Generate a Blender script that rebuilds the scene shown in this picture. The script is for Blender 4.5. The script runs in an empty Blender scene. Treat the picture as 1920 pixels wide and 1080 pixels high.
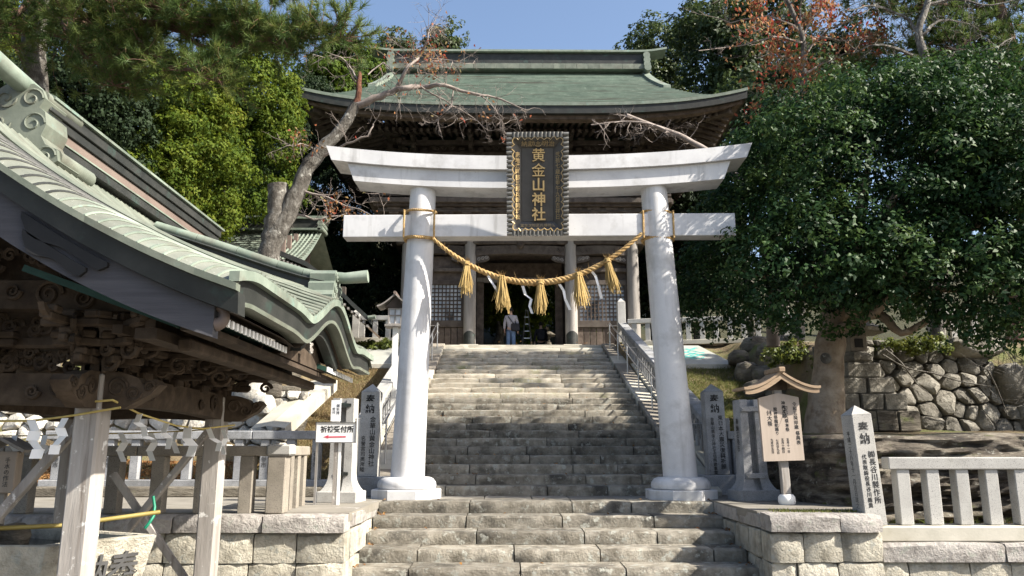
import bpy, math, random
import numpy as np
from mathutils import Vector, Matrix, noise

S = bpy.context.scene
COL = S.collection
random.seed(11)
RS = np.random.RandomState(7)

# ------------------------------------------------------------------ camera
F_PX, TH, YAW, EYE = 1480.0, 0.204, math.atan(13 / 1480.0), 1.55
cF = np.array([math.sin(YAW) * math.cos(TH), math.cos(YAW) * math.cos(TH), math.sin(TH)])
cR = np.array([math.cos(YAW), -math.sin(YAW), 0.0])
cU = np.cross(cR, cF)
cam_d = bpy.data.cameras.new('camera')
cam_d.sensor_width = 36.0
cam_d.lens = F_PX / 1920.0 * 36.0
cam_d.clip_start = 0.05
cam_d.clip_end = 3000.0
cam = bpy.data.objects.new('camera', cam_d)
COL.objects.link(cam)
mw = Matrix.Identity(4)
for i in range(3):
    mw[i][0], mw[i][1], mw[i][2] = cR[i], cU[i], -cF[i]
mw[2][3] = EYE
cam.matrix_world = mw
S.camera = cam

# ------------------------------------------------------------------ light
SUN = Vector((0.74, -0.25, 0.625)).normalized()
w = bpy.data.worlds.new('World')
S.world = w
w.use_nodes = True
nt = w.node_tree
bg = nt.nodes['Background']
sky = nt.nodes.new('ShaderNodeTexSky')
sky.sky_type = 'NISHITA'
sky.sun_disc = False
sky.sun_elevation = math.asin(SUN.z)
sky.sun_rotation = math.atan2(SUN.x, SUN.y)
sky.altitude = 100
sky.air_density = 1.0
sky.dust_density = 2.6
sky.ozone_density = 1.4
nt.links.new(sky.outputs[0], bg.inputs[0])
bg.inputs[1].default_value = 0.095
sl = bpy.data.lights.new('sun', 'SUN')
sl.energy = 5.0
sl.angle = math.radians(0.5)
sl.color = (1.0, 0.93, 0.82)
so = bpy.data.objects.new('sun', sl)
COL.objects.link(so)
so.location = (20, -15, 25)
so.rotation_euler = SUN.to_track_quat('Z', 'Y').to_euler()
S.view_settings.view_transform = 'Standard'
S.view_settings.look = 'None'
S.view_settings.exposure = 1.4
S.view_settings.gamma = 1.0
S.view_settings.use_curve_mapping = False
S.cycles.max_bounces = 6
S.cycles.diffuse_bounces = 3
S.cycles.transparent_max_bounces = 4


def at(px, py, Y):
    d = cR * (px - 960) / F_PX + cU * (540 - py) / F_PX + cF
    return np.array([0, 0, EYE]) + d * (Y / d[1])


# ------------------------------------------------------------------ materials
MATS = {}


def mat(name, cols, scale=4.0, detail=6, rough=0.85, bump=0.3, bscale=30.0, bdist=0.01, dirt=None, speck=None,
        stretch=(1, 1, 1), rnd=0.15, spec=0.3, metal=0.0, contrast=(0.3, 0.7), streak=None):
    m = bpy.data.materials.new(name)
    m.use_nodes = True
    n, l = m.node_tree.nodes, m.node_tree.links
    p = n['Principled BSDF']
    tc = n.new('ShaderNodeTexCoord')
    oi = n.new('ShaderNodeObjectInfo')
    mu = n.new('ShaderNodeMath'); mu.operation = 'MULTIPLY'; mu.inputs[1].default_value = 37.0
    l.new(oi.outputs['Random'], mu.inputs[0])
    ad = n.new('ShaderNodeVectorMath'); ad.operation = 'ADD'
    l.new(tc.outputs['Object'], ad.inputs[0]); l.new(mu.outputs[0], ad.inputs[1])
    mp = n.new('ShaderNodeMapping')
    mp.inputs['Scale'].default_value = stretch
    l.new(ad.outputs[0], mp.inputs['Vector'])
    nz = n.new('ShaderNodeTexNoise')
    nz.inputs['Scale'].default_value = scale; nz.inputs['Detail'].default_value = detail
    nz.inputs['Roughness'].default_value = 0.6
    l.new(mp.outputs[0], nz.inputs['Vector'])
    cr = n.new('ShaderNodeValToRGB')
    els = cr.color_ramp.elements
    k = len(cols)
    while len(els) < k:
        els.new(0.5)
    for i, c in enumerate(cols):
        els[i].position = contrast[0] + (contrast[1] - contrast[0]) * i / max(1, k - 1)
        els[i].color = (*c, 1)
    l.new(nz.outputs[0], cr.inputs[0])
    out = cr.outputs[0]

    def mixin(col, fac_socket, prev):
        mx = n.new('ShaderNodeMix'); mx.data_type = 'RGBA'
        l.new(fac_socket, mx.inputs[0]); l.new(prev, mx.inputs[6])
        mx.inputs[7].default_value = (*col, 1)
        return mx.outputs[2]

    def nramp(sc, lo, hi, vec, det=5):
        a = n.new('ShaderNodeTexNoise'); a.inputs['Scale'].default_value = sc; a.inputs['Detail'].default_value = det
        a.inputs['Roughness'].default_value = 0.65
        l.new(vec, a.inputs['Vector'])
        b = n.new('ShaderNodeMapRange')
        b.inputs[1].default_value = lo; b.inputs[2].default_value = hi
        l.new(a.outputs[0], b.inputs[0])
        return b.outputs[0]
    for d in ([dirt] if dirt and not isinstance(dirt, list) else (dirt or [])):
        out = mixin(d[0], nramp(d[1], d[2], d[3], ad.outputs[0]), out)
    if streak:
        m2 = n.new('ShaderNodeMapping'); m2.inputs['Scale'].default_value = streak[1]
        l.new(ad.outputs[0], m2.inputs['Vector'])
        out = mixin(streak[0], nramp(1.0, streak[2], streak[3], m2.outputs[0]), out)
    if speck:
        out = mixin(speck[0], nramp(speck[1], speck[2], speck[3], ad.outputs[0], 2), out)
    if rnd:
        hs = n.new('ShaderNodeHueSaturation')
        mr = n.new('ShaderNodeMapRange')
        mr.inputs[3].default_value = 1 - rnd; mr.inputs[4].default_value = 1 + rnd
        l.new(oi.outputs['Random'], mr.inputs[0]); l.new(mr.outputs[0], hs.inputs['Value']); l.new(out, hs.inputs['Color'])
        out = hs.outputs[0]
    l.new(out, p.inputs['Base Color'])
    p.inputs['Roughness'].default_value = rough
    p.inputs['Metallic'].default_value = metal
    p.inputs['Specular IOR Level'].default_value = spec
    if bump:
        bz = n.new('ShaderNodeTexNoise'); bz.inputs['Scale'].default_value = bscale; bz.inputs['Detail'].default_value = 6
        bz.inputs['Roughness'].default_value = 0.7
        l.new(mp.outputs[0], bz.inputs['Vector'])
        bp = n.new('ShaderNodeBump'); bp.inputs['Strength'].default_value = bump; bp.inputs['Distance'].default_value = bdist
        l.new(bz.outputs[0], bp.inputs['Height']); l.new(bp.outputs[0], p.inputs['Normal'])
    MATS[name] = m
    return m


def leaf_mat(name, cols, rough=0.5, trans=0.35, spec=0.4, tcol=None):
    m = bpy.data.materials.new(name)
    m.use_nodes = True
    n, l = m.node_tree.nodes, m.node_tree.links
    p = n['Principled BSDF']
    at_ = n.new('ShaderNodeAttribute'); at_.attribute_name = 'tint'
    cr = n.new('ShaderNodeValToRGB')
    els = cr.color_ramp.elements
    while len(els) < len(cols):
        els.new(0.5)
    for i, c in enumerate(cols):
        els[i].position = i / (len(cols) - 1); els[i].color = (*c, 1)
    l.new(at_.outputs['Fac'], cr.inputs[0]); l.new(cr.outputs[0], p.inputs['Base Color'])
    p.inputs['Roughness'].default_value = rough
    p.inputs['Specular IOR Level'].default_value = spec
    tr = n.new('ShaderNodeBsdfTranslucent')
    hs = n.new('ShaderNodeHueSaturation'); hs.inputs['Value'].default_value = 1.6; hs.inputs['Hue'].default_value = 0.48
    l.new(cr.outputs[0], hs.inputs['Color']); l.new(hs.outputs[0], tr.inputs['Color'])
    mx = n.new('ShaderNodeMixShader'); mx.inputs[0].default_value = trans
    l.new(p.outputs[0], mx.inputs[1]); l.new(tr.outputs[0], mx.inputs[2])
    l.new(mx.outputs[0], n['Material Output'].inputs['Surface'])
    MATS[name] = m
    return m


LICH = ((0.33, 0.33, 0.29), 9.0, 0.56, 0.64)
M_step = mat('weathered_shaded_step_stone', [(0.117, 0.104, 0.081), (0.243, 0.221, 0.180), (0.360, 0.333, 0.279)], 5, bump=1.0, bscale=34, bdist=0.035, rnd=0.22,  # dark tone holds both dirt and the tree's cast shade
             dirt=[((0.07, 0.065, 0.055), 2.2, 0.5, 0.68), LICH])
M_step_up = mat('upper_step_stone', [(0.243, 0.216, 0.171), (0.360, 0.324, 0.261), (0.450, 0.414, 0.351)], 5, bump=0.9, bscale=34, bdist=0.03, rnd=0.22,
                dirt=[((0.16, 0.17, 0.08), 1.3, 0.55, 0.75), LICH])
M_wall = mat('rough_wall_stone', [(0.27, 0.25, 0.20), (0.42, 0.39, 0.32), (0.52, 0.49, 0.41)], 6, bump=1.0, bscale=22, bdist=0.045, rnd=0.16,
             dirt=[((0.17, 0.155, 0.12), 2.5, 0.55, 0.72), LICH])
M_cap = mat('cap_stone_mottled', [(0.22, 0.205, 0.19), (0.36, 0.335, 0.31), (0.46, 0.43, 0.40)], 9, bump=1.0, bscale=24, bdist=0.04, rnd=0.12,
            dirt=[((0.13, 0.115, 0.10), 3.0, 0.52, 0.7), LICH])
M_granite = mat('speckled_granite', [(0.308, 0.299, 0.282), (0.427, 0.419, 0.393)], 3, bump=0.25, bscale=80, bdist=0.006, rnd=0.08,
                speck=((0.12, 0.12, 0.12), 110, 0.56, 0.68), dirt=((0.25, 0.24, 0.21), 1.8, 0.55, 0.8))
M_granite_dk = mat('weathered_grey_granite', [(0.22, 0.225, 0.235), (0.34, 0.345, 0.35)], 4, bump=0.3, bscale=80, bdist=0.006, rnd=0.08,
                   speck=((0.08, 0.08, 0.08), 110, 0.56, 0.68), dirt=((0.14, 0.14, 0.135), 1.8, 0.5, 0.75))
M_granite_old = mat('aged_tan_granite', [(0.196, 0.174, 0.145), (0.306, 0.276, 0.230)], 4, bump=0.4, bscale=60, bdist=0.01, rnd=0.12,
                    speck=((0.10, 0.09, 0.08), 90, 0.56, 0.68), dirt=((0.14, 0.125, 0.10), 2.0, 0.5, 0.7))
M_conc = mat('pale_concrete', [(0.38, 0.36, 0.30), (0.5, 0.47, 0.40)], 3, bump=0.25, bscale=40, rnd=0.05,
             dirt=((0.27, 0.25, 0.19), 1.5, 0.5, 0.75))
M_torii = mat('painted_torii_white', [(0.50, 0.50, 0.51), (0.57, 0.57, 0.575), (0.62, 0.615, 0.61)], 1.6, bump=0.12, bscale=120, bdist=0.003, rnd=0.02, rough=0.6,
              speck=((0.42, 0.42, 0.43), 150, 0.56, 0.72), streak=((0.30, 0.295, 0.285), (5.0, 5.0, 0.45), 0.52, 0.80), dirt=((0.42, 0.415, 0.405), 2.2, 0.5, 0.7))
M_torii_top = mat('torii_beam_white', [(0.46, 0.46, 0.47), (0.56, 0.56, 0.565), (0.62, 0.615, 0.61)], 1.2, bump=0.12, bscale=120, bdist=0.003, rnd=0.02, rough=0.6,
                  streak=((0.33, 0.325, 0.32), (6.0, 6.0, 0.6), 0.55, 0.80), dirt=((0.40, 0.395, 0.39), 2.5, 0.52, 0.72), speck=((0.45, 0.44, 0.43), 14, 0.72, 0.78))
M_copper = mat('copper_patina', [(0.088, 0.104, 0.081), (0.130, 0.146, 0.117), (0.175, 0.191, 0.152)], 3.5, rough=0.6, spec=0.4, bump=0.15, bscale=30, rnd=0.09,
               dirt=[((0.085, 0.078, 0.06), 1.6, 0.52, 0.75), ((0.14, 0.19, 0.16), 6, 0.62, 0.76)])
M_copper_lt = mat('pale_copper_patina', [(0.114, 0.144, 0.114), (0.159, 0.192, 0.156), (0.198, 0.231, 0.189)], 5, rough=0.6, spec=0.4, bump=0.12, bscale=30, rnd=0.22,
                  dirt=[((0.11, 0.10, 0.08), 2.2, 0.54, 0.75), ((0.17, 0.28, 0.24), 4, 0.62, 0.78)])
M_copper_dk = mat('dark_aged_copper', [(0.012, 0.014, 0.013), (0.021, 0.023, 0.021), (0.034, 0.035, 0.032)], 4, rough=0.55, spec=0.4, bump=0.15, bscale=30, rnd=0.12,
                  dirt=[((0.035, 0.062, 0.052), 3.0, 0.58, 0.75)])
M_copper_gate = mat('gate_roof_patina', [(0.067, 0.100, 0.077), (0.103, 0.141, 0.110), (0.146, 0.184, 0.144)], 2.5, rough=0.65, spec=0.3, bump=0.2, bscale=25, rnd=0.10,
                    streak=((0.055, 0.05, 0.038), (0.35, 3.0, 12.0), 0.53, 0.66), dirt=[((0.115, 0.165, 0.125), 1.2, 0.5, 0.7), ((0.17, 0.22, 0.17), 5, 0.6, 0.7)])
M_copper_red = mat('reddish_copper_panel', [(0.132, 0.099, 0.084), (0.180, 0.141, 0.120)], 3, rough=0.6, bump=0.1, rnd=0.06)
M_wood_dk = mat('dark_aged_timber', [(0.042, 0.031, 0.025), (0.081, 0.062, 0.050), (0.119, 0.095, 0.078)], 5, stretch=(1, 1, 1), bump=0.3, bscale=40, rnd=0.25)
M_wood_gate = mat('grey_brown_timber', [(0.041, 0.032, 0.026), (0.071, 0.058, 0.049), (0.098, 0.084, 0.071)], 5, bump=0.35, bscale=40, rnd=0.2, stretch=(1, 1, 0.6))
M_wood_pav = mat('brown_carved_timber', [(0.028, 0.019, 0.013), (0.055, 0.039, 0.026), (0.094, 0.069, 0.050)], 6, bump=0.4, bscale=35, rnd=0.28)
M_wood_grey = mat('silvered_timber', [(0.194, 0.176, 0.158), (0.290, 0.268, 0.246), (0.370, 0.348, 0.321)], 7, stretch=(1, 1, 0.12), bump=0.5, bscale=30, rnd=0.1,
                  dirt=((0.60, 0.585, 0.56), 9, 0.60, 0.66), streak=((0.15, 0.125, 0.105), (18, 18, 0.7), 0.58, 0.72))
M_wood_post = mat('pale_gate_post', [(0.168, 0.153, 0.141), (0.275, 0.257, 0.238), (0.345, 0.321, 0.299)], 4, stretch=(1, 1, 0.15), bump=0.4, bscale=30, rnd=0.1)
M_wood_board = mat('pale_notice_board', [(0.34, 0.285, 0.235), (0.40, 0.335, 0.28)], 3, stretch=(6, 6, 0.5), bump=0.15, bscale=40, rnd=0.03, streak=((0.36, 0.28, 0.23), (9, 9, 0.5), 0.66, 0.76))
M_wood_roof = mat('notice_roof_wood', [(0.22, 0.155, 0.10), (0.34, 0.255, 0.175)], 5, stretch=(0.3, 6, 6), bump=0.3, rnd=0.1)
M_green_paint = mat('dark_green_paint', [(0.013, 0.042, 0.033), (0.024, 0.066, 0.051)], 6, rough=0.6, rnd=0.2)
M_white = mat('white_paint', [(0.74, 0.74, 0.72), (0.82, 0.82, 0.8)], 6, rough=0.6, rnd=0.05, bump=0.05)
M_paper = mat('white_paper', [(0.80, 0.80, 0.80), (0.86, 0.86, 0.85)], 6, rough=0.8, rnd=0.03, bump=0.05)
M_pane = mat('daylight_toned_pane', [(0.06, 0.065, 0.07), (0.48, 0.52, 0.56), (0.72, 0.75, 0.78)], 1.6, detail=3, rough=0.4, rnd=0.0, bump=0.0, contrast=(0.34, 0.56))  # pale mottle paints daylight behind the lattice; lantern glass shares it
M_black = mat('black_ink', [(0.012, 0.012, 0.013), (0.02, 0.02, 0.02)], 6, rough=0.7, rnd=0, bump=0)
M_ink = mat('faded_ink', [(0.05, 0.05, 0.05), (0.08, 0.08, 0.08)], 6, rough=0.8, rnd=0, bump=0)
M_red = mat('red_paint', [(0.55, 0.05, 0.09), (0.6, 0.07, 0.12)], 6, rough=0.6, rnd=0, bump=0)
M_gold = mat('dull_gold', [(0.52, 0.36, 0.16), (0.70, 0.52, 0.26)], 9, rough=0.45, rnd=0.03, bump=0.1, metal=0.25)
M_gold_shade = mat('shade_dimmed_gold', [(0.24, 0.18, 0.10), (0.36, 0.28, 0.16)], 9, rough=0.5, rnd=0.03, bump=0.1, metal=0.2)  # dimmer gold: shade from the plaque frame is in the colour
M_plaque = mat('plaque_bronze_black', [(0.045, 0.043, 0.042), (0.075, 0.072, 0.07)], 5, rough=0.42, spec=0.5, rnd=0.02, bump=0.1, bscale=60)
M_frame = mat('plaque_frame_metal', [(0.10, 0.097, 0.09), (0.18, 0.175, 0.16)], 6, rough=0.45, spec=0.5, rnd=0.1, bump=0.1)
M_rope = mat('straw_rope', [(0.276, 0.166, 0.063), (0.400, 0.262, 0.110), (0.469, 0.345, 0.173)], 14, rough=0.9, bump=0.8, bscale=90, rnd=0.05)
M_straw = mat('straw_tassel', [(0.338, 0.222, 0.075), (0.473, 0.351, 0.149)], 14, rough=0.9, bump=0.5, bscale=90, rnd=0.12, stretch=(3, 3, 0.3))
M_cord = mat('yellow_cord', [(0.42, 0.32, 0.10), (0.55, 0.44, 0.17)], 20, rough=0.8, rnd=0.05)
M_steel = mat('handrail_steel', [(0.42, 0.42, 0.43), (0.52, 0.52, 0.53)], 8, rough=0.3, metal=0.8, rnd=0.03, bump=0.05)
M_bamboo = mat('yellow_bamboo', [(0.210, 0.160, 0.040), (0.260, 0.210, 0.070)], 6, rough=0.5, rnd=0.05)
M_hose = mat('green_hose', [(0.01, 0.16, 0.09), (0.015, 0.2, 0.12)], 6, rough=0.4, rnd=0)
M_water = mat('trough_water', [(0.012, 0.016, 0.012), (0.02, 0.025, 0.02)], 6, rough=0.08, spec=0.5, rnd=0, bump=0.05, bscale=8)
M_rock = mat('ledge_rock', [(0.060, 0.051, 0.041), (0.145, 0.128, 0.100), (0.255, 0.230, 0.183)], 2.6, stretch=(0.7, 0.7, 2.6), bump=1.0, bscale=9, bdist=0.07, rnd=0.12,
             dirt=[((0.07, 0.06, 0.048), 1.4, 0.5, 0.7), ((0.12, 0.14, 0.05), 2.6, 0.60, 0.72)])
M_ledge = mat('layered_ledge_rock', [(0.03, 0.025, 0.02), (0.12, 0.10, 0.078), (0.26, 0.23, 0.18)], 4.5, stretch=(0.6, 0.6, 2.6), bump=1.0, bscale=13, bdist=0.10, rnd=0, contrast=(0.36, 0.64), dirt=[((0.03, 0.026, 0.02), 2.4, 0.52, 0.66), ((0.10, 0.115, 0.04), 3.5, 0.60, 0.70), ((0.36, 0.35, 0.30), 8, 0.60, 0.68)])
M_rubble = mat('rubble_stone', [(0.123, 0.112, 0.094), (0.217, 0.202, 0.170), (0.310, 0.292, 0.252)], 4, bump=1.0, bscale=16, bdist=0.05, rnd=0.25,
               dirt=((0.10, 0.09, 0.072), 3, 0.52, 0.7))
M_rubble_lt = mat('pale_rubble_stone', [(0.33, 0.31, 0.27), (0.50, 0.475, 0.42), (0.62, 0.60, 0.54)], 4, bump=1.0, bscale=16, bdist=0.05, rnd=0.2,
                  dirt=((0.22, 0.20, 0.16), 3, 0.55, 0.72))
M_bark = mat('grey_bark', [(0.051, 0.045, 0.037), (0.109, 0.099, 0.086), (0.242, 0.233, 0.210)], 9, stretch=(1, 1, 0.6), bump=1.0, bscale=22, bdist=0.06, rnd=0.1, dirt=((0.44, 0.43, 0.39), 5.0, 0.6, 0.68))
M_bark_red = mat('red_pine_bark', [(0.10, 0.055, 0.04), (0.20, 0.115, 0.085)], 6, stretch=(1, 1, 0.4), bump=1.0, bscale=20, bdist=0.05, rnd=0.1)
M_bark_cam = mat('camellia_bark', [(0.176, 0.128, 0.084), (0.288, 0.224, 0.160), (0.368, 0.304, 0.232)], 5, bump=0.8, bscale=14, bdist=0.04, rnd=0.05, dirt=((0.16, 0.11, 0.075), 3.5, 0.55, 0.7))
M_broken = mat('broken_heartwood', [(0.096, 0.036, 0.021), (0.204, 0.090, 0.054)], 8, stretch=(3, 3, 0.4), bump=1.0, bscale=20, bdist=0.04, rnd=0)
M_twig = mat('bare_twig', [(0.176, 0.144, 0.124), (0.288, 0.248, 0.224)], 6, bump=0.3, rnd=0.1)
M_ground = mat('lower_ground', [(0.104, 0.096, 0.080), (0.144, 0.132, 0.112)], 3, bump=0.5, bscale=60, rnd=0)
M_pave = mat('worn_terrace_paving', [(0.163, 0.150, 0.126), (0.238, 0.221, 0.190)], 2.2, bump=0.5, bscale=40, rnd=0.1, dirt=((0.16, 0.145, 0.115), 1.2, 0.5, 0.7))
M_bank = mat('bank_earth', [(0.112, 0.080, 0.044), (0.184, 0.140, 0.080), (0.240, 0.188, 0.116)], 1.8, bump=1.0, bscale=30, bdist=0.05, rnd=0,
             dirt=[((0.12, 0.135, 0.04), 0.9, 0.48, 0.62), ((0.10, 0.075, 0.04), 2.6, 0.55, 0.7)])
M_mould = mat('leaf_mould', [(0.035, 0.026, 0.018), (0.075, 0.055, 0.036), (0.12, 0.09, 0.055)], 6, bump=1.0, bscale=40, bdist=0.03, rnd=0)
M_hill = mat('forest_floor', [(0.03, 0.035, 0.015), (0.06, 0.055, 0.025)], 1.5, bump=1.0, bscale=10, bdist=0.1, rnd=0)
M_slab = mat('concrete_apron', [(0.270, 0.277, 0.255), (0.345, 0.345, 0.315)], 2.5, bump=0.2, rnd=0.03, dirt=((0.25, 0.26, 0.22), 1.2, 0.5, 0.75))
M_turq = mat('turquoise_paint', [(0.05, 0.30, 0.27), (0.09, 0.40, 0.36)], 5, rough=0.6, rnd=0, bump=0.1)
M_skin = mat('skin', [(0.50, 0.32, 0.24), (0.55, 0.36, 0.27)], 6, rough=0.6, rnd=0, bump=0)
M_hair = mat('dark_hair', [(0.015, 0.012, 0.01), (0.03, 0.025, 0.02)], 9, rough=0.6, rnd=0)
M_shirt = mat('grey_shirt', [(0.36, 0.34, 0.37), (0.44, 0.42, 0.45)], 6, rough=0.9, rnd=0, bump=0.5, bscale=20)
M_jeans = mat('blue_jeans', [(0.10, 0.16, 0.27), (0.15, 0.22, 0.35)], 9, rough=0.9, rnd=0, bump=0.4)
M_dkcloth = mat('dark_cloth', [(0.018, 0.018, 0.022), (0.035, 0.034, 0.04)], 9, rough=0.8, rnd=0.1, bump=0.4)
L_cam = leaf_mat('camellia_leaf', [(0.007, 0.024, 0.008), (0.016, 0.045, 0.014), (0.032, 0.071, 0.020), (0.062, 0.105, 0.028)], rough=0.55, trans=0.22, spec=0.2)
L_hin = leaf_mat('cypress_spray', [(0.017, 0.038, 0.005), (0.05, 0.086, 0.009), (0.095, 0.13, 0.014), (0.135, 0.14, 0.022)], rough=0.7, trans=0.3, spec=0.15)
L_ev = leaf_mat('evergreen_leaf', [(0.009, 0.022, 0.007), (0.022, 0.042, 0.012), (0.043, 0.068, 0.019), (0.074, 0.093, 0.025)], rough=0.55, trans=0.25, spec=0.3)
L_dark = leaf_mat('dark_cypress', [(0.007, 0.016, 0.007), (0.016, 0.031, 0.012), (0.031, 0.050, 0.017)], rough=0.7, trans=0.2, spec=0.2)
L_pine = leaf_mat('pine_needle', [(0.022, 0.048, 0.014), (0.055, 0.098, 0.024), (0.125, 0.165, 0.04), (0.17, 0.115, 0.05)], rough=0.6, trans=0.35, spec=0.3)
L_aut = leaf_mat('autumn_leaf', [(0.225, 0.045, 0.026), (0.270, 0.112, 0.045), (0.255, 0.150, 0.060), (0.120, 0.112, 0.038)], rough=0.6, trans=0.35, spec=0.2)
L_gr = leaf_mat('grass_blade', [(0.187, 0.130, 0.065), (0.245, 0.191, 0.104), (0.122, 0.130, 0.043), (0.072, 0.101, 0.025)], rough=0.8, trans=0.3, spec=0.1)
L_moss = leaf_mat('ivy_leaf', [(0.042, 0.063, 0.014), (0.091, 0.119, 0.021), (0.168, 0.168, 0.042)], rough=0.5, trans=0.3, spec=0.3)
L_lit = leaf_mat('pine_litter', [(0.165, 0.075, 0.030), (0.270, 0.143, 0.053), (0.315, 0.195, 0.083)], rough=0.9, trans=0.1, spec=0.1)

# ------------------------------------------------------------------ mesh helpers
OFF = {}


class MB:
    def __init__(s):
        s.v, s.f = [], []

    def add(s, vs, fs):
        b = len(s.v)
        s.v.extend([tuple(map(float, q)) for q in vs])
        s.f.extend([tuple(b + i for i in q) for q in fs])
        return s

    def box(s, c, d, ch=0.0, rot=None, jit=0.0, taper=1.0, tx=None):
        hx, hy, hz = d[0] / 2, d[1] / 2, d[2] / 2
        vs, fs = [], []
        if ch <= 0:
            for z in (-1, 1):
                t = taper if z > 0 else 1.0
                for x, y in ((-1, -1), (1, -1), (1, 1), (-1, 1)):
                    vs.append(Vector((x * hx * t, y * hy * t, z * hz)))
            fs = [(3, 2, 1, 0), (4, 5, 6, 7), (0, 1, 5, 4), (1, 2, 6, 5), (2, 3, 7, 6), (3, 0, 4, 7)]
        else:
            ch = min(ch, hx * 0.9, hy * 0.9, hz * 0.9)
            idx = {}
            for ax in range(3):
                for sx in (-1, 1):
                    for sy in (-1, 1):
                        for sz in (-1, 1):
                            q = [sx * (hx - (ax != 0) * ch), sy * (hy - (ax != 1) * ch), sz * (hz - (ax != 2) * ch)]
                            t = taper if q[2] > 0 else 1.0
                            idx[(ax, sx, sy, sz)] = len(vs)
                            vs.append(Vector((q[0] * t, q[1] * t, q[2])))
            r2 = (-1, 1)

            def quad(k, flip):
                fs.append(tuple(k[::-1]) if flip else tuple(k))
            for sg in r2:
                quad([idx[(0, sg, -1, -1)], idx[(0, sg, 1, -1)], idx[(0, sg, 1, 1)], idx[(0, sg, -1, 1)]], sg < 0)
                quad([idx[(1, -1, sg, -1)], idx[(1, 1, sg, -1)], idx[(1, 1, sg, 1)], idx[(1, -1, sg, 1)]], sg > 0)
                quad([idx[(2, -1, -1, sg)], idx[(2, 1, -1, sg)], idx[(2, 1, 1, sg)], idx[(2, -1, 1, sg)]], sg < 0)
            for a in r2:
                for b in r2:
                    quad([idx[(0, a, b, -1)], idx[(1, a, b, -1)], idx[(1, a, b, 1)], idx[(0, a, b, 1)]], a * b < 0)
                    quad([idx[(1, -1, a, b)], idx[(2, -1, a, b)], idx[(2, 1, a, b)], idx[(1, 1, a, b)]], a * b < 0)
                    quad([idx[(2, a, -1, b)], idx[(0, a, -1, b)], idx[(0, a, 1, b)], idx[(2, a, 1, b)]], a * b < 0)
            for a in r2:
                for b in r2:
                    for c2 in r2:
                        quad([idx[(0, a, b, c2)], idx[(1, a, b, c2)], idx[(2, a, b, c2)]], a * b * c2 < 0)
        if jit:
            for q in vs:
                q += Vector((random.uniform(-jit, jit), random.uniform(-jit, jit), random.uniform(-jit, jit)))
        if rot is not None:
            vs = [rot @ q for q in vs]
        c = Vector(c)
        return s.add([q + c for q in vs], fs)

    def bar(s, a, b, wd, h, ch=0.0, up=(0, 0, 1)):
        a, b = Vector(a), Vector(b)
        x = (b - a); L = x.length; x.normalize()
        y = Vector(up).cross(x).normalized(); z = x.cross(y)
        R = Matrix((x, y, z)).transposed()
        return s.box((a + b) / 2, (L, wd, h), ch, R)

    def tube(s, path, rad, n=8, caps=True):
        P = [Vector(q) for q in path]
        if not hasattr(rad, '__len__'):
            rad = [rad] * len(P)
        t0 = (P[1] - P[0]).normalized()
        u = t0.orthogonal().normalized()
        base = len(s.v)
        for i, q in enumerate(P):
            t = (P[min(i + 1, len(P) - 1)] - P[max(i - 1, 0)]).normalized()
            u = (u - t * u.dot(t))
            u = u.normalized() if u.length > 1e-6 else t.orthogonal().normalized()
            vv = t.cross(u)
            for k in range(n):
                a = 2 * math.pi * k / n
                s.v.append(tuple(q + (u * math.cos(a) + vv * math.sin(a)) * rad[i]))
        for i in range(len(P) - 1):
            for k in range(n):
                a, b = base + i * n + k, base + i * n + (k + 1) % n
                s.f.append((a, b, b + n, a + n))
        if caps:
            s.f.append(tuple(base + k for k in range(n))[::-1])
            s.f.append(tuple(base + (len(P) - 1) * n + k for k in range(n)))
        return s

    def lathe(s, c, prof, n=24, sx=1, sy=1, rot=0):
        base = len(s.v)
        for r, z in prof:
            for k in range(n):
                a = 2 * math.pi * k / n + rot
                s.v.append((c[0] + r * sx * math.cos(a), c[1] + r * sy * math.sin(a), c[2] + z))
        for i in range(len(prof) - 1):
            for k in range(n):
                a, b = base + i * n + k, base + i * n + (k + 1) % n
                s.f.append((a, b, b + n, a + n))
        s.f.append(tuple(base + k for k in range(n))[::-1])
        s.f.append(tuple(base + (len(prof) - 1) * n + k for k in range(n)))
        return s

    def prism(s, pts, fn, d0, d1):
        """polygon pts (u,v) swept from depth d0 to d1; fn(u,v,d)->xyz"""
        n = len(pts)
        vs = [fn(u, v, d0) for u, v in pts] + [fn(u, v, d1) for u, v in pts]
        fs = [tuple(range(n)), tuple(range(2 * n - 1, n - 1, -1))]
        fs += [((i + 1) % n, i, i + n, (i + 1) % n + n) for i in range(n)]
        return s.add(vs, fs)

    def grid(s, P, flip=False):
        """P (m,n,3) array of points"""
        P = np.asarray(P, float)
        m, n = P.shape[:2]
        fs = []
        for i in range(m - 1):
            for j in range(n - 1):
                q = (i * n + j, (i + 1) * n + j, (i + 1) * n + j + 1, i * n + j + 1)
                fs.append(q[::-1] if flip else q)
        return s.add(P.reshape(-1, 3), fs)

    def loft(s, rings, closed=False, caps=False):
        """rings: list of equal length point lists (closed cross-sections), swept along"""
        n = len(rings[0])
        base = len(s.v)
        for r in rings:
            s.v.extend([tuple(map(float, q)) for q in r])
        m = len(rings)
        for i in range(m - (0 if closed else 1)):
            for k in range(n):
                a, b = base + i * n + k, base + i * n + (k + 1) % n
                c, d = base + ((i + 1) % m) * n + (k + 1) % n, base + ((i + 1) % m) * n + k
                s.f.append((a, b, c, d))
        if not closed:
            s.f.append(tuple(base + k for k in range(n))[::-1])
            s.f.append(tuple(base + (m - 1) * n + k for k in range(n)))
        return s

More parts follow.
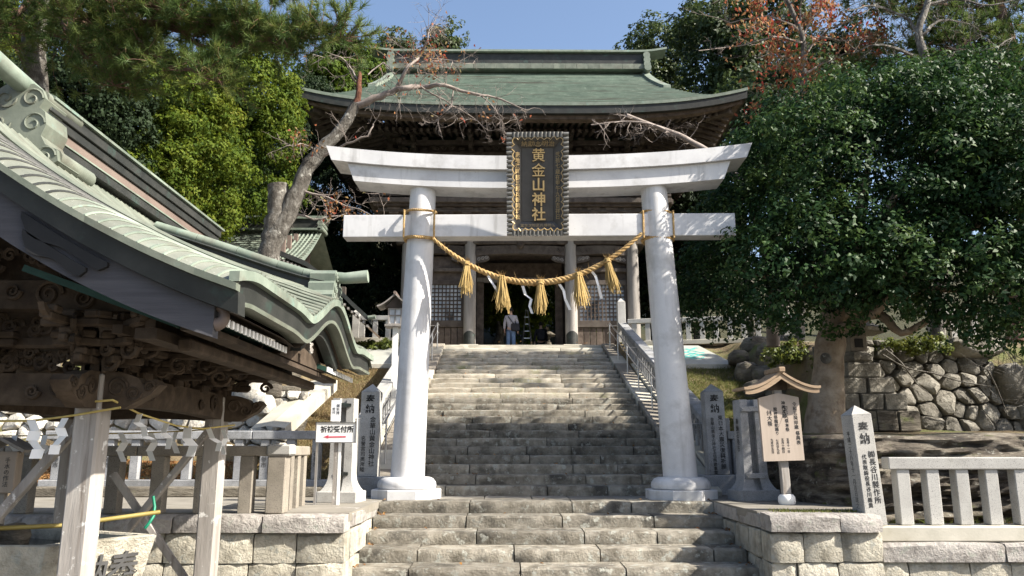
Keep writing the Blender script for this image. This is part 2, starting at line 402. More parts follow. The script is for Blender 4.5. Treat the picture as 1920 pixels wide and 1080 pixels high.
    def build(s, name, m, parent=None, smooth=None, origin=None, fixn=True):
        V = np.array(s.v, float)
        off = OFF.get(parent, np.zeros(3)) if parent else np.zeros(3)
        c = (V.min(0) + V.max(0)) / 2 if origin is None else np.array(origin, float)
        if origin is None and parent is None:
            c[2] = V[:, 2].min()
        me = bpy.data.meshes.new(name)
        me.from_pydata([tuple(q) for q in (V - c)], [], s.f)
        if fixn:
            import bmesh
            bm = bmesh.new(); bm.from_mesh(me)
            bmesh.ops.recalc_face_normals(bm, faces=bm.faces)
            bm.to_mesh(me); bm.free()
        me.materials.append(m)
        if smooth is not None:
            me.shade_smooth()
            me.set_sharp_from_angle(angle=math.radians(smooth))
        o = bpy.data.objects.new(name, me)
        COL.objects.link(o)
        if parent:
            o.parent = parent
        o.location = c - off
        OFF[o] = c
        return o


def tag(o, label=None, cat=None, group=None, kind=None):
    for k, v in (('label', label), ('category', cat), ('group', group), ('kind', kind)):
        if v:
            o[k] = v
    return o


def thing(name, label, cat, loc=(0, 0, 0), group=None, rz=0.0):
    o = bpy.data.objects.new(name, None)
    o.empty_display_size = 0.2
    COL.objects.link(o)
    o.location = loc
    o.rotation_euler.z = rz
    OFF[o] = np.array(loc, float)
    return tag(o, label, cat, group)


def inst(src, parent, loc, rz=0.0, name=None, sc=None):
    """a further part sharing src's mesh; loc in world space"""
    c = src.copy()
    COL.objects.link(c)
    c.parent = parent
    c.location = np.array(loc, float) - OFF[parent]
    OFF[c] = np.array(loc, float)
    c.rotation_euler = (0, 0, rz)
    if sc:
        c.scale = sc
    return c


def copy_tree(o, parent=None):
    c = o.copy()
    COL.objects.link(c)
    c.parent = parent
    OFF[c] = OFF.get(o)
    for ch in list(o.children):
        copy_tree(ch, c)
    return c


def text(body, size, m, loc, parent, rz=0.0, vertical=True, extrude=0.003, bold=0.0, line=1.0, name='lettering', tilt=0.0, xs=1.0, res=2, label=None):
    """flat lettering: its face looks to -Y when rz is 0; loc is the middle of the block"""
    c = bpy.data.curves.new('lettering', 'FONT')
    c.body = '\n'.join(body) if vertical else body
    c.align_x = 'CENTER'; c.align_y = 'CENTER'
    c.size = size; c.space_line = line
    c.extrude = extrude; c.offset = bold * size
    c.resolution_u = res
    o = bpy.data.objects.new('lettering', c)
    COL.objects.link(o)
    dg = bpy.context.evaluated_depsgraph_get()
    me = bpy.data.meshes.new_from_object(o.evaluated_get(dg))
    bpy.data.objects.remove(o)
    bpy.data.curves.remove(c)
    me.name = name
    V = np.zeros(len(me.vertices) * 3); me.vertices.foreach_get('co', V); V = V.reshape(-1, 3)
    if len(V):
        V -= (V.min(0) + V.max(0)) / 2
        V[:, 0] *= xs
        me.vertices.foreach_set('co', V.ravel())
    me.materials.clear(); me.materials.append(m)
    t = bpy.data.objects.new(name, me)
    COL.objects.link(t)
    t.parent = parent
    t.location = np.array(loc, float) - OFF[parent]
    t.rotation_euler = (math.pi / 2 + tilt, 0, rz)
    OFF[t] = np.array(loc, float)
    if label:
        t['label'] = label
    return t


def flat_mesh(name, V, Fq, m, parent=None, tint=None, smooth=False, origin=None):
    """fast mesh from arrays: V (n,3), Fq (k,q) of one face size"""
    V = np.asarray(V, np.float32); Fq = np.asarray(Fq, np.int32)
    off = OFF.get(parent, np.zeros(3)) if parent else np.zeros(3)
    c = (V.min(0) + V.max(0)) / 2 if origin is None else np.array(origin)
    if parent is None and origin is None:
        c[2] = V[:, 2].min()
    me = bpy.data.meshes.new(name)
    k, q = Fq.shape
    me.vertices.add(len(V)); me.vertices.foreach_set('co', (V - c).astype(np.float32).ravel())
    me.loops.add(k * q); me.loops.foreach_set('vertex_index', Fq.ravel())
    me.polygons.add(k); me.polygons.foreach_set('loop_start', np.arange(0, k * q, q, dtype=np.int32))
    me.update(calc_edges=True)
    if tint is not None:
        a = me.attributes.new('tint', 'FLOAT', 'POINT')
        a.data.foreach_set('value', np.asarray(tint, np.float32))
    me.materials.append(m)
    if smooth:
        me.shade_smooth()
    o = bpy.data.objects.new(name, me)
    COL.objects.link(o)
    if parent:
        o.parent = parent
    o.location = np.array(c, float) - off
    OFF[o] = np.array(c, float)
    return o


def unit(a):
    return a / np.maximum(np.linalg.norm(a, axis=-1, keepdims=True), 1e-9)


def leaves(name, P, N, L, Wd, m, parent=None, tint=None, droop=0.3, fold=0.15):
    """diamond leaves: P centres, N face normals, L lengths, Wd widths"""
    n = len(P)
    N = unit(N)
    t = unit(np.cross(N, RS.normal(size=(n, 3))))
    t[:, 2] -= droop * RS.rand(n)
    t = unit(t)
    b = unit(np.cross(N, t))
    L = np.broadcast_to(L, n)[:, None]; Wd = np.broadcast_to(Wd, n)[:, None]
    V = np.empty((n, 4, 3))
    V[:, 0] = P - t * L * 0.5
    V[:, 1] = P + b * Wd * 0.5 + N * L * fold - t * L * 0.05
    V[:, 2] = P + t * L * 0.5 - N * L * 0.1
    V[:, 3] = P - b * Wd * 0.5 + N * L * fold - t * L * 0.05
    tt = RS.rand(n) if tint is None else tint
    return flat_mesh(name, V.reshape(-1, 3), np.arange(n * 4).reshape(n, 4), m, parent, np.repeat(np.clip(tt, 0, 1), 4))


def vor_cells(seeds, region):
    """clip the convex region polygon to each seed's Voronoi cell"""
    out = []
    for i, a in enumerate(seeds):
        poly = [tuple(p) for p in region]
        for j, b in enumerate(seeds):
            if i == j or (a[0] - b[0]) ** 2 + (a[1] - b[1]) ** 2 > 9:
                continue
            mx, my = (a[0] + b[0]) / 2, (a[1] + b[1]) / 2
            nx, ny = b[0] - a[0], b[1] - a[1]
            new = []
            for k in range(len(poly)):
                p, q = poly[k], poly[(k + 1) % len(poly)]
                dp = (p[0] - mx) * nx + (p[1] - my) * ny
                dq = (q[0] - mx) * nx + (q[1] - my) * ny
                if dp <= 0:
                    new.append(p)
                if dp * dq < 0:
                    t = dp / (dp - dq)
                    new.append((p[0] + (q[0] - p[0]) * t, p[1] + (q[1] - p[1]) * t))
            poly = new
            if len(poly) < 3:
                break
        if len(poly) >= 3:
            out.append(poly)
    return out


def rubble(parent, seeds, region, fn, m, gap=0.03, depth=0.16, name='stone'):
    """stones of an irregular wall: one object per Voronoi cell; fn(u,v,d)->xyz, d towards the viewer"""
    for poly in vor_cells(seeds, region):
        cx = sum(p[0] for p in poly) / len(poly); cy = sum(p[1] for p in poly) / len(poly)
        # resample corners: round them
        pts = []
        for k in range(len(poly)):
            p, q = poly[k], poly[(k + 1) % len(poly)]
            L = math.hypot(q[0] - p[0], q[1] - p[1])
            if L < 0.05:
                continue
            for t in ((0.14, 0.86) if L > 0.1 else (0.5,)):
                pts.append((p[0] + (q[0] - p[0]) * t, p[1] + (q[1] - p[1]) * t))
        if len(pts) < 3:
            continue
        r = max(math.hypot(p[0] - cx, p[1] - cy) for p in pts)
        k0 = max(0.4, 1 - gap / max(r, 0.05))
        dd = depth * random.uniform(0.6, 1.25)
        b = MB()
        n = len(pts)
        rings = []
        tu, tv = random.uniform(-0.2, 0.2), random.uniform(-0.2, 0.2)
        for sc, d in ((k0, -0.12), (k0, dd * 0.45), (k0 * 0.90, dd * 0.82), (k0 * 0.5, dd)):
            rings.append([fn(cx + (p[0] - cx) * sc + random.uniform(-1, 1) * 0.012, cy + (p[1] - cy) * sc + random.uniform(-1, 1) * 0.012,
                             d + (tu * (p[0] - cx) + tv * (p[1] - cy)) * (d > 0) + random.uniform(-1, 1) * 0.012) for p in pts])
        b.loft(rings)
        b.build(name, m, parent, smooth=33)

# ================================================================== SETTING
LZ = 0.84            # landing level
XL, XR = -1.82, 3.03  # lower flight
UL, UR = -1.90, 3.05  # upper flight
RISE, Y0, RUN = 0.161, 13.26, 0.485


def nose(Y):
    return LZ + RISE * ((Y - Y0) / RUN + 1)


def sm(a, b, x):
    t = min(1, max(0, (x - a) / (b - a)))
    return t * t * (3 - 2 * t)


def lerp(xs, ys, x):
    return float(np.interp(x, xs, ys))


def terrain_z(x, y):
    if -2.3 < x < 3.45 and 9.4 < y < 33:
        return -0.4 if y < 13.2 else min(nose(y), 4.8) - 0.45
    if y < 10.95 and x > 3.5:
        return -0.05 if x > 4.2 or y < 9.75 else LZ - 0.12
    if y < 13.1 and x < 4.45:
        return LZ - 0.12 if (y > 9.7 and x < 4.3) else -0.05
    bank = lerp([9, 12.9, 14.2, 21.45, 21.5, 23.5, 24.2, 60], [LZ, LZ, LZ + 0.12, 3.80, 3.80, 4.55, 4.86, 4.86], y)
    z = bank
    if x > 3:
        ledge = lerp([10.95, 11.2, 15.3, 15.9, 20, 24], [LZ - 0.1, 1.76, 1.95, 3.6, 4.3, 4.8], y)
        k = sm(4.35, 4.75, x) if y < 13.5 else sm(6.3, 6.9, x)
        z = bank * (1 - k) + ledge * k
    if x < -4.5:
        up = lerp([15.5, 16.3, 20, 24], [LZ + 0.45, 2.7, 3.6, 4.86], y)
        k = sm(-4.6, -5.6, x)
        z = bank * (1 - k) + max(min(up, 9), LZ) * k
        if y < 15.5:
            z = LZ + 0.5 * sm(12.5, 15.5, y)
    if y > 33:
        z += (y - 33) * 0.42
    n = noise.noise(Vector((x * 0.7, y * 0.7, 3.1))) * 0.08 + noise.noise(Vector((x * 2.3, y * 2.3, 8))) * 0.03
    return z + (n if (y > 13.9 and not (21.3 < y < 24.5 and 3.4 < x < 6.6)) or abs(x) > 9 else n * 0.15)


g = MB()
g.grid([[(x, y, 0.0) for x in (-700, -60, -14, 0, 14, 60, 700)] for y in (-700, -60, -10, 4, 9.45)])
tag(g.build('ground', M_ground, None), kind='structure')
xs = np.arange(-16, 18.01, 0.25)
ys = np.concatenate([np.arange(9.45, 26, 0.25), np.arange(26.5, 36, 0.5), np.arange(37, 90, 3)])
for nm, mm, yy in (('earth_bank', M_bank, ys[ys <= 26.5]), ('forest_floor', M_hill, ys[ys >= 26.49])):
    b = MB().grid([[(x, y, terrain_z(x, y)) for x in xs] for y in yy])
    tag(b.build(nm, mm, None, smooth=60), kind='structure')
b = MB()
for s in (-1, 1):
    xs2 = np.array([16.0, 20, 30, 50, 90, 700]) if s > 0 else np.array([-16.0, -20, -30, -50, -90, -700])
    ys2 = np.array([9.45, 12, 16, 20, 24, 28, 33, 40, 50, 65, 89])
    b.grid([[(x, y, terrain_z(16 * s, min(y, 33)) * min(1, 0.6 + 0.4) + max(0, min(y, 60) - 33) * 0.42 + (min(abs(x), 60) - 16) * 0.12) for x in xs2] for y in ys2])
b.grid([[(x, y, 18.0 + (y - 88) * 0.02) for x in (-700, -90, -16, 18, 90, 700)] for y in (88, 140, 700)])
tag(b.build('forest_hillside', M_hill, None, smooth=60), kind='structure')

# landing paving, left and right terrace paving
b = MB()
b.box(((-14 + XL) / 2, 11.4, LZ - 0.045), (14 + XL, 3.6, 0.1))
tag(b.build('terrace_paving', M_pave, None), kind='structure')
b = MB()
b.box((3.75, 11.6, LZ - 0.045), (1.44, 3.6, 0.1))
tag(b.build('terrace_paving', M_pave, None), kind='structure')
b = MB()
b.box((0.55, 29.2, 4.86 - 0.2), (9.6, 8.6, 0.4))
tag(b.build('upper_terrace', M_conc, None), kind='structure')


def stone_row(parent, x0, x1, yf, dep, ztop, h, m, lens=(0.75, 1.7), name='step_stone', ch=0.018, axis='x', gap=0.006, jit=0.006):
    x = x0
    first = random.uniform(lens[0] * 0.6, lens[1])
    while x < x1 - 1e-3:
        L = first if x == x0 else random.uniform(*lens)
        if x1 - (x + L) < lens[0] * 0.5:
            L = x1 - x
        L = min(L, x1 - x)
        zz = ztop + random.uniform(-0.006, 0.004)
        yy = yf + random.uniform(-0.012, 0.012)
        bb = MB()
        c = (x + L / 2, yy + dep / 2, zz - h / 2)
        d = (L - gap, dep, h)
        if axis == 'y':
            c = (yy + dep / 2, x + L / 2, zz - h / 2); d = (dep, L - gap, h)
        if axis == 'x' and name == 'step_stone' or axis == 'x' and dep < 0.5:
            # worn block: the front edges wander along its length
            n = 6 if name == 'step_stone' else 4
            rough = 0.010 if name == 'step_stone' else 0.016
            gp = 0.016
            rings = []
            for i in range(n + 1):
                xx = x + gp / 2 + (L - gp) * i / n
                e = [random.uniform(-1, 1) * rough for _ in range(6)]
                k = 0.022 if i in (0, n) else 0.0
                c1 = ch + abs(e[5]) * (1.6 if random.random() < 0.25 else 0.7)
                rings.append([(xx, yy + k + e[0], zz - h), (xx, yy + k + e[1] * 1.2 - 0.006, zz - h * 0.5), (xx, yy + k + e[2], zz - c1 - k), (xx, yy + c1 + k * 0.5 + e[3] * 0.6, zz - k * 0.6 + e[4] * 0.35), (xx, yy + dep, zz), (xx, yy + dep, zz - h)])
            bb.loft(rings)
            bb.build(name, m, parent, smooth=38)
        else:
            bb.box(c, d, ch, jit=jit)
            bb.build(name, m, parent, smooth=30)
        x += L


low = thing('stone_staircase', 'short lower flight of rough stone steps in front of the white gateway', 'steps', (0.6, 9.6, 0))
for k in range(5, -1, -1):
    stone_row(low, XL, XR, 11.79 - 0.496 * k, 0.62, LZ - RISE * k, RISE + 0.002, M_step, (0.7, 1.7))
x = XL
while x < XR - 0.05:
    L = min(random.uniform(0.5, 0.8), XR - x)
    MB().box((x + L / 2, 12.83, LZ - 0.06), (L - 0.012, 0.83, 0.12), 0.008, jit=0.003).build('paving_slab', M_pave, low)
    x += L
upf = thing('stone_staircase', 'long upper flight of stone steps climbing to the wooden gatehouse', 'steps', (0.57, 13.3, LZ))
for k in range(25):
    m = M_step if k < 12 else M_step_up  # lower half darker, with dirt and tree shade in the stone colour
    stone_row(upf, UL, UR, Y0 + RUN * k, 0.60, LZ + RISE * (k + 1), RISE + 0.002, m if k < 23 else M_conc, (0.75, 1.9) if k < 23 else (1.2, 2.2))
for sx, x0, x1 in ((-1, UL - 0.42, UL - 0.01), (1, UR + 0.01, UR + 0.42)):
    y = 13.0
    while y < 24.9:
        L = min(random.uniform(0.8, 1.2), 25.0 - y)
        bb = MB()
        bb.bar(((x0 + x1) / 2, y + 0.006, nose(y) - 0.13), ((x0 + x1) / 2, y + L - 0.006, nose(y + L) - 0.13), x1 - x0, 0.3, 0.015)
        bb.build('curb_stone', M_conc if random.random() < 0.5 else M_granite_old, upf, smooth=30)
        y += L

# ------------------------------------------------------------------ retaining walls
def wall_face(parent, x0, x1, yf, zs, axis='x', dep=0.35, capm=M_cap, cap_over=0.05, lens=(0.32, 0.62), caplens=(0.7, 1.25)):
    """zs: course levels from the bottom up; the last course is the cap"""
    for i in range(len(zs) - 1):
        cap = i == len(zs) - 2
        sgn = -1 if axis == 'x' or axis == 'y+' else 1
        yy = yf
        ov = cap_over if cap else 0
        y_front = yy - ov if axis in ('x', 'y+') else yy - dep
        stone_row(parent, x0, x1, y_front, dep + ov, zs[i + 1], zs[i + 1] - zs[i] - 0.006, capm if cap else M_wall,
                  caplens if cap else lens, 'cap_stone' if cap else 'stone', 0.022, 'x' if axis == 'x' else 'y', gap=0.012, jit=0.012)


wl = thing('retaining_wall', 'rough stone block wall left of the lower steps behind the washing pavilion', 'wall', (-6, 9.4, 0))
wall_face(wl, -9.5, XL - 0.0, 9.38, [0, 0.31, 0.64, LZ])
wall_face(wl, 9.75, 11.8, XL, [0, 0.31, 0.64, LZ], 'y-', cap_over=0.0)
MB().box(((-9.5 + XL) / 2 - 0.2, 9.9, 0.38), (9.5 + XL - 0.6, 0.4, 0.74)).build('wall_core', M_rock, wl)
wr = thing('retaining_wall', 'rough stone block wall right of the lower steps under the notice board', 'wall', (3.7, 9.4, 0))
wall_face(wr, XR, 4.33, 9.38, [0, 0.31, 0.64, LZ])
wall_face(wr, 9.75, 11.8, XR, [0, 0.31, 0.64, LZ], 'y+', cap_over=0.0)
MB().box((3.85, 9.95, 0.38), (1.1, 0.5, 0.74)).build('wall_core', M_rock, wr)
wf = thing('retaining_wall', 'lower stone block wall carrying the pale granite fence at the right', 'wall', (8, 9.5, 0))
wall_face(wf, 4.345, 11.5, 9.50, [-0.0, 0.30, 0.515], lens=(0.4, 0.75), caplens=(1.1, 1.7))
for i in range(4):
    MB().box((4.36 + 1.8 * i + 0.9, 9.80, 0.60), (1.795, 0.42, 0.17), 0.012).build('kerb_stone', M_conc, wf, smooth=30)
b = MB(); b.box((8.0, 10.3, 0.30), (7.3, 0.7, 0.62))
tag(b.build('planting_strip', M_mould, None), kind='structure')

# ================================================================== TORII
TC = np.array([0.545, 12.55, LZ])
TROT = -math.radians(1.5)
tor = thing('torii', 'tall white painted shrine gateway with two round pillars and curved lintel', 'gateway', TC)
for xb, xt in ((-1.513, -1.372), (2.712, 2.462)):
    px0 = xb
    rings = []
    for i in range(15):
        t = i / 14
        z = 1.12 + (5.86 - 1.12) * t
        cx = xb + (xt - xb) * t
        r = 0.262 + (0.213 - 0.262) * t
        if i == 0:
            r += 0.004
        rings.append([(cx + r * math.cos(2 * math.pi * k / 40), 12.55 + r * math.sin(2 * math.pi * k / 40), z) for k in range(40)])
    b = MB().loft(rings)
    b.build('pillar', M_torii, tor, smooth=40)
    b = MB()
    b.lathe((xb - 0.005, 12.55, 0), [(0.44, LZ + 0.15), (0.455, LZ + 0.19), (0.445, LZ + 0.245), (0.40, LZ + 0.30), (0.35, LZ + 0.32), (0.27, LZ + 0.325)], 40)
    b.build('base_drum', M_torii, tor, smooth=40)
    b = MB()
    b.lathe((xb - 0.005, 12.55, 0), [(0.555, LZ - 0.02), (0.555, LZ + 0.125), (0.545, LZ + 0.14), (0.42, LZ + 0.142)], 8, rot=math.pi / 8)
    b.build('base_plinth', M_torii, tor, smooth=20)


def curve_beam(zb, h, d, xa, xb_, cy, rise, slope_end, ridge=0.0, n=40):
    rings = []
    for i in range(n + 1):
        t = i / n
        def X(zt):
            lo = TC[0] - xa + slope_end * (1 - zt)
            hi = TC[0] + xb_ - slope_end * (1 - zt)
            return lo + (hi - lo) * t
        ring = []
        for (yy, zt) in ((-d / 2, 0), (d / 2, 0), (d / 2, 1), (0, 1 + ridge), (-d / 2, 1)):
            x_ = X(min(zt, 1))
            u = abs(x_ - TC[0]) / 3.5
            ring.append((x_, cy + yy, zb + h * zt + rise * u ** 2.4))
        rings.append(ring)
    return MB().loft(rings)


curve_beam(6.06, 0.235, 0.66, 3.50, 3.50, 12.55, 0.20, 0.10, 0.12).build('upper_lintel', M_torii_top, tor, smooth=30)
curve_beam(5.765, 0.29, 0.52, 3.15, 3.15, 12.55, 0.20, 0.12, 0.0).build('under_lintel', M_torii_top, tor, smooth=30)
MB().box((0.545, 12.55, 5.165), (6.40, 0.30, 0.375), 0.008).build('tie_beam', M_torii_top, tor, smooth=30)
MB().box((0.545, 12.55, 5.56), (0.42, 0.26, 0.42), 0.008).build('centre_strut', M_torii, tor, smooth=30)
MB().box((-3.2 + 0.545 - 0.004, 12.40, 5.165), (0.006, 0.006, 0.37))
tor.rotation_euler.z = TROT

# ------------------------------------------------------------------ plaque (built about its own origin, then hung)
pa, pb = at(1008, 249, 11.86), at(1008, 442, 12.28)
ph = float(np.linalg.norm(pa - pb)); pw = 0.985
tiltp = math.atan2(-(pa[1] - pb[1]), pa[2] - pb[2])
pl = thing('shrine_name_plaque', 'dark bronze name plaque with gold characters hanging on the white gateway', 'plaque', (0, 0, 0))
H2, W2, FR = ph / 2, pw / 2, 0.085
MB().box((0, 0.0, 0), (pw - 0.06, 0.04, ph - 0.06), 0.005).build('back_board', M_plaque, pl)
iw, ih = W2 - FR - 0.15, H2 - FR - 0.15
b = MB(); b.box((0, -0.028, 0), (2 * iw, 0.016, 2 * ih), 0.004)
b.build('centre_panel', M_plaque, pl)
ow, oh, yo, yi = W2 - FR, H2 - FR, -0.155, -0.03
for q in ([(-ow, yo, -oh), (-iw, yi, -ih), (-iw, yi, ih), (-ow, yo, oh)], [(ow, yo, oh), (iw, yi, ih), (iw, yi, -ih), (ow, yo, -oh)],
          [(-ow, yo, oh), (-iw, yi, ih), (iw, yi, ih), (ow, yo, oh)], [(ow, yo, -oh), (iw, yi, -ih), (-iw, yi, -ih), (-ow, yo, -oh)]):
    b = MB(); b.add(q + [(a[0], a[1] + 0.012, a[2]) for a in q], [(0, 1, 2, 3), (7, 6, 5, 4), (0, 4, 5, 1), (1, 5, 6, 2), (2, 6, 7, 3), (3, 7, 4, 0)])
    b.build('sloped_border', M_plaque, pl)
rib_h = rib_v = None
n_v, n_h = 23, 13
for s in (-1, 1):
    MB().box((s * (W2 - FR / 2 - 0.01), -0.08, 0), (FR - 0.02, 0.13, ph - 0.01), 0.008).build('frame_bar', M_frame, pl)
    MB().box((0, -0.08, s * (H2 - FR / 2 - 0.01)), (pw - 2 * FR, 0.13, FR - 0.02), 0.008).build('frame_bar', M_frame, pl)
for s in (-1, 1):
    for k in range(n_v):
        z = -H2 + (k + 0.5) * ph / n_v
        if rib_v is None:
            bb = MB().tube([(s * (W2 - FR), -0.15, z), (s * W2, -0.15, z)], 0.031, 8)
            rib_v = bb.build('frame_rib', M_frame, pl, smooth=50)
        else:
            inst(rib_v, pl, (s * (W2 - FR / 2), -0.15, z))
    for k in range(n_h):
        x = -W2 + FR + (k + 0.5) * (pw - 2 * FR) / n_h
        if rib_h is None:
            bb = MB().tube([(x, -0.15, s * (H2 - FR)), (x, -0.15, s * H2)], 0.028, 8)
            rib_h = bb.build('frame_rib', M_frame, pl, smooth=50)
        else:
            inst(rib_h, pl, (x, -0.15, s * (H2 - FR / 2)))


def wavy(a, bq, n, amp, inward):
    a, bq, inward = np.array(a), np.array(bq), np.array(inward)
    pts = []
    for i in range(n * 6 + 1):
        t = i / (n * 6)
        wv = abs(math.sin(t * n * math.pi)) * amp * (1 + 0.9 * (math.sin(t * n * math.pi / 2.6) ** 6))
        pts.append(tuple(a + (bq - a) * t + inward * (amp * 1.3 - wv)))
    return pts


for a, bq, n, inn in (((-ow, yo - 0.012, -oh), (-ow, yo - 0.012, oh), 13, (1, 0, 0)), ((ow, yo - 0.012, -oh), (ow, yo - 0.012, oh), 13, (-1, 0, 0)),
                      ((-ow, yo - 0.012, oh), (ow, yo - 0.012, oh), 8, (0, 0, -1)), ((-ow, yo - 0.012, -oh), (ow, yo - 0.012, -oh), 8, (0, 0, 1))):
    dim = inn in ((-1, 0, 0), (0, 0, -1))  # right and top edging get the frame's shade as darker gold
    MB().tube(wavy(a, bq, n, 0.03, inn), 0.0085, 5).build('gold_edging', M_gold_shade if dim else M_gold, pl, smooth=60)
for k, chr_ in enumerate('黄金山神社'):
    zc = ih * 0.80 - k * (2 * ih * 0.80 / 4)
    text(chr_, 0.225, M_gold, (0.015, -0.062, zc), pl, vertical=False, extrude=0.022, bold=0.003 if chr_ in '金黄' else 0.018, res=3)
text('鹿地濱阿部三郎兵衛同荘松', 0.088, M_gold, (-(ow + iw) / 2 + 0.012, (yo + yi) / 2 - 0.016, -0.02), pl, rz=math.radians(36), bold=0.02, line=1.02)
text('弐拾七歳在甲午九月吉祥日', 0.088, M_gold_shade, ((ow + iw) / 2 - 0.012, (yo + yi) / 2 - 0.016, -0.02), pl, rz=-math.radians(36), bold=0.01, line=1.02)
text('納獻', 0.105, M_gold_shade, (-0.155, (yo + yi) / 2 - 0.016, (oh + ih) / 2 - 0.015), pl, vertical=False, tilt=math.radians(30))
text('明治', 0.105, M_gold_shade, (0.17, (yo + yi) / 2 - 0.016, (oh + ih) / 2 - 0.015), pl, vertical=False, tilt=math.radians(30))
text('金', 0.085, M_gold_shade, (0.005, (yo + yi) / 2 - 0.018, (oh + ih) / 2 - 0.015), pl, vertical=False, tilt=math.radians(30))
b = MB()
b.tube([(0.005 + 0.058 * math.cos(a), (yo + yi) / 2 - 0.018 + 0.03 * math.sin(a), (oh + ih) / 2 - 0.015 + 0.05 * math.sin(a)) for a in np.linspace(0, 2 * math.pi, 20)], 0.006, 5)
b.build('crest_ring', M_gold_shade, pl)
text('當世次弥武氏傳明仏', 0.062, M_gold_shade, (0.0, (yo + yi) / 2 - 0.016, -(oh + ih) / 2 + 0.01), pl, vertical=False, tilt=-math.radians(30))
pl.rotation_euler = (tiltp, 0, TROT)
pl.location = (pa + pb) / 2 + np.array([0.0, 0.02, 0])

# ------------------------------------------------------------------ shimenawa
rp = thing('shimenawa_rope', 'thick twisted straw rope with tassels sagging between the white pillars', 'rope', TC)
RA, RB, RLOW = at(812, 447, 12.24), at(1203, 437, 12.24), at(1006, 530, 12.24)


def rope_pt(t):
    p = RA * (1 - t) + RB * t
    sag = (RA[2] + RB[2]) / 2 - RLOW[2]
    p = p.copy(); p[2] -= sag * (1 - (2 * t - 1) ** 2) ** 0.97
    return p


def twisted(path, rad, strand_r, turns, n=6, name='twisted_strand', m=M_rope, parent=None):
    P = [Vector(q) for q in path]
    for s in range(3):
        pts, rr = [], []
        N_ = len(P)
        for i, q in enumerate(P):
            t = (P[min(i + 1, N_ - 1)] - P[max(i - 1, 0)]).normalized()
            u = t.cross(Vector((0, 1, 0))).normalized(); v = t.cross(u)
            a = 2 * math.pi * (turns * i / (N_ - 1) + s / 3)
            f = rad(i / (N_ - 1)) if callable(rad) else rad
            g_ = strand_r(i / (N_ - 1)) if callable(strand_r) else strand_r
            pts.append(q + (u * math.cos(a) + v * math.sin(a)) * f); rr.append(g_)
        MB().tube(pts, rr, n).build(name, m, parent, smooth=60)


fat = lambda t: 0.013 + 0.0145 * (1 - abs(2 * t - 1)) ** 0.6
twisted([rope_pt(i / 220) for i in range(221)], fat, lambda t: 1.12 * fat(t), 17, parent=rp)
for xb, zt, dxs in ((-1.40, 5.42, 1), (2.49, 5.42, -1)):
    for zz, rr, tl in ((5.40, 0.026, 0.0), (4.945, 0.036, 0.0)):
        cx = (-1.513 + (zz - 1.12) / 4.74 * 0.141) if dxs > 0 else (2.712 - (zz - 1.12) / 4.74 * 0.25)
        ring = [(cx + 0.245 * math.cos(a), 12.55 + 0.245 * math.sin(a), zz + 0.012 * math.sin(a * 2 + 1)) for a in np.linspace(0, 2 * math.pi, 80)]
        twisted(ring, rr * 0.45, rr * 0.5, 16, 5, 'binding_strand', parent=rp)
    for sg in (-1, 1):
        cx = xb + sg * 0.245
        twisted([(cx, 12.34, 5.40 - i * 0.46 / 20) for i in range(21)], 0.009, 0.011, 5, 5, 'binding_strand', parent=rp)
fz = MB()
for i in range(420):
    t = random.uniform(0.02, 0.98)
    p = rope_pt(t) + RS.normal(size=3) * 0.012
    d = RS.normal(size=3) * 0.05
    d[1] -= 0.03
    q = p + d
    o = np.array([0.0025, 0, 0.0025])
    fz.add([p - o, p + o, q], [(0, 1, 2)])
tag(fz.build('loose_straw', M_rope, rp, fixn=False), kind='stuff')


def tassel(px, py, ang, sc):
    t = min((abs(rope_pt(i / 200)[0] - at(px, py, 12.24)[0]), i / 200) for i in range(201))[1]
    base = Vector(rope_pt(t)) + Vector((0, -0.055, 0.0))
    b = MB()
    R = Matrix.Rotation(ang, 3, 'Y')
    wf_, ln_ = random.uniform(0.8, 1.25), random.uniform(0.92, 1.08)
    for i in range(150):
        a = random.uniform(0, 2 * math.pi); r = math.sqrt(random.random()) * (wf_ if random.random() < 0.85 else wf_ * 1.35)
        L = random.uniform(0.36, 0.54) * sc * ln_ + (0.10 * random.random() ** 6)
        top = Vector((0.035 * r * math.cos(a), 0.03 * r * math.sin(a), 0.03))
        mid = Vector((0.055 * r * math.cos(a), 0.05 * r * math.sin(a), -0.12))
        bot = Vector((0.105 * r * math.cos(a) + random.uniform(-0.01, 0.01), 0.09 * r * math.sin(a), -L)) + Vector((random.gauss(0, 0.012), random.gauss(0, 0.01), 0))
        b.tube([base + R @ top, base + R @ mid, base + R @ bot], [0.006, 0.006, 0.004], 3, caps=False)
    b.build('straw_tassel', M_straw, rp, fixn=False)
    b = MB()
    b.tube([base + R @ Vector((0.045 * math.cos(a), 0.04 * math.sin(a), -0.03 + 0.008 * math.sin(3 * a))) for a in np.linspace(0, 2 * math.pi, 14)], 0.013, 5)
    for i in range(26):
        a = random.uniform(0, 2 * math.pi)
        p = base + Vector((0.04 * math.cos(a), 0.03 * math.sin(a), 0.05))
        b.add([p + Vector((0.003, 0, 0)), p - Vector((0.003, 0, 0)), p + Vector((random.uniform(-0.07, 0.07), random.uniform(-0.06, 0.0), random.uniform(0.0, 0.08)))], [(0, 1, 2)])
    b.build('tassel_knot', M_rope, rp, fixn=False)


for px, py, ang, sc in ((877, 490, 0.03, 0.95), (941, 522, -0.03, 0.90), (1012, 532, -0.02, 0.95), (1084, 520, -0.10, 0.93), (1138, 488, -0.20, 0.98)):
    tassel(px, py, ang, sc)
rp.rotation_euler.z = 0


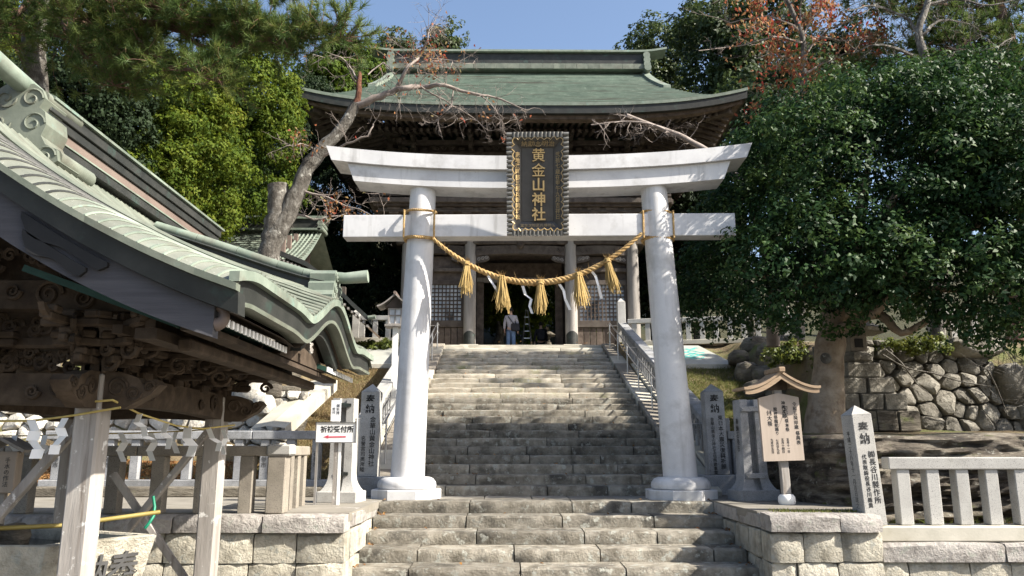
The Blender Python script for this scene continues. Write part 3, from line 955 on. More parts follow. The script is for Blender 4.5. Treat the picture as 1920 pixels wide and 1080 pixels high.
def shide(pts, wd, parent_loc, label, group, yaw=0.0, name='paper_streamer', th=0.004):
    """folded paper strip through pts (x,y,z)"""
    b = MB()
    P = [Vector(p) for p in pts]
    for i in range(len(P) - 1):
        a, c = P[i], P[i + 1]
        s = Vector((wd / 2, (0.012 if i % 2 else -0.012), 0))
        q = [a - s, a + s, c + s, c - s]
        nrm = Vector((0, -1, 0))
        b.add(q + [k + nrm * -th for k in q], [(0, 1, 2, 3), (7, 6, 5, 4), (0, 4, 5, 1), (1, 5, 6, 2), (2, 6, 7, 3), (3, 7, 4, 0)])
    return tag(b.build(name, M_paper), label, 'paper strip', group)


for pts, lab in (
        ([(912, 511), (918, 522), (926, 535), (935, 549)], 'twisted white paper strip beside the second straw tassel of the rope'),
        ([(980, 536), (985, 552), (996, 561), (993, 574), (998, 588)], 'zigzag white paper strip just left of the middle straw tassel'),
        ([(1049, 533), (1057, 545), (1060, 561), (1069, 581)], 'narrow white paper strip between the middle and fourth straw tassels'),
        ([(1109, 508), (1117, 518), (1122, 536), (1128, 560)], 'curled white paper strip left of the rightmost straw tassel')):
    P = [at(x, y, 12.22) for x, y in pts]
    shide(P, 0.042, None, lab, 'paper strips on the straw rope')

# ================================================================== GATEHOUSE
GX, GY, GZ = 0.52, 26.3, 5.02
gate = thing('gatehouse', 'two storeyed dark wooden shrine gatehouse with green copper roof above the steps', 'gatehouse', (GX, 28.3, 4.86))
for dy in (0, 4.0):
    for dx in (-3.86, -1.72, 1.72, 3.84):
        x, y = GX + dx, GY + dy
        MB().box((x, y, 4.94), (0.62, 0.62, 0.17), 0.012).build('foot_stone', M_conc, gate, smooth=30)
        b = MB().lathe((x, y, 0), [(0.205, GZ), (0.21, GZ + 0.5), (0.205, 7.0), (0.195, 8.96)], 20)
        p = b.build('post', M_wood_post if dy == 0 else M_wood_gate, gate, smooth=40)
        if dy == 0 and abs(dx) < 2:
            b = MB()
            for k in range(9):
                a0, a1 = math.radians(-90 - 62 + k * 124 / 9), math.radians(-90 - 62 + (k + 1) * 124 / 9)
                q = []
                for a in (a0, a1):
                    hgt = 0.34 + 0.13 * math.cos((a + math.pi / 2) * 1.4)
                    q.append([(x + 0.222 * math.cos(a), y + 0.222 * math.sin(a), GZ + 0.005), (x + 0.222 * math.cos(a), y + 0.222 * math.sin(a), GZ + hgt)])
                b.add([q[0][0], q[1][0], q[1][1], q[0][1]], [(0, 1, 2, 3)])
            b.build('foot_sleeve', M_copper_dk, p, smooth=50, fixn=False)


def spiral_path(c, r0, turns, fn, k=26, flip=1, tail=0.0):
    pts = []
    for i in range(k + 1):
        t = i / k
        a = flip * 2 * math.pi * turns * t
        r = r0 * (1 - 0.85 * t)
        pts.append(fn(c[0] + r * math.cos(a), c[1] + r * math.sin(a)))
    return pts


def carve_row(b, x0, x1, z, y, h, n, rad=0.012):
    """wave and scroll carving in relief along a beam face looking to -Y"""
    for i in range(n):
        xa = x0 + (x1 - x0) * i / n; L = (x1 - x0) / n
        pts = [(xa + L * t, y, z + math.sin(t * 2 * math.pi + i) * h * 0.28) for t in np.linspace(0, 1, 9)]
        b.tube(pts, rad, 4)
        b.tube(spiral_path((xa + L * 0.45, z + h * 0.08), h * 0.34, 1.5, lambda u, v: (u, y, v), 14, 1 if i % 2 else -1), rad * 0.9, 4)


for y in (GY, GY + 4.0):
    MB().box((GX, y, 8.72), (8.5, 0.34, 0.44), 0.02).build('head_beam', M_wood_gate, gate, smooth=30)
    for xa, xb in ((-3.66, -1.9), (-1.53, 1.53), (1.9, 3.66)):
        n = 9
        rings = []
        for i in range(n + 1):
            t = i / n
            x = GX + xa + (xb - xa) * t
            dz = 0.07 * (1 - (2 * t - 1) ** 2)
            e = 0.13 - 0.03 * (abs(2 * t - 1) ** 6)
            rings.append([(x, y - e, 8.10 + dz), (x, y + e, 8.10 + dz), (x, y + e, 8.42 + dz * 0.6), (x, y - e, 8.42 + dz * 0.6)])
        bm_ = MB().loft(rings).build('curved_tie_beam', M_wood_gate, gate, smooth=30)
        if y == GY:
            b = MB()
            w_ = min(0.7, (xb - xa) * 0.3)
            carve_row(b, GX + xa + 0.05, GX + xa + w_, 8.28, y - 0.125, 0.24, 2, 0.014)
            carve_row(b, GX + xb - w_, GX + xb - 0.05, 8.28, y - 0.125, 0.24, 2, 0.014)
            b.build('scroll_trim', M_wood_gate, bm_, fixn=False)
b = MB()
for dx in (-3.86, -1.72, 1.72, 3.84):
    for s in (-1, 1):
        if (dx < -3 and s < 0) or (dx > 3 and s > 0):
            continue
        x0 = GX + dx + s * 0.2
        pts = [(0, 0.0), (0.08, 0.02), (0.30, 0.06), (0.44, 0.12), (0.46, 0.2), (0.42, 0.26), (0, 0.28)]
        bb = MB().prism([(x0 + s * u, 7.84 + v) for u, v in pts], lambda u, v, d: (u, d, v), GY - 0.06, GY + 0.06)
        br = bb.build('carved_bracket', M_wood_gate, gate)
        cb = MB()
        for q in range(3):
            cb.tube(spiral_path((x0 + s * (0.10 + 0.13 * q), 7.98 + 0.03 * q), 0.07, 1.5, lambda u, v: (u, GY - 0.065, v), 14, s), 0.011, 4)
        cb.build('scroll_trim', M_wood_post, br, fixn=False)
# pendants and small blocks on the head beam
for dx in (0.0, 2.75, -2.75):
    if dx == 0:
        MB().lathe((GX, GY - 0.18, 8.32), [(0.02, 0.0), (0.10, 0.06), (0.14, 0.16), (0.10, 0.28), (0.13, 0.34), (0.09, 0.42)], 12).build('carved_pendant', M_wood_gate, gate, smooth=50)
    MB().box((GX + dx + (0.0 if dx else 0.9), GY - 0.19, 8.80), (0.2, 0.06, 0.12)).build('beam_peg', M_wood_post, gate)
# middle row: lintel, jambs
MB().box((GX, GY + 2.0, 7.69), (3.1, 0.2, 0.16)).build('lintel', M_wood_post, gate)
MB().box((GX, GY + 2.0, 8.05), (3.1, 0.1, 0.54)).build('lintel_panel', M_wood_dk, gate)
for s in (-1, 1):
    MB().box((GX + s * 1.43, GY + 2.0, 6.3), (0.26, 0.26, 2.6), 0.01).build('door_jamb', M_wood_dk, gate)
MB().box((GX, GY + 2.0, 8.52), (7.6, 4.2, 0.06)).build('ceiling_board', M_wood_dk, gate)
# outer and inner side walls of plank
plank = None
for dx in (-3.88, -1.76, 1.76, 3.86):
    for k in range(10):
        y = GY + 0.25 + k * 0.37
        if plank is None:
            plank = MB().box((GX + dx, y + 0.18, 6.75), (0.06, 0.36, 3.5), 0.006).build('plank', M_wood_dk, gate)
        else:
            inst(plank, gate, (GX + dx, y + 0.18, 6.75))
# side bays
for s, xa, xb in ((-1, -3.66, -1.92), (1, 1.92, 3.64)):
    xc, wd = GX + (xa + xb) / 2, xb - xa
    MB().box((xc, GY + 0.12, 5.77), (wd, 0.14, 0.23), 0.01).build('sill_rail', M_wood_gate, gate)
    MB().box((xc, GY + 0.12, 7.20), (wd, 0.14, 0.16), 0.01).build('window_head', M_wood_gate, gate)
    MB().box((xc, GY + 0.16, 7.70), (wd, 0.05, 0.84)).build('panel_board', M_wood_dk, gate)
    MB().box((xc, GY + 0.05, 7.62), (wd, 0.16, 0.12), 0.01).build('panel_rail', M_wood_gate, gate)
    for k in range(8):
        MB().box((GX + xa + (k + 0.5) * wd / 8, GY + 0.14, 5.33), (wd / 8 - 0.02, 0.05, 0.63), 0.006).build('plank', M_wood_dk, gate)
    fr = MB()
    for q in (-1, 1):
        fr.box((xc + q * (wd / 2 - 0.05), GY + 0.12, 6.50), (0.1, 0.10, 1.24))
    wn = fr.build('lattice_window', M_wood_gate, gate)
    lb = MB()
    nx, nz = 12, 9
    for k in range(1, nx):
        lb.box((xc - wd / 2 + 0.1 + (wd - 0.2) * k / nx, GY + 0.10, 6.50), (0.04, 0.03, 1.24))
    for k in range(1, nz):
        lb.box((xc, GY + 0.115, 5.885 + 1.24 * k / nz), (wd - 0.2, 0.03, 0.04))
    lb.build('lattice', M_wood_dk, wn)
    MB().box((xc, GY + 0.155, 6.5), (wd - 0.06, 0.02, 1.24)).build('daylight_panel', M_pane, wn)  # added pale panel stands for daylight seen through the lattice
# ------- balcony
MB().box((GX, 28.3, 9.50), (9.7, 6.9, 0.1)).build('balcony_floor', M_wood_dk, gate)
for k, (z, o, h, m) in enumerate(((9.62, 0.0, 0.16, M_wood_gate), (9.36, 0.25, 0.14, M_wood_gate), (9.17, 0.55, 0.14, M_wood_gate))):
    bb = MB()
    hx, hy = 4.95 - o, 3.5 - o
    for s in (-1, 1):
        bb.box((GX, 28.3 + s * hy, z), (2 * hx, 0.14, h), 0.008)
        bb.box((GX + s * hx, 28.3, z), (0.14, 2 * hy - 0.15, h), 0.008)
    bb.build('balcony_edge_beam', m, gate)
bk = None
for k in range(15):
    x = GX - 4.2 + 8.4 * k / 14
    if bk is None:
        bb = MB()
        bb.box((x, 25.15, 9.28), (0.30, 0.30, 0.09)); bb.box((x, 25.05, 9.40), (0.42, 0.20, 0.08)); bb.box((x, 25.35, 9.15), (0.22, 0.4, 0.12))
        bk = bb.build('balcony_bracket', M_wood_dk, gate)
    else:
        inst(bk, gate, (x, OFF[bk][1], OFF[bk][2]))
for z in (9.83, 10.02, 10.28):
    bb = MB()
    for s in (-1, 1):
        bb.box((GX, 28.3 + s * 3.42, z), (9.9, 0.09, 0.08))
        bb.box((GX + s * 4.87, 28.3, z), (0.09, 6.7, 0.08))
    bb.build('balcony_rail', M_wood_gate, gate)
bal = None
for k in range(64):
    x = GX - 4.7 + 9.4 * k / 63
    if bal is None:
        bal = MB().box((x, 24.88, 9.925), (0.05, 0.05, 0.12)).build('baluster', M_wood_post, gate)
    else:
        inst(bal, gate, (x, 24.88, 9.925))
# ------- upper storey body
MB().box((GX, 28.3, 10.9), (7.4, 3.9, 2.8)).build('upper_wall', M_wood_dk, gate)
for dx in (-3.7, -1.72, 1.72, 3.7):
    MB().lathe((GX + dx, 26.36, 0), [(0.17, 9.55), (0.17, 11.75)], 14).build('upper_post', M_wood_gate, gate, smooth=40)
for z, y, h in ((11.35, 26.25, 0.22), (11.74, 26.2, 0.16), (12.06, 25.9, 0.16), (12.36, 25.5, 0.16)):
    MB().box((GX, y, z), (7.7 + (26.3 - y) * 2, 0.16, h), 0.01).build('wall_plate', M_wood_gate, gate)
for z, x_, h in ((12.06, 4.2, 0.16), (12.36, 4.6, 0.16)):
    for s in (-1, 1):
        MB().box((GX + s * x_, 28.3, z), (0.16, 4.6 + (x_ - 3.8) * 2, h), 0.01).build('wall_plate', M_wood_gate, gate)


def bracket_mesh(sc=1.0, tiers=3, step=0.36, out=True):
    """bracket complex whose outward side looks to -Y; origin at its foot"""
    b = MB()
    b.box((0, 0, 0.09 * sc), (0.40 * sc, 0.40 * sc, 0.18 * sc), 0.03 * sc)
    for t in range(tiers):
        z = (0.22 + 0.27 * t) * sc
        y = -step * t * sc
        w_ = (0.95 + 0.12 * (t % 2)) * sc
        b.box((0, y, z), (w_, 0.15 * sc, 0.14 * sc), 0.03 * sc)
        b.box((0, y - 0.25 * sc, z), (0.15 * sc, 0.95 * sc, 0.14 * sc), 0.03 * sc)
        for q in (-1, 0, 1):
            b.box((q * (w_ / 2 - 0.11 * sc), y, z + 0.13 * sc), (0.24 * sc, 0.24 * sc, 0.13 * sc), 0.03 * sc)
        b.box((0, y - 0.55 * sc, z + 0.12 * sc), (0.22 * sc, 0.22 * sc, 0.13 * sc), 0.03 * sc)
    # carved nose
    z = (0.22 + 0.27 * (tiers - 1)) * sc
    pts = [(0, 0.0), (0.25, 0.02), (0.42, 0.10), (0.5, 0.22), (0.40, 0.20), (0.3, 0.14), (0, 0.14)]
    b.prism([(-(step * (tiers - 1) + 0.5 + u * 0.8) * sc, z - 0.05 * sc + v * sc) for u, v in pts], lambda u, v, d: (d, u, v), -0.05 * sc, 0.05 * sc)
    return b


br0 = None
for dx in (-3.7, -1.72, 0.0, 1.72, 3.7):
    P = (GX + dx, 26.22, 11.62)
    if br0 is None:
        bb = bracket_mesh(0.92)
        bb.v = [(q[0] + P[0], q[1] + P[1], q[2] + P[2]) for q in bb.v]
        br0 = bb.build('bracket_set', M_wood_gate, gate, origin=P)
    else:
        inst(br0, gate, P)
for s in (-1, 1):
    for y in (26.6, 28.3, 30.0):
        inst(br0, gate, (GX + s * 3.78, y, 11.62), rz=s * math.pi / 2)
for xa in (-2.7, -0.86, 0.86, 2.7):
    bb = MB()
    carve_row(bb, GX + xa - 0.45, GX + xa + 0.45, 11.95, 26.08, 0.30, 3, 0.022)
    carve_row(bb, GX + xa - 0.45, GX + xa + 0.45, 11.56, 26.12, 0.24, 3, 0.02)
    bb.build('wave_trim', M_wood_gate, gate, fixn=False)

# ------- roof
RW, RYf, RYc, RZr, RZe = 7.2, 23.35, 28.95, 16.25, 12.36
VF = 0.36


def r_half(v):
    return 5.1 + 0.45 * (v / VF) ** 2 if v <= VF else 5.55 + (RW - 5.55) * ((v - VF) / (1 - VF)) ** 0.92


def r_pt(u, v, side=1):
    x = u * r_half(v)
    ax = abs(x) / RW
    z = RZr - (RZr - RZe) * (1.25 * v - 0.25 * v * v) + 0.50 * v ** 3 * ax ** 3.6
    y = RYc - side * ((RYc - RYf) * v + 0.10 * v * ax ** 4)
    return np.array([GX + x, y, z])


us = np.linspace(-1, 1, 61)
NV = 30
for side in (1, -1):
    b = MB()
    for j in range(NV):
        v0, v1 = j / NV, (j + 1) / NV
        rows = [[r_pt(u, v0, side) + (0, 0, 0.0) for u in us], [r_pt(u, v1, side) + (0, 0, 0.05) for u in us], [r_pt(u, v1, side) + (0, 0, -0.02) for u in us]]
        b.grid(rows, flip=side < 0)
    b.build('copper_roof_slope', M_copper_gate, gate, fixn=False)
# hip ends
vs = np.linspace(VF, 1, 12)
for s in (-1, 1):
    rows = []
    for v in vs:
        a, c = r_pt(s, v, 1), r_pt(s, v, -1)
        rows.append([a * (1 - t) + c * t + np.array([0, 0, -0.30 * v ** 3 * (1 - abs(2 * t - 1) ** 2.2)]) for t in np.linspace(0, 1, 24)])
    b = MB().grid(rows, flip=s < 0)
    b.build('copper_hip', M_copper_gate, gate, smooth=60, fixn=False)
    # gable wall
    gp = [r_pt(s, v, 1) for v in np.linspace(VF, 0, 8)] + [r_pt(s, v, -1) for v in np.linspace(0, VF, 8)]
    x0 = GX + s * 4.9
    b = MB().prism([(q[1], q[2] - 0.15) for q in gp], lambda u, v, d: (d, u, v), x0 - 0.05, x0 + 0.05)
    b.build('gable_wall', M_wood_dk, gate)
    for sd in (1, -1):
        b = MB()
        pts = [r_pt(s * 0.995, v, sd) for v in np.linspace(0, VF, 10)]
        rings = [[q + (-s * 0.03, 0, -0.02), q + (s * 0.06, 0, -0.02), q + (s * 0.06, 0, -0.30), q + (-s * 0.03, 0, -0.30)] for q in pts]
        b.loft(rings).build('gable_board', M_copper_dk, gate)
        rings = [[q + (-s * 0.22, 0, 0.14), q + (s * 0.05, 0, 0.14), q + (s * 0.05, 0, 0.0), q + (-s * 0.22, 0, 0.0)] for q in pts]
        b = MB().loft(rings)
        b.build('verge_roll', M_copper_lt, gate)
# eave edge: layered fascia round all four sides
front = [r_pt(u, 1.0, 1) for u in us]
back = [r_pt(u, 1.0, -1) for u in us[::-1]]
sideR = [np.array(q) for q in [r_pt(1, 1, 1) * (1 - t) + r_pt(1, 1, -1) * t + np.array([0, 0, -0.30 * (1 - abs(2 * t - 1) ** 2.2)]) for t in np.linspace(0, 1, 24)]][1:-1]
sideL = [np.array(q) for q in [r_pt(-1, 1, -1) * (1 - t) + r_pt(-1, 1, 1) * t + np.array([0, 0, -0.30 * (1 - abs(2 * t - 1) ** 2.2)]) for t in np.linspace(0, 1, 24)]][1:-1]
loop = front + sideR + back + sideL
C0 = np.array([GX, RYc, 0])


def ring_band(o0, o1, z0, z1, m, name, thick=0.12):
    rings = []
    for q in loop:
        d = q - C0
        n_ = np.array([np.sign(d[0]) * (abs(d[0]) > 6.6), 0, 0]) if False else None
        sx = (abs(d[0]) / RW) ** 8; sy = (abs(d[1]) / (RYc - RYf)) ** 8
        n2 = np.array([np.sign(d[0]) * sx, np.sign(d[1]) * sy, 0]); n2 /= max(1e-6, np.linalg.norm(n2))
        rings.append([q - n2 * o0 + (0, 0, z0), q - n2 * (o0 + thick) + (0, 0, z0), q - n2 * (o1 + thick) + (0, 0, z1), q - n2 * o1 + (0, 0, z1)])
    b = MB().loft(rings, closed=True)
    b.build(name, m, gate)


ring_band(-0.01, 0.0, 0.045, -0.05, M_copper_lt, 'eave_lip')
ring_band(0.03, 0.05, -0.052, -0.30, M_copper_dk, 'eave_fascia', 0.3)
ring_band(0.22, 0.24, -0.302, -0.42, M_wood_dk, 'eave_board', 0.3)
# rafters: front and back in two tiers, and along the sides
rf = {}


def rafter(key, P, Q, w_=0.09, h=0.10):
    """bar between two points; alike ones share one mesh by direction key"""
    P, Q = np.array(P), np.array(Q)
    if key not in rf:
        rf[key] = MB().bar(P, Q, w_, h).build('rafter', M_wood_gate, gate)
    else:
        inst(rf[key], gate, (P + Q) / 2)


for k in range(56):
    x = -6.3 + 12.6 * k / 55
    lift = 0.50 * (abs(x) / RW) ** 3.6
    rafter('f1', (GX + x, RYf + 0.42, RZe - 0.45 + lift), (GX + x, 25.6, RZe + 0.22 + lift * 0.5 - 0.25 * lift))
    if abs(x) < 5.6:
        rafter('f2', (GX + x, RYf + 1.25, RZe - 0.42 + lift), (GX + x, 26.2, RZe + 0.10 + lift * 0.6))
for s in (-1, 1):
    for k in range(30):
        y = RYf + 0.8 + (2 * (RYc - RYf) - 1.6) * k / 29
        t = abs(y - RYc) / (RYc - RYf)
        lift = 0.48 * t ** 4
        rafter('s%d' % s, (GX + s * (RW - 0.42), y, RZe - 0.45 + lift), (GX + s * 5.2, y, RZe + 0.12 + lift * 0.8))
        rafter('t%d' % s, (GX + s * (RW - 1.15), y, RZe - 0.42 + lift), (GX + s * 4.3, y, RZe + 0.08 + lift * 0.8))
    for sy in (1, -1):
        q = r_pt(s, 1, sy)
        MB().bar((GX + s * 4.2, RYc - sy * 3.0, RZe + 0.05), (q[0] - s * 0.45, q[1] + sy * 0.45, q[2] - 0.52), 0.22, 0.26, 0.02).build('corner_rafter', M_wood_gate, gate)
# soffit boards under the roof, following its slopes
for side in (1, -1):
    rows = [[r_pt(u * 0.97, v, side) - np.array([0, 0, 0.34 + 0.55 * (1 - v)]) for u in us] for v in (0.97, 0.8, 0.62)]
    MB().grid(rows, flip=side > 0).build('soffit_board', M_wood_dk, gate, fixn=False)
for s in (-1, 1):
    rows = []
    for v in (0.97, 0.8, 0.62):
        a, c = r_pt(s, v, 1), r_pt(s, v, -1)
        rows.append([a * (1 - t) + c * t - np.array([0, 0, 0.34 + 0.55 * (1 - v) + 0.25 * v ** 3 * (1 - abs(2 * t - 1) ** 2.2)]) for t in np.linspace(0, 1, 24)])
    MB().grid(rows, flip=s > 0).build('soffit_board', M_wood_dk, gate, fixn=False)
# ridge
b = MB()
b.box((GX, RYc, 16.33), (10.35, 0.85, 0.24), 0.01)
b.build('ridge_base_course', M_copper_lt, gate)
for k in range(22):
    x = GX - 4.95 + (k + 0.5) * 9.9 / 22
    if k == 0:
        rc = MB().box((x, RYc - 0.44, 16.33), (9.9 / 22 - 0.012, 0.03, 0.22), 0.004).build('ridge_plate', M_copper, gate)
    else:
        inst(rc, gate, (x, RYc - 0.44, 16.33))
MB().box((GX, RYc, 16.70), (10.2, 0.55, 0.50), 0.01).build('ridge_box', M_copper_dk, gate)
rings = []
for i in range(41):
    t = -1 + 2 * i / 40
    x = GX + t * 5.85
    z = 17.03 + 0.14 * max(0, (abs(t) - 0.82) / 0.18) ** 1.6
    rings.append([(x, RYc - 0.40, z - 0.05), (x, RYc - 0.40, z + 0.03), (x, RYc - 0.2, z + 0.11), (x, RYc + 0.2, z + 0.11), (x, RYc + 0.40, z + 0.03), (x, RYc + 0.40, z - 0.05)])
MB().loft(rings).build('ridge_cap', M_copper_lt, gate)
for s in (-1, 1):
    b = MB()
    for k, (z, wd) in enumerate(((16.22, 0.62), (16.40, 0.52), (16.60, 0.50), (16.82, 0.46))):
        b.tube([(GX + s * 5.03, RYc - wd, z), (GX + s * 5.03, RYc + wd, z)], 0.14, 10)
    b.build('ridge_end_ornament', M_copper_lt, gate, smooth=50)
for z0, ln in ((13.55, 4.2), (13.18, 5.5), (12.80, 3.2)):
    pass

# ================================================================== WASHING PAVILION
PX, PYA, PYB = -3.70, 4.62, 9.53
pav = thing('washing_pavilion', 'ornate wooden hand washing pavilion with swept green copper roof at the left', 'pavilion', (PX, 7.07, 0))
Z0 = EYE
_px = [-3.7, -3.3, -2.78, -2.3, -1.9, -1.60]
_pz = [2.36, 2.01, 1.665, 1.405, 1.225, 1.115]


def p_prof(x):
    x = PX + abs(x - PX)
    # smooth cubic through the control points
    xs_, zs_ = _px, _pz
    if x >= xs_[-1]:
        return zs_[-1] - (x - xs_[-1]) * 0.34
    i = max(0, min(len(xs_) - 2, int(np.searchsorted(xs_, x)) - 1))
    def tan(k):
        a, c = max(0, k - 1), min(len(xs_) - 1, k + 1)
        return (zs_[c] - zs_[a]) / (xs_[c] - xs_[a])
    h = xs_[i + 1] - xs_[i]; t = (x - xs_[i]) / h
    return ((2 * t ** 3 - 3 * t * t + 1) * zs_[i] + (t ** 3 - 2 * t * t + t) * h * tan(i) + (-2 * t ** 3 + 3 * t * t) * zs_[i + 1] + (t ** 3 - t * t) * h * tan(i + 1))


KC = 7.48


def p_bump(x, y):
    x = PX + abs(x - PX)
    hgt = float(np.interp(x, [-3.4, -3.2, -2.76, -2.35, -2.0, -1.60], [0.0, 0.05, 0.16, 0.235, 0.28, 0.29]))
    wd = float(np.interp(x, [-3.3, -1.6], [0.75, 1.02]))
    d = abs(y - KC) / wd
    if d >= 1.35:
        return 0.0
    s_ = 0.5 + 0.5 * math.cos(math.pi * min(d, 1)) - 0.10 * math.exp(-((d - 1.02) / 0.2) ** 2)
    return hgt * s_


def p_z(x, y):
    roll = 0.14 * max(0, (5.07 - y) / 0.45) ** 1.8 + 0.14 * max(0, (y - 9.08) / 0.45) ** 1.8
    return Z0 + p_prof(x) + p_bump(x, y) - roll


ysp = np.unique(np.concatenate([np.linspace(PYA, 5.1, 9), np.linspace(5.1, 9.05, 60), np.linspace(9.05, PYB, 8)]))
M_copper_roll = mat('grey_green_copper_roll', [(0.10, 0.108, 0.088), (0.15, 0.158, 0.13), (0.20, 0.208, 0.172)], 2.2, rough=0.5, spec=0.4, bump=0.08, rnd=0, dirt=[((0.16, 0.20, 0.165), 5, 0.60, 0.76), ((0.07, 0.07, 0.058), 1.2, 0.5, 0.72)], speck=((0.3, 0.31, 0.28), 30, 0.68, 0.72))
xr = np.linspace(PX, -1.60, 30)
for s in (1, -1):
    xx = xr if s > 0 else 2 * PX - xr
    b = MB().grid([[(x, y, p_z(x, y)) for x in xx] for y in ysp], flip=s < 0)
    b.build('copper_roof_slope', M_copper_roll, pav, smooth=60, fixn=False)
# standing ribs on the visible slope
for k in range(46):
    y = 5.07 + k * 0.0885
    pts = [(x, y, p_z(x, y) + 0.004) for x in np.linspace(-3.60, -1.605, 24)]
    MB().tube([(a, c_, z_ + 0.012) for a, c_, z_ in pts], 0.022, 6).build('roof_rib', M_copper, pav, smooth=60, fixn=False)
for k in range(24):
    # seams of the rolled verge, curving into the ribs
    xk = -3.55 + k * 0.083
    L = 0.52 - 0.010 * k
    pts = []
    for i in range(15):
        t = i / 14
        y = PYA + 0.45 * (1 - (1 - t) ** 1.7)
        x = xk + L * t ** 2.2
        if x > -1.62:
            break
        pts.append((x, y, p_z(x, y) + 0.003))
    if len(pts) > 3:
        MB().tube(pts, 0.010, 5).build('verge_seam', M_copper_lt if k > 9 else M_copper_dk, pav, fixn=False)


def strip(name, path, prof, m, smooth=None):
    """sweep a closed 2-D section along path; prof(i,q)->list of points"""
    rings = [prof(np.array(q)) for q in path]
    return MB().loft(rings).build(name, m, pav, smooth=smooth)


def eave_q(y, dx=0, dz=0, k=1.0):
    return (-1.60 + dx, y, Z0 + p_prof(-1.60) + p_bump(-1.60, y) * k + dz - 0.5 * (0.14 * max(0, (5.07 - y) / 0.45) ** 1.8))


ye = np.linspace(PYA + 0.0, PYB, 90)
segs = np.array_split(np.arange(90), 12)
for sg in segs:
    idx = list(sg) + ([sg[-1] + 1] if sg[-1] < 89 else [])
    strip('eave_lip', [eave_q(ye[i]) for i in idx], lambda q: [q + (0.012, 0, 0.012), q + (-0.05, 0, 0.012), q + (-0.05, 0, -0.05), q + (0.012, 0, -0.05)], M_copper_lt)
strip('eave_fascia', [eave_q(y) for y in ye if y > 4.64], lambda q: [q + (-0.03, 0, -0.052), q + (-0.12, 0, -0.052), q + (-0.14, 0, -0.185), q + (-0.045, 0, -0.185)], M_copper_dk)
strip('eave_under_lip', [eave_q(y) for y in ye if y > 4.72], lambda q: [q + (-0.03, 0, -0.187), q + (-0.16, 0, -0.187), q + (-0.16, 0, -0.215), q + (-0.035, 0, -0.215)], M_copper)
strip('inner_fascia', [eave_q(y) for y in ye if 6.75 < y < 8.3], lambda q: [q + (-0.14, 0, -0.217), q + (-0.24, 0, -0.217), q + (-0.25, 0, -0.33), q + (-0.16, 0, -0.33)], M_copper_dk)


def verge_q(x, dy=0, dz=0):
    return np.array((x, PYA + dy, p_z(x, PYA) + dz))


xv = np.linspace(-3.7 - 2.1, -1.60, 50)
for sg in np.array_split(np.arange(50), 11):
    idx = list(sg) + ([sg[-1] + 1] if sg[-1] < 49 else [])
    strip('verge_lip', [verge_q(xv[i]) for i in idx], lambda q: [q + (0, -0.015, 0.008), q + (0, 0.06, 0.008), q + (0, 0.06, -0.036), q + (0, -0.015, -0.036)], M_copper)
strip('verge_fascia', [verge_q(x) for x in xv], lambda q: [q + (0, 0.03, -0.038), q + (0, 0.16, -0.038), q + (0, 0.18, -0.17), q + (0, 0.05, -0.17)], M_copper_dk)
xb_ = np.linspace(-3.7 - 1.98, -1.76, 44)


def bargeprof(q):
    t = min(1, max(0, (q[0] + 3.7) / 1.9))
    h = 0.27 - 0.10 * abs(t) ** 1.5
    return [q + (0, 0.10, -0.172), q + (0, 0.19, -0.172), q + (0, 0.19, -0.19 - h), q + (0, 0.10, -0.19 - h)]


M_barge = mat('weathered_sky_sheen_board', [(0.050, 0.050, 0.058), (0.083, 0.083, 0.092)], 4, stretch=(0.4, 3, 6), bump=0.3, rnd=0.03)  # blue-grey mixes weathering with a painted sky sheen
bg_ = strip('barge_board', [verge_q(x) for x in xb_], bargeprof, M_barge)
for s in (-1, 1):
    b = MB()
    q = verge_q(-1.76, 0.145, -0.245) if s > 0 else verge_q(2 * PX + 1.76, 0.145, -0.245)
    b.tube([q + (s * (0.0 + 0.05 * math.sin(a)), 0, 0.0 + 0.05 * (1 - math.cos(a)) - 0.03) for a in np.linspace(0, 4.2, 14)], [0.045 * (1 - i / 18) for i in range(14)], 8)
    b.build('scroll_end', M_copper_red, bg_, smooth=60)
# carved pendant boards hanging on the barge board
for dx0, dx1, dz in ((-2.98, -2.42, -0.20), (-2.96, -2.55, -0.30)):
    xs_ = np.linspace(dx0, dx1, 12)
    rings = []
    for i, x in enumerate(xs_):
        q = verge_q(x, 0.07, dz)
        t = i / 11
        h = 0.10 * (1 - 0.4 * t) * (1 if i not in (0, 11) else 0.4) * (1 + 0.2 * math.sin(t * 9))
        rings.append([q + (0, 0, 0.0), q + (0, 0.028, 0.0), q + (0, 0.028, -h), q + (0, 0, -h)])
    MB().loft(rings).build('pendant_carving', M_black, pav)
# main ridge
yr0, yr1 = 5.72, 9.45
zb = Z0 + 2.30
for nm, xo, za, zc_, m in (('ridge_foot_strip', 0.20, 0.0, 0.075, M_copper_dk), ('ridge_side_panel', 0.15, 0.075, 0.20, M_copper_red), ('ridge_shade_board', 0.17, 0.20, 0.275, M_copper_dk),
                           ('ridge_upper_board', 0.19, 0.278, 0.37, M_copper_dk)):
    MB().box((PX, (yr0 + yr1) / 2, zb + (za + zc_) / 2), (2 * xo, yr1 - yr0, zc_ - za - 0.002), 0.004).build(nm, m, pav)
MB().box((PX + 0.195, (yr0 + yr1) / 2, zb + 0.082), (0.03, yr1 - yr0, 0.012)).build('ridge_edge_line', M_copper_lt, pav)
for k in range(9):
    ya = 5.72 + k * (9.5 - 5.72) / 9
    L = (9.5 - 5.72) / 9
    b = MB()
    sec = [(-0.215, 0.372), (-0.215, 0.395), (-0.09, 0.455), (0.09, 0.455), (0.215, 0.395), (0.215, 0.372)]
    b.prism([(PX + u, zb + v) for u, v in sec], lambda u, v, d: (u, d, v), ya, ya + L - 0.006)
    b.build('ridge_cap', M_copper_lt, pav)
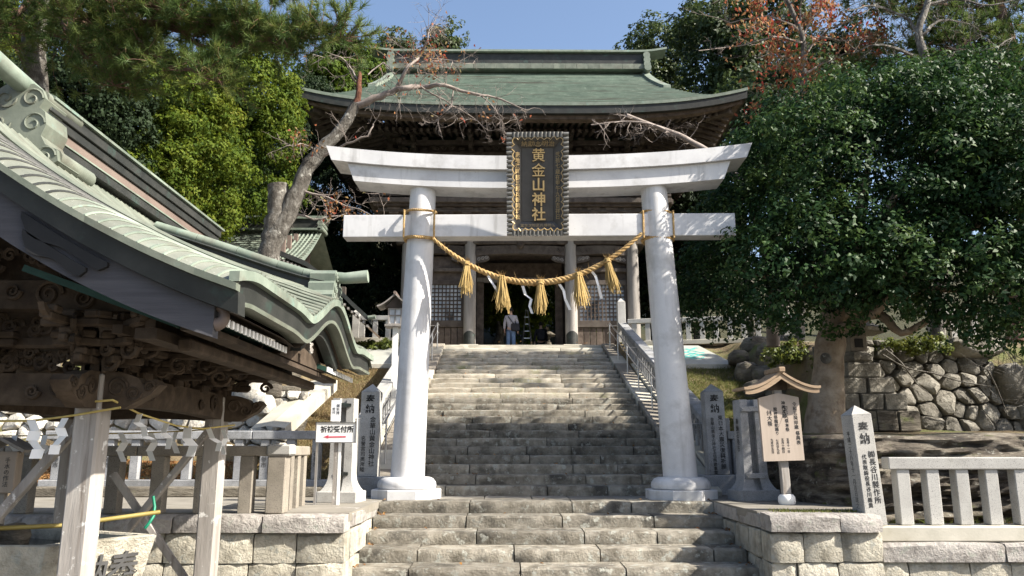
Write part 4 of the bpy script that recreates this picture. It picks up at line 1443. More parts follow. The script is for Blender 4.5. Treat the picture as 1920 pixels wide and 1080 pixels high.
MB().tube([(PX, 5.0, zb + 0.50), (PX, 5.4, zb + 0.465), (PX, 5.95, zb + 0.44)], [0.075, 0.075, 0.07], 14).build('ridge_end_tile', M_copper_lt, pav, smooth=50)
# ridge-end ornament: scrolled outline with depth
out = []
for s in (1, -1):
    h = [(0.0, 0.44), (0.10, 0.45), (0.17, 0.40), (0.20, 0.33), (0.16, 0.26), (0.21, 0.22), (0.23, 0.12), (0.20, 0.03), (0.24, -0.04), (0.33, -0.08), (0.35, -0.17), (0.27, -0.22), (0.15, -0.18), (0.0, -0.10)]
    out += [(PX + s * u, zb + v) for u, v in (h if s > 0 else h[::-1][1:-1])]
on = MB().prism(out, lambda u, v, d: (u, d, v), 5.62, 5.92).build('ridge_end_ornament', M_copper, pav)
b = MB()
for s in (1, -1):
    for c, r in (((0.10, 0.33), 0.085), ((0.13, 0.13), 0.09), ((0.25, -0.13), 0.08)):
        b.tube(spiral_path((PX + s * c[0], zb + c[1]), r, 1.3, lambda u, v: (u, 5.618, v), 22, s), 0.009, 5)
b.build('scroll_trim', M_copper, on, fixn=False)
for dx_, dz_, r in ((0.15, 0.36, 0.055), (0.29, -0.13, 0.07)):
    for s in (1, -1):
        MB().tube([(PX + s * dx_, 5.66, zb + dz_), (PX + s * dx_, 6.16, zb + dz_)], r, 12).build('ornament_roll', M_copper, pav, smooth=50)
# ridge of the curved gable over the right eave
kr = [(-3.42, 2.16), (-3.0, 2.03), (-2.6, 1.90), (-2.2, 1.765), (-1.95, 1.69), (-1.72, 1.64)]
kz = [Z0 + z + 0.0 for x, z in kr]
for i in range(len(kr) - 1):
    (x0, z0), (x1, z1) = (kr[i][0], kz[i]), (kr[i + 1][0], kz[i + 1])
    MB().tube([(x0, KC, z0), (x1 - 0.005, KC, z1)], 0.05, 12).build('ridge_tile', M_copper_lt, pav, smooth=50)
rings = []
for (x, z) in zip([q[0] for q in kr], kz):
    rings.append([(x, KC - 0.10, z - 0.04), (x, KC - 0.13, z - 0.055), (x, KC - 0.10, z - 0.075), (x, KC - 0.115, z - 0.30), (x, KC + 0.115, z - 0.30), (x, KC + 0.10, z - 0.075), (x, KC + 0.13, z - 0.055), (x, KC + 0.10, z - 0.04)])
MB().loft(rings).build('gable_ridge_box', M_copper_dk, pav)
MB().tube([(kr[0][0], KC - 0.125, kz[0] - 0.285), (kr[3][0], KC - 0.125, kz[3] - 0.255), (-1.9, KC - 0.125, kz[5] - 0.19)], 0.016, 6).build('gable_ridge_foot', M_copper_lt, pav, smooth=50)
MB().tube([(-1.80, KC, kz[5] + 0.025), (-1.55, KC, kz[5] + 0.0), (-1.33, KC, kz[5] + 0.02)], [0.05, 0.055, 0.062], 14).build('ridge_end_tile', M_copper_lt, pav, smooth=50)
out = []
for s in (1, -1):
    h = [(0.0, 0.05), (0.08, 0.06), (0.13, 0.02), (0.12, -0.05), (0.17, -0.08), (0.17, -0.15), (0.22, -0.20), (0.20, -0.27), (0.10, -0.24), (0.0, -0.21)]
    out += [(KC + s * u, kz[5] + v) for u, v in (h if s > 0 else h[::-1][1:-1])]
on = MB().prism(out, lambda u, v, d: (d, u, v), -1.86, -1.62).build('gable_end_ornament', M_copper_lt, pav)
b = MB()
for s in (1, -1):
    for c, r in (((0.07, -0.0), 0.05), ((0.10, -0.12), 0.05), ((0.15, -0.21), 0.05)):
        b.tube(spiral_path((KC + s * c[0], kz[5] + c[1]), r, 1.5, lambda u, v: (-1.612, u, v), 18, s), 0.009, 5)
b.build('scroll_trim', M_copper_lt, on, fixn=False)
# ------- underside: soffit, rafters
for s in (1, -1):
    xx = np.linspace(-3.7, -1.72, 12) if s > 0 else 2 * PX - np.linspace(-3.7, -1.72, 12)
    b = MB().grid([[(x, y, p_z(x, min(max(y, 5.07), 9.08)) - 0.30) for x in xx] for y in np.linspace(4.80, 9.4, 40)], flip=s > 0)
    b.build('soffit_board', M_wood_pav, pav, smooth=60, fixn=False)
r1 = e1 = None
for row, (xt, xin, zt, n0, n1, step, wd, m_end) in enumerate(((-1.80, -2.9, 0.81, 4.98, 6.50, 0.085, 0.035, M_white), (-1.80, -2.9, 0.81, 8.0, 9.35, 0.085, 0.035, M_white),
                                                              (-2.16, -3.2, 0.82, 5.15, 6.30, 0.085, 0.04, M_green_paint), (-2.16, -3.2, 0.82, 7.9, 9.2, 0.085, 0.04, M_green_paint))):
    y = n0
    first = None
    while y < n1:
        P = np.array((xt, y, Z0 + zt)); Q = np.array((xin, y, Z0 + zt + (xt - xin) * 0.36))
        if first is None:
            first = MB().bar(P, Q, wd, 0.045).build('rafter', M_green_paint, pav)
            tip = MB().box((xt + 0.008, y, Z0 + zt), (0.014, wd + 0.004, 0.05)).build('rafter_tip', m_end, first)
            tipm = tip.data; loc_t = tip.location.copy()
        else:
            r = inst(first, pav, (P + Q) / 2)
            t = tip.copy(); COL.objects.link(t); t.parent = r; t.location = loc_t
        y += step
MB().box((-1.97, (4.9 + 8.95) / 2, Z0 + 0.765), (0.14, 4.0, 0.04)).build('eave_beam', M_wood_pav, pav)
MB().box((-2.30, (5.0 + 8.8) / 2, Z0 + 0.74), (0.14, 3.75, 0.07)).build('eave_beam', M_wood_pav, pav)
# long rounded purlin
MB().box((-2.14, 7.0, Z0 + 0.70), (0.09, 3.5, 0.085), 0.015).build('eave_purlin', M_wood_pav, pav, smooth=30)
# arched gable filling with a flower carving
fl = MB()
for k in range(26):
    a = random.uniform(0, 6.28); r = random.uniform(0.01, 0.07)
    fl.tube([(-1.84, KC - 0.25, Z0 + 0.93), (-1.78, KC - 0.25 + r * math.cos(a), Z0 + 0.93 + r * math.sin(a))], [0.006, 0.012], 4)
fl.build('flower_trim', M_wood_grey, pav, fixn=False)
out = [(KC + u, Z0 + v) for u, v in ((-0.85, 0.80), (0.85, 0.80), (0.6, 0.90), (0.3, 1.10), (0, 1.17), (-0.3, 1.10), (-0.6, 0.90))]
MB().prism(out, lambda u, v, d: (d, u, v), -1.98, -1.90).build('arch_panel', M_wood_pav, pav)
# ------- posts, beams, carvings, brackets
for x, y in ((-2.98, 5.80), (-2.98, 8.30), (-4.42, 5.80), (-4.42, 8.30)):
    MB().box((x, y, 1.05), (0.185, 0.185, 2.1), 0.016).build('post', M_wood_grey, pav, smooth=30)
    MB().box((x, y, 0.06), (0.42, 0.42, 0.12), 0.02).build('post_foot_stone', M_granite, pav)


def beam(P, Q, h, wd, m=M_wood_pav, name='carved_beam', arch=0.04):
    P, Q = np.array(P, float), np.array(Q, float)
    d = Q - P; L = np.linalg.norm(d); d = d / L; nrm = np.array([d[1], -d[0], 0])
    rings = []
    for i in range(11):
        t = i / 10
        c = P + d * L * t
        a = arch * (1 - (2 * t - 1) ** 2)
        e = wd / 2
        rings.append([c + nrm * e + (0, 0, a), c + nrm * e * 1.12 + (0, 0, h * 0.3 + a * 0.8), c + nrm * e + (0, 0, h), c - nrm * e + (0, 0, h), c - nrm * e * 1.12 + (0, 0, h * 0.3 + a * 0.8), c - nrm * e + (0, 0, a)])
    return MB().loft(rings).build(name, m, pav, smooth=35), P, d, nrm, L


def relief(parent, P, d, nrm, wd, items, m=M_wood_pav):
    """scrolls in relief on the beam's outer face: items (t,z,r,flip)"""
    b = MB()
    for t, z, r, f in items:
        b.tube(spiral_path((t, z), r, 1.7, lambda u, v: tuple(P + d * u + nrm * (wd / 2 + 0.012) + np.array((0, 0, v))), 26, f), [0.016 * (1 - 0.6 * i / 26) for i in range(27)], 5)
    b.build('scroll_trim', m, parent, fixn=False)


def wavy_carve(parent, P, d, nrm, off, x0, x1, z0, z1, n, m=M_wood_pav, name='openwork_carving'):
    """deep carved panel: clusters of curls filling a band"""
    b = MB()
    for i in range(n):
        u = random.uniform(x0, x1); v = random.uniform(z0, z1); r = random.uniform(0.03, 0.065)
        o = off + random.uniform(-0.02, 0.03)
        b.tube(spiral_path((u, v), r, random.uniform(0.9, 1.7), lambda a, c: tuple(P + d * a + nrm * o + np.array((0, 0, c))), 14, random.choice((-1, 1))),
               [0.019 * (1 - 0.6 * k / 14) for k in range(15)], 5)
    b.build(name, m, parent, fixn=False)


for (P, Q) in (((-4.5, 5.80, 1.84), (-2.9, 5.80, 1.84)), ((-2.98, 5.72, 1.86), (-2.98, 8.4, 1.86)), ((-4.42, 8.4, 1.86), (-4.42, 5.72, 1.86)), ((-2.9, 8.30, 1.84), (-4.5, 8.30, 1.84))):
    o, P_, d, nr, L = beam(P, Q, 0.26, 0.15)
    relief(o, P_, d, nr, 0.17, [(L * 0.82, 0.15, 0.085, 1), (L * 0.70, 0.13, 0.05, -1), (L * 0.18, 0.15, 0.085, -1), (L * 0.30, 0.13, 0.05, 1)])
    o2, P_, d, nr, L = beam((P[0], P[1], 2.28), (Q[0], Q[1], 2.28), 0.075, 0.20, arch=0.0, name='wall_plate')
    wavy_carve(o2, np.array((P[0], P[1], 2.10)), d, nr, 0.03, L * 0.15, L * 0.85, 0.05, 0.16, 34)
    wavy_carve(o2, np.array((P[0], P[1], 2.35)), d, nr, 0.08, L * 0.05, L * 0.95, 0.04, 0.14, 40)
# noses where the beams pass the posts, and big front beam with clouds
nose_pts = [(0, 0), (0.16, 0.0), (0.25, 0.05), (0.34, 0.10), (0.40, 0.17), (0.36, 0.21), (0.28, 0.17), (0.24, 0.22), (0.12, 0.26), (0, 0.26)]
for (x, y), dirs in (((-2.98, 5.80), ((1, 0), (0, -1))), ((-2.98, 8.30), ((1, 0), (0, 1))), ((-4.42, 5.80), ((-1, 0), (0, -1))), ((-4.42, 8.30), ((-1, 0), (0, 1)))):
    for dx, dy in dirs:
        def fn(u, v, d_, x=x, y=y, dx=dx, dy=dy):
            return (x + dx * (0.09 + u) + dy * d_, y + dy * (0.09 + u) + dx * d_, 1.85 + v)
        nb = MB().prism(nose_pts, fn, -0.065, 0.065).build('carved_nose', M_wood_pav, pav)
        cb = MB()
        for sd in (-0.07, 0.07):
            for c, r, f in (((0.10, 0.15), 0.075, 1), ((0.22, 0.11), 0.06, -1), ((0.33, 0.155), 0.04, 1)):
                cb.tube(spiral_path(c, r, 1.6, lambda u, v: fn(u, v, sd), 18, f), [0.013 * (1 - 0.5 * k / 18) for k in range(19)], 5)
        cb.build('scroll_trim', M_wood_pav, nb, fixn=False)
o, P_, d, nr, L = beam((-4.95, 5.55, 2.50), (-2.45, 5.55, 2.50), 0.23, 0.16, arch=0.03, name='gable_beam')
relief(o, P_, d, nr, 0.18, [(L * 0.70, 0.13, 0.10, 1), (L * 0.60, 0.15, 0.06, -1), (L * 0.80, 0.10, 0.07, -1), (L * 0.50, 0.14, 0.07, 1)])
wavy_carve(o, np.array((-4.95, 5.50, 2.74)), d, nr, 0.02, L * 0.30, L * 0.95, 0.02, 0.22, 46, name='openwork_carving')
MB().box((-2.62, 5.52, 2.72), (0.30, 0.16, 0.13)).build('painted_beam_end', M_green_paint, pav)
MB().prism([(-5.2, 2.75), (-2.2, 2.75), (-3.0, 3.15), (-3.7, 3.55), (-4.4, 3.15)], lambda u, v, dd: (u, dd, v), 5.62, 5.68).build('gable_panel', M_wood_pav, pav)


def bracket_cluster(P, rz, parent=pav, sc=0.42, n=0):
    b = bracket_mesh(sc, 3, 0.5)
    R = Matrix.Rotation(rz, 3, 'Z')
    b.v = [tuple(R @ Vector(q) + Vector(P)) for q in b.v]
    o = b.build('bracket_set', M_wood_pav, parent)
    cb = MB()
    for k in range(7):
        u = random.uniform(-0.4, 0.4) * sc; yy = -random.uniform(0.2, 1.0) * sc; z = random.uniform(0.2, 0.9) * sc
        pts = spiral_path((u, z), random.uniform(0.05, 0.09), 1.4, lambda a, c: tuple(R @ Vector((a * 0.4, yy - a, c)) + Vector(P)), 14, random.choice((-1, 1)))
        cb.tube(pts, [0.02 * (1 - 0.5 * i / 14) for i in range(15)], 5)
    cb.build('scroll_trim', M_wood_pav, o, fixn=False)


for y in (5.80, 6.42, 7.05, 7.67, 8.30):
    bracket_cluster((-2.96, y, 2.10), math.pi / 2)
for x in (-4.42, -3.7, -2.98):
    bracket_cluster((x, 5.80, 2.10), 0.0)
bracket_cluster((-2.96, 5.80, 2.10), math.pi / 4)
bracket_cluster((-2.96, 8.30, 2.10), 3 * math.pi / 4)
for x, z in ((-2.62, 2.36), (-2.40, 2.40)):
    MB().box((x, 7.05, z), (0.07, 3.5, 0.06)).build('bracket_tie', M_wood_pav, pav)
# diagonal braces between the posts
for a, c in ((at(160, 782, 5.9), at(-40, 1010, 5.9)), (at(398, 800, 8.2), at(235, 1000, 8.35)), (at(212, 888, 8.4), at(352, 1092, 8.4))):
    MB().bar(a, c, 0.065, 0.065, 0.006).build('brace', M_wood_grey, pav)

# ================================================================== STONE FENCES, STELES, SIGNS
def fence(name_label, P, Q, zpost, ztop, spacing, pw=0.13, rail_h=0.12, rail_w=0.20, m=M_granite, group=None, ends=(), skip=0.0, endw=0.2, endtop=0.12, base=None, words=None, post_m=None):
    """granite fence from P to Q (x,y at z of the foot each end)"""
    P, Q = np.array(P, float), np.array(Q, float)
    root = thing('stone_fence', name_label, 'fence', (P + Q) / 2, group)
    d = Q - P; L = np.linalg.norm(d[:2]); ang = math.atan2(d[1], d[0])
    n = max(1, int(round(L / spacing)))
    R = Matrix.Rotation(ang, 3, 'Z')
    first = None
    for i in range(n):
        t = (i + 0.5) / n
        c = P + d * t
        h = zpost
        if first is None:
            first = MB().box((c[0], c[1], c[2] + h / 2), (pw, pw, h), 0.008, R).build('fence_post', post_m or m, root, smooth=30)
        else:
            inst(first, root, (c[0], c[1], c[2] + h / 2))
        if words and i % words[1] == 0:
            a = -math.pi / 2 + ang
            text(words[0], words[2], M_ink, (c[0] + math.cos(a) * (pw / 2 + 0.003), c[1] + math.sin(a) * (pw / 2 + 0.003), c[2] + h * 0.5), root, rz=ang, extrude=0.001, res=1)
    nr = max(1, int(round(L / 1.6)))
    for i in range(nr):
        a, c = P + d * (i / nr), P + d * ((i + 1) / nr)
        u = d / np.linalg.norm(d) * 0.004
        MB().bar(a + u + (0, 0, zpost + rail_h / 2), c - u + (0, 0, zpost + rail_h / 2), rail_w, rail_h, 0.012).build('rail', m, root, smooth=30)
    for e in ends:
        c = P if e == 0 else Q
        b = MB(); h = ztop
        b.box((c[0], c[1], c[2] + h / 2), (endw, endw, h), 0.01, R)
        if endtop:
            b2 = [(-1, -1), (1, -1), (1, 1), (-1, 1)]
            vs_ = [R @ Vector((q[0] * endw / 2, q[1] * endw / 2, h)) + Vector(c) for q in b2] + [Vector((c[0], c[1], c[2] + h + endtop))]
            b.add(vs_, [(0, 1, 4), (1, 2, 4), (2, 3, 4), (3, 0, 4)])
        b.build('end_post', m, root, smooth=30, fixn=False)
    if base:
        MB().bar(P + (0, 0, -base[1] / 2), Q + (0, 0, -base[1] / 2), base[0], base[1], 0.01).build('base_stone', M_conc if len(base) < 3 else base[2], root, smooth=30)
    return root


fence('pale granite fence along the front wall at the right edge', (4.62, 9.80, 0.69), (11.4, 9.80, 0.69), 0.645, 0, 0.365, pw=0.155, rail_h=0.145, rail_w=0.2)
# near left fence on the front wall, with its return towards the steps
f = fence('weathered tan granite fence on the wall behind the washing pavilion', (-9.0, 9.62, LZ), (-2.78, 9.62, LZ), 0.655, 0.66, 0.515, pw=0.155, rail_h=0.12, rail_w=0.18, m=M_granite_old)
MB().box((-2.68, 9.62, LZ + 0.33), (0.215, 0.215, 0.66), 0.012).build('end_post', M_granite_old, f, smooth=30)
MB().box((-2.66, 9.62, LZ + 0.725), (0.29, 0.25, 0.13), 0.02).build('post_cap', M_granite, f, smooth=30)
fence('short return of the tan granite fence running back to the grooved pillar', (-2.69, 9.85, LZ), (-2.74, 11.0, LZ), 0.655, 0, 0.40, pw=0.15, rail_h=0.12, rail_w=0.18, m=M_granite_old)
fence('grey granite fence below the left grassy bank beside the pointed stele', (-7.5, 13.25, 1.10), (-2.45, 13.25, 1.10), 0.64, 0, 0.42, pw=0.14, rail_h=0.14, rail_w=0.2, m=M_granite_dk, base=(0.30, 0.13, M_granite_dk), words=('石巻市', 2, 0.09))
fence('grey granite fence below the right grassy bank behind the grooved pillar', (3.72, 13.5, 1.15), (5.0, 13.5, 1.15), 0.60, 0, 0.36, pw=0.14, rail_h=0.13, rail_w=0.2, m=M_granite_dk, base=(0.34, 0.16), words=('石巻市', 1, 0.09))
MB_ = MB().box((-5.0, 13.05, 0.92), (5.2, 0.5, 0.16), 0.02)
tag(MB_.build('stone_kerb', M_rock, None, smooth=30), 'rough low stone kerb under the grey fence left of the steps', 'kerb')
# fences running up beside the long flight
for s, lab in ((-1, 'sloping granite fence climbing the left side of the long steps'), (1, 'sloping granite fence climbing the right side of the long steps')):
    xc = UL - 0.62 if s < 0 else UR + 0.62
    ya, yb = 13.7, 24.5
    root = thing('stone_fence', lab, 'fence', (xc, (ya + yb) / 2, nose(19)))
    k, first, y = 0, None, ya + 0.15
    while y < yb - 0.2:
        z0 = nose(y) + 0.06
        if first is None:
            first = MB().box((xc, y, z0 + 0.30), (0.15, 0.13, 0.64), 0.008).build('fence_post', M_granite_dk, root, smooth=30)
        else:
            inst(first, root, (xc, y, z0 + 0.30))
        if y < 20:
            text('石巻市' if k % 2 else '奉納者', 0.085, M_ink, (xc - s * 0.078, y, z0 + 0.34), root, rz=-s * math.pi / 2, extrude=0.001, res=1)
        y += 0.30; k += 1
    n = 7
    for i in range(n):
        y0, y1 = ya + (yb - ya) * i / n, ya + (yb - ya) * (i + 1) / n
        MB().bar((xc, y0 + 0.004, nose(y0) + 0.73), (xc, y1 - 0.004, nose(y1) + 0.73), 0.27, 0.13, 0.015).build('sloping_rail', M_granite if s < 0 else M_granite_dk, root, smooth=30)
        MB().bar((xc, y0 + 0.004, nose(y0) - 0.10), (xc, y1 - 0.004, nose(y1) - 0.10), 0.36, 0.34, 0.015).build('base_stone', M_conc, root, smooth=30)
    b = MB()
    b.box((xc, 24.62, 5.52), (0.25, 0.25, 1.32), 0.012)
    hh = 6.18
    b.add([(xc - 0.125, 24.495, hh), (xc + 0.125, 24.495, hh), (xc + 0.125, 24.745, hh), (xc - 0.125, 24.745, hh), (xc, 24.62, hh + 0.14)], [(0, 1, 4), (1, 2, 4), (2, 3, 4), (3, 0, 4)])
    b.build('end_post', M_granite, root, smooth=30, fixn=False)
    b = MB()
    b.box((xc, 13.62, 1.45), (0.26, 0.26, 1.3), 0.012)
    b.build('end_post', M_granite_dk, root, smooth=30)
    # handrail of thin steel
    xh = xc - s * 0.42
    hr = thing('handrail', 'thin steel handrail on posts up the %s of the long steps' % ('left side' if s < 0 else 'right side'), 'handrail', (xh, 19, nose(19)))
    for hz, rr in ((0.80, 0.019), (0.55, 0.014)):
        MB().tube([(xh, 14.0, nose(14.0) + hz), (xh, 24.3, nose(24.3) + hz), (xh, 24.75, nose(24.3) + hz)], rr, 8).build('rail', M_steel, hr, smooth=60)
    for y in np.arange(14.2, 24.5, 1.68):
        MB().tube([(xh, y, nose(y) - 0.02), (xh, y, nose(y) + 0.80)], 0.018, 8).build('rail_post', M_steel, hr, smooth=60)
        MB().tube([(xh, y, nose(y) + 0.72), (xh + s * 0.30, y, nose(y) + 0.72)], 0.009, 6).build('rail_bracket', M_steel, hr, smooth=60)
# upper terrace fences
fence('white granite fence on the upper terrace left of the gatehouse', (-4.55, 23.9, 4.92), (-2.6, 23.9, 4.92), 0.55, 0.80, 0.36, pw=0.15, rail_h=0.14, rail_w=0.2, ends=(0,), endw=0.22, endtop=0.10, base=(0.34, 0.14))
fence('pale granite fence on the upper terrace right of the gatehouse', (3.8, 24.2, 4.86), (8.6, 23.2, 4.86), 0.56, 0.8, 0.42, pw=0.15, rail_h=0.14, rail_w=0.2, base=(0.34, 0.14))
fence('small granite fence on top of the rubble wall at the far right', (9.2, 17.2, 3.95), (10.6, 17.2, 3.95), 0.55, 0.8, 0.42, pw=0.15, rail_h=0.12, rail_w=0.2)


def stele(label, px, py_b, Y, wd, dp, h, lean, lines, m=M_granite_dk, zb=None, yaw=0.0, side=None):
    c = at(px, py_b, Y)
    if zb is not None:
        c[2] = zb
    root = thing('inscribed_stele', label, 'stele', (0, 0, 0))
    b = MB()
    b.box((0, 0, h / 2), (wd, dp, h), 0.008, taper=0.95)
    tw, td, tp = wd * 0.475, dp * 0.475, h + wd * 0.42
    b.add([(-tw, -td, h), (tw, -td, h), (tw, td, h), (-tw, td, h), (0, 0, tp)], [(0, 1, 4), (1, 2, 4), (2, 3, 4), (3, 0, 4)])
    b.build('pillar_stone', m, root, smooth=30, origin=(0, 0, 0), fixn=False)
    sl = math.atan2(dp * 0.025, h)
    for body, size, ux, uz, bold in lines:
        yy = -dp / 2 + dp * 0.025 * (uz / h) - 0.0025
        text(body, size, M_black, (ux, yy, uz), root, extrude=0.0012, bold=bold, tilt=-sl, res=2)
    if side:
        text(side, 0.07, M_ink, (-wd / 2 - 0.002 + wd * 0.012, 0, h * 0.5), root, rz=-math.pi / 2, extrude=0.001, res=1)
    root.location = c
    root.rotation_euler = (0, lean, yaw)
    return root


s1 = stele('grey pointed stele with a long inscription left of the white pillar', 691, 893, 13.2, 0.325, 0.30, 1.36, math.radians(0.6),
           [('奉納', 0.155, 0.0, 1.16, 0.02), ('金華山黄金山神社', 0.10, 0.055, 0.56, 0.008), ('名誉宮司奥海睦', 0.082, -0.085, 0.36, 0.005)], m=M_granite, zb=1.15)
MB().box((-2.24, 13.22, 0.995), (0.62, 0.50, 0.31), 0.015).build('foot_stone', M_granite_dk, s1, smooth=30).location = (0, 0, -0.155)
s2 = stele('dark grey pointed stele with two inscribed columns right of the white pillar', 1345, 888, 13.4, 0.335, 0.30, 1.36, -math.radians(1.2),
           [('奉納', 0.155, 0.0, 1.16, 0.02), ('東日本大震災復興祈願', 0.088, 0.075, 0.53, 0.008), ('金華山黄金山神社玉垣再建事業', 0.066, -0.06, 0.47, 0.005)], zb=1.17)
MB().box((3.52, 13.42, 0.995), (0.66, 0.50, 0.33), 0.015).build('foot_stone', M_granite_dk, s2, smooth=30).location = (0, 0, -0.165)
stele('tall pointed stele leaning left at the end of the pale fence', 1633, 985, 9.72, 0.27, 0.26, 1.30, -math.radians(3.2),
      [('奉納', 0.135, 0.0, 1.08, 0.02), ('㈱長谷川製作所', 0.088, 0.055, 0.56, 0.006), ('代表取締役長谷川義貴', 0.062, -0.045, 0.52, 0.004)], m=M_granite, zb=0.69, yaw=math.radians(8), side='平成二十八年十一月吉日建之')


def groove_pillar(label, px, Y, wd, dp, h, lean, yaw, clamps):
    c = at(px, 940, Y); c[2] = LZ
    root = thing('grooved_pillar', label, 'stone pillar', (0, 0, 0))
    rings = []
    hw, hd, gw, gd = wd / 2, dp / 2, wd * 0.15, dp * 0.34
    for z, fl in ((0.16, 0.085), (0.20, 0.055), (0.25, 0.028), (0.31, 0.008), (0.40, 0.0), (h, -0.012)):
        a, b_ = hw + fl, hd + fl
        rings.append([(-a, -b_, z), (-gw, -b_, z), (-gw, -b_ + gd, z), (gw, -b_ + gd, z), (gw, -b_, z), (a, -b_, z), (a, b_, z), (gw, b_, z), (gw, b_ - gd, z), (-gw, b_ - gd, z), (-gw, b_, z), (-a, b_, z)])
    MB().loft(rings).build('pillar_stone', M_granite_dk if clamps else M_granite, root, smooth=25, origin=(0, 0, 0))
    MB().box((0, 0, 0.08), (wd + 0.24, dp + 0.24, 0.16), 0.012).build('plinth', M_granite_dk if clamps else M_granite, root, smooth=30, origin=(0, 0, 0))
    for z in (h - 0.14, 0.36):
        b = MB()
        if clamps:
            b.box((0.0, -hd - 0.012, z), (wd * 0.92, 0.02, 0.075), 0.004)
            for q in (-1, 1):
                b.tube([(q * wd * 0.38, -hd - 0.04, z), (q * wd * 0.38, -hd, z)], 0.016, 8)
            b.build('metal_clamp', M_granite_dk, root, origin=(0, 0, 0))
        else:
            b.prism([(0.02, z), (0.12, z + 0.02), (0.12, z + 0.06), (-0.05, z + 0.075), (-0.05, z)], lambda u, v, d: (u, d, v), -hd - 0.02, -hd + gd * 0.9)
            b.build('metal_hook', M_copper_dk, root, origin=(0, 0, 0))
    root.location = c; root.rotation_euler = (0, lean, yaw)
    return root


gl = groove_pillar('light granite pillar with a deep groove behind the white direction sign', 640, 11.6, 0.33, 0.26, 1.46, math.radians(0.3), -math.radians(6), False)
gr = groove_pillar('dark granite pillar with two clamps across its groove beside the notice board', 1414, 12.0, 0.36, 0.28, 1.47, -math.radians(1.0), math.radians(7), True)
text('奉納石巻市', 0.10, M_black, (-0.178, 0, 0.95), gr, rz=-math.pi / 2, extrude=0.001)
text('平成十年', 0.09, M_black, (0.163, 0.0, 1.0), gl, rz=math.pi / 2, extrude=0.001)
# paper note stuck on the left pillar
pn = thing('paper_note', 'small white paper notice stuck on the light grooved pillar', 'notice', (0, 0, 0))
MB().box((0, 0, 0), (0.145, 0.004, 0.30)).build('sheet', M_paper, pn, origin=(0, 0, 0))
text('御祈祷', 0.05, M_ink, (0.03, -0.003, 0.02), pn, extrude=0.0005)
text('受付', 0.045, M_ink, (-0.03, -0.003, 0.0), pn, extrude=0.0005)
pn.location = at(630, 770, 11.42); pn.rotation_euler.z = -math.radians(6)
# direction sign
c = at(624, 952, 10.95)
sg = thing('direction_sign', 'white sign board with black characters and a red arrow pointing left', 'sign', (0, 0, 0))
bz = at(624, 811, 10.95)[2] - LZ
MB().box((0, 0, bz), (0.545, 0.022, 0.262), 0.004).build('sign_board', M_white, sg, origin=(0, 0, 0), smooth=30)
fr = MB()
for q in (-1, 1):
    fr.box((q * 0.274, -0.004, bz), (0.012, 0.032, 0.27)); fr.box((0, -0.004, bz + q * 0.132), (0.56, 0.032, 0.012))
fr.build('sign_frame', M_steel, sg, origin=(0, 0, 0))
text('祈祷受付所', 0.092, M_black, (0.015, -0.0125, bz + 0.045), sg, vertical=False, bold=0.022, extrude=0.001)
b = MB().prism([(-0.17, 0), (-0.10, 0.026), (-0.10, 0.009), (0.14, 0.012), (0.14, -0.006), (-0.10, -0.009), (-0.10, -0.018)], lambda u, v, d: (u, d, bz - 0.06 + v), -0.0135, -0.011)
b.build('red_arrow', M_red, sg, origin=(0, 0, 0))
for x, w_, m in ((-0.262, 0.03, M_steel), (0.0, 0.05, M_wood_grey), (0.052, 0.035, M_white)):
    MB().box((x, 0.035, bz / 2), (w_, 0.03, bz)).build('leg', m, sg, origin=(0, 0, 0))
sg.location = (c[0], c[1], LZ); sg.rotation_euler.z = math.radians(-4)
# ------- roofed notice board
c = at(1478, 958, 10.9)
nb = thing('notice_board', 'wooden notice board with brush lettering under a small curved roof', 'notice board', (0, 0, 0))
zt, zbm = at(1468, 741, 10.9)[2] - 0.79, at(1468, 864, 10.9)[2] - 0.79
bw = 0.57
MB().prism([(-bw / 2, zbm), (bw / 2, zbm), (bw / 2, zt - 0.035), (0, zt + 0.03), (-bw / 2, zt - 0.035)], lambda u, v, d: (u, d, v), -0.025, 0.02).build('board', M_wood_board, nb, origin=(0, 0, 0))
MB().box((0.02, 0.06, (zt + 0.1) / 2), (0.115, 0.075, zt + 0.1), 0.008).build('post', M_wood_grey, nb, smooth=30, origin=(0, 0, 0))
MB().lathe((0.02, 0.06, 0.06), [(0.10, 0), (0.115, 0.04), (0.11, 0.10), (0.085, 0.13)], 12).build('plaster_collar', M_white, nb, smooth=50, origin=(0, 0, 0))
for s in (-1, 1):
    rings = []
    for i in range(13):
        t = i / 12
        u = s * 0.54 * t
        z = zt + 0.29 - 0.235 * (1 - (1 - t) ** 1.7) + 0.02 * t ** 4
        rings.append([(u, -0.19, z), (u, 0.25, z), (u, 0.25, z + 0.035), (u, -0.19, z + 0.035)])
    MB().loft(rings).build('roof_slope', M_wood_roof, nb, smooth=40, origin=(0, 0, 0))
    rings = []
    for i in range(13):
        t = i / 12
        u = s * 0.52 * t
        z = zt + 0.285 - 0.235 * (1 - (1 - t) ** 1.7) + 0.02 * t ** 4
        h = 0.075 - 0.02 * t
        rings.append([(u, -0.175, z - h), (u, -0.145, z - h), (u, -0.145, z), (u, -0.175, z)])
    MB().loft(rings).build('barge_board', M_wood_roof, nb, smooth=40, origin=(0, 0, 0))
    MB().box((s * 0.20, 0.04, zt + 0.12), (0.05, 0.36, 0.05)).build('roof_beam', M_wood_roof, nb, origin=(0, 0, 0))
MB().box((0, 0.03, zt + 0.335), (0.09, 0.50, 0.07), 0.01).build('roof_ridge', M_wood_roof, nb, smooth=30, origin=(0, 0, 0))
MB().box((0.0, 0.03, zt + 0.15), (0.30, 0.05, 0.16)).build('gable_panel', M_wood_pav, nb, origin=(0, 0, 0))
zc = (zt + zbm) / 2
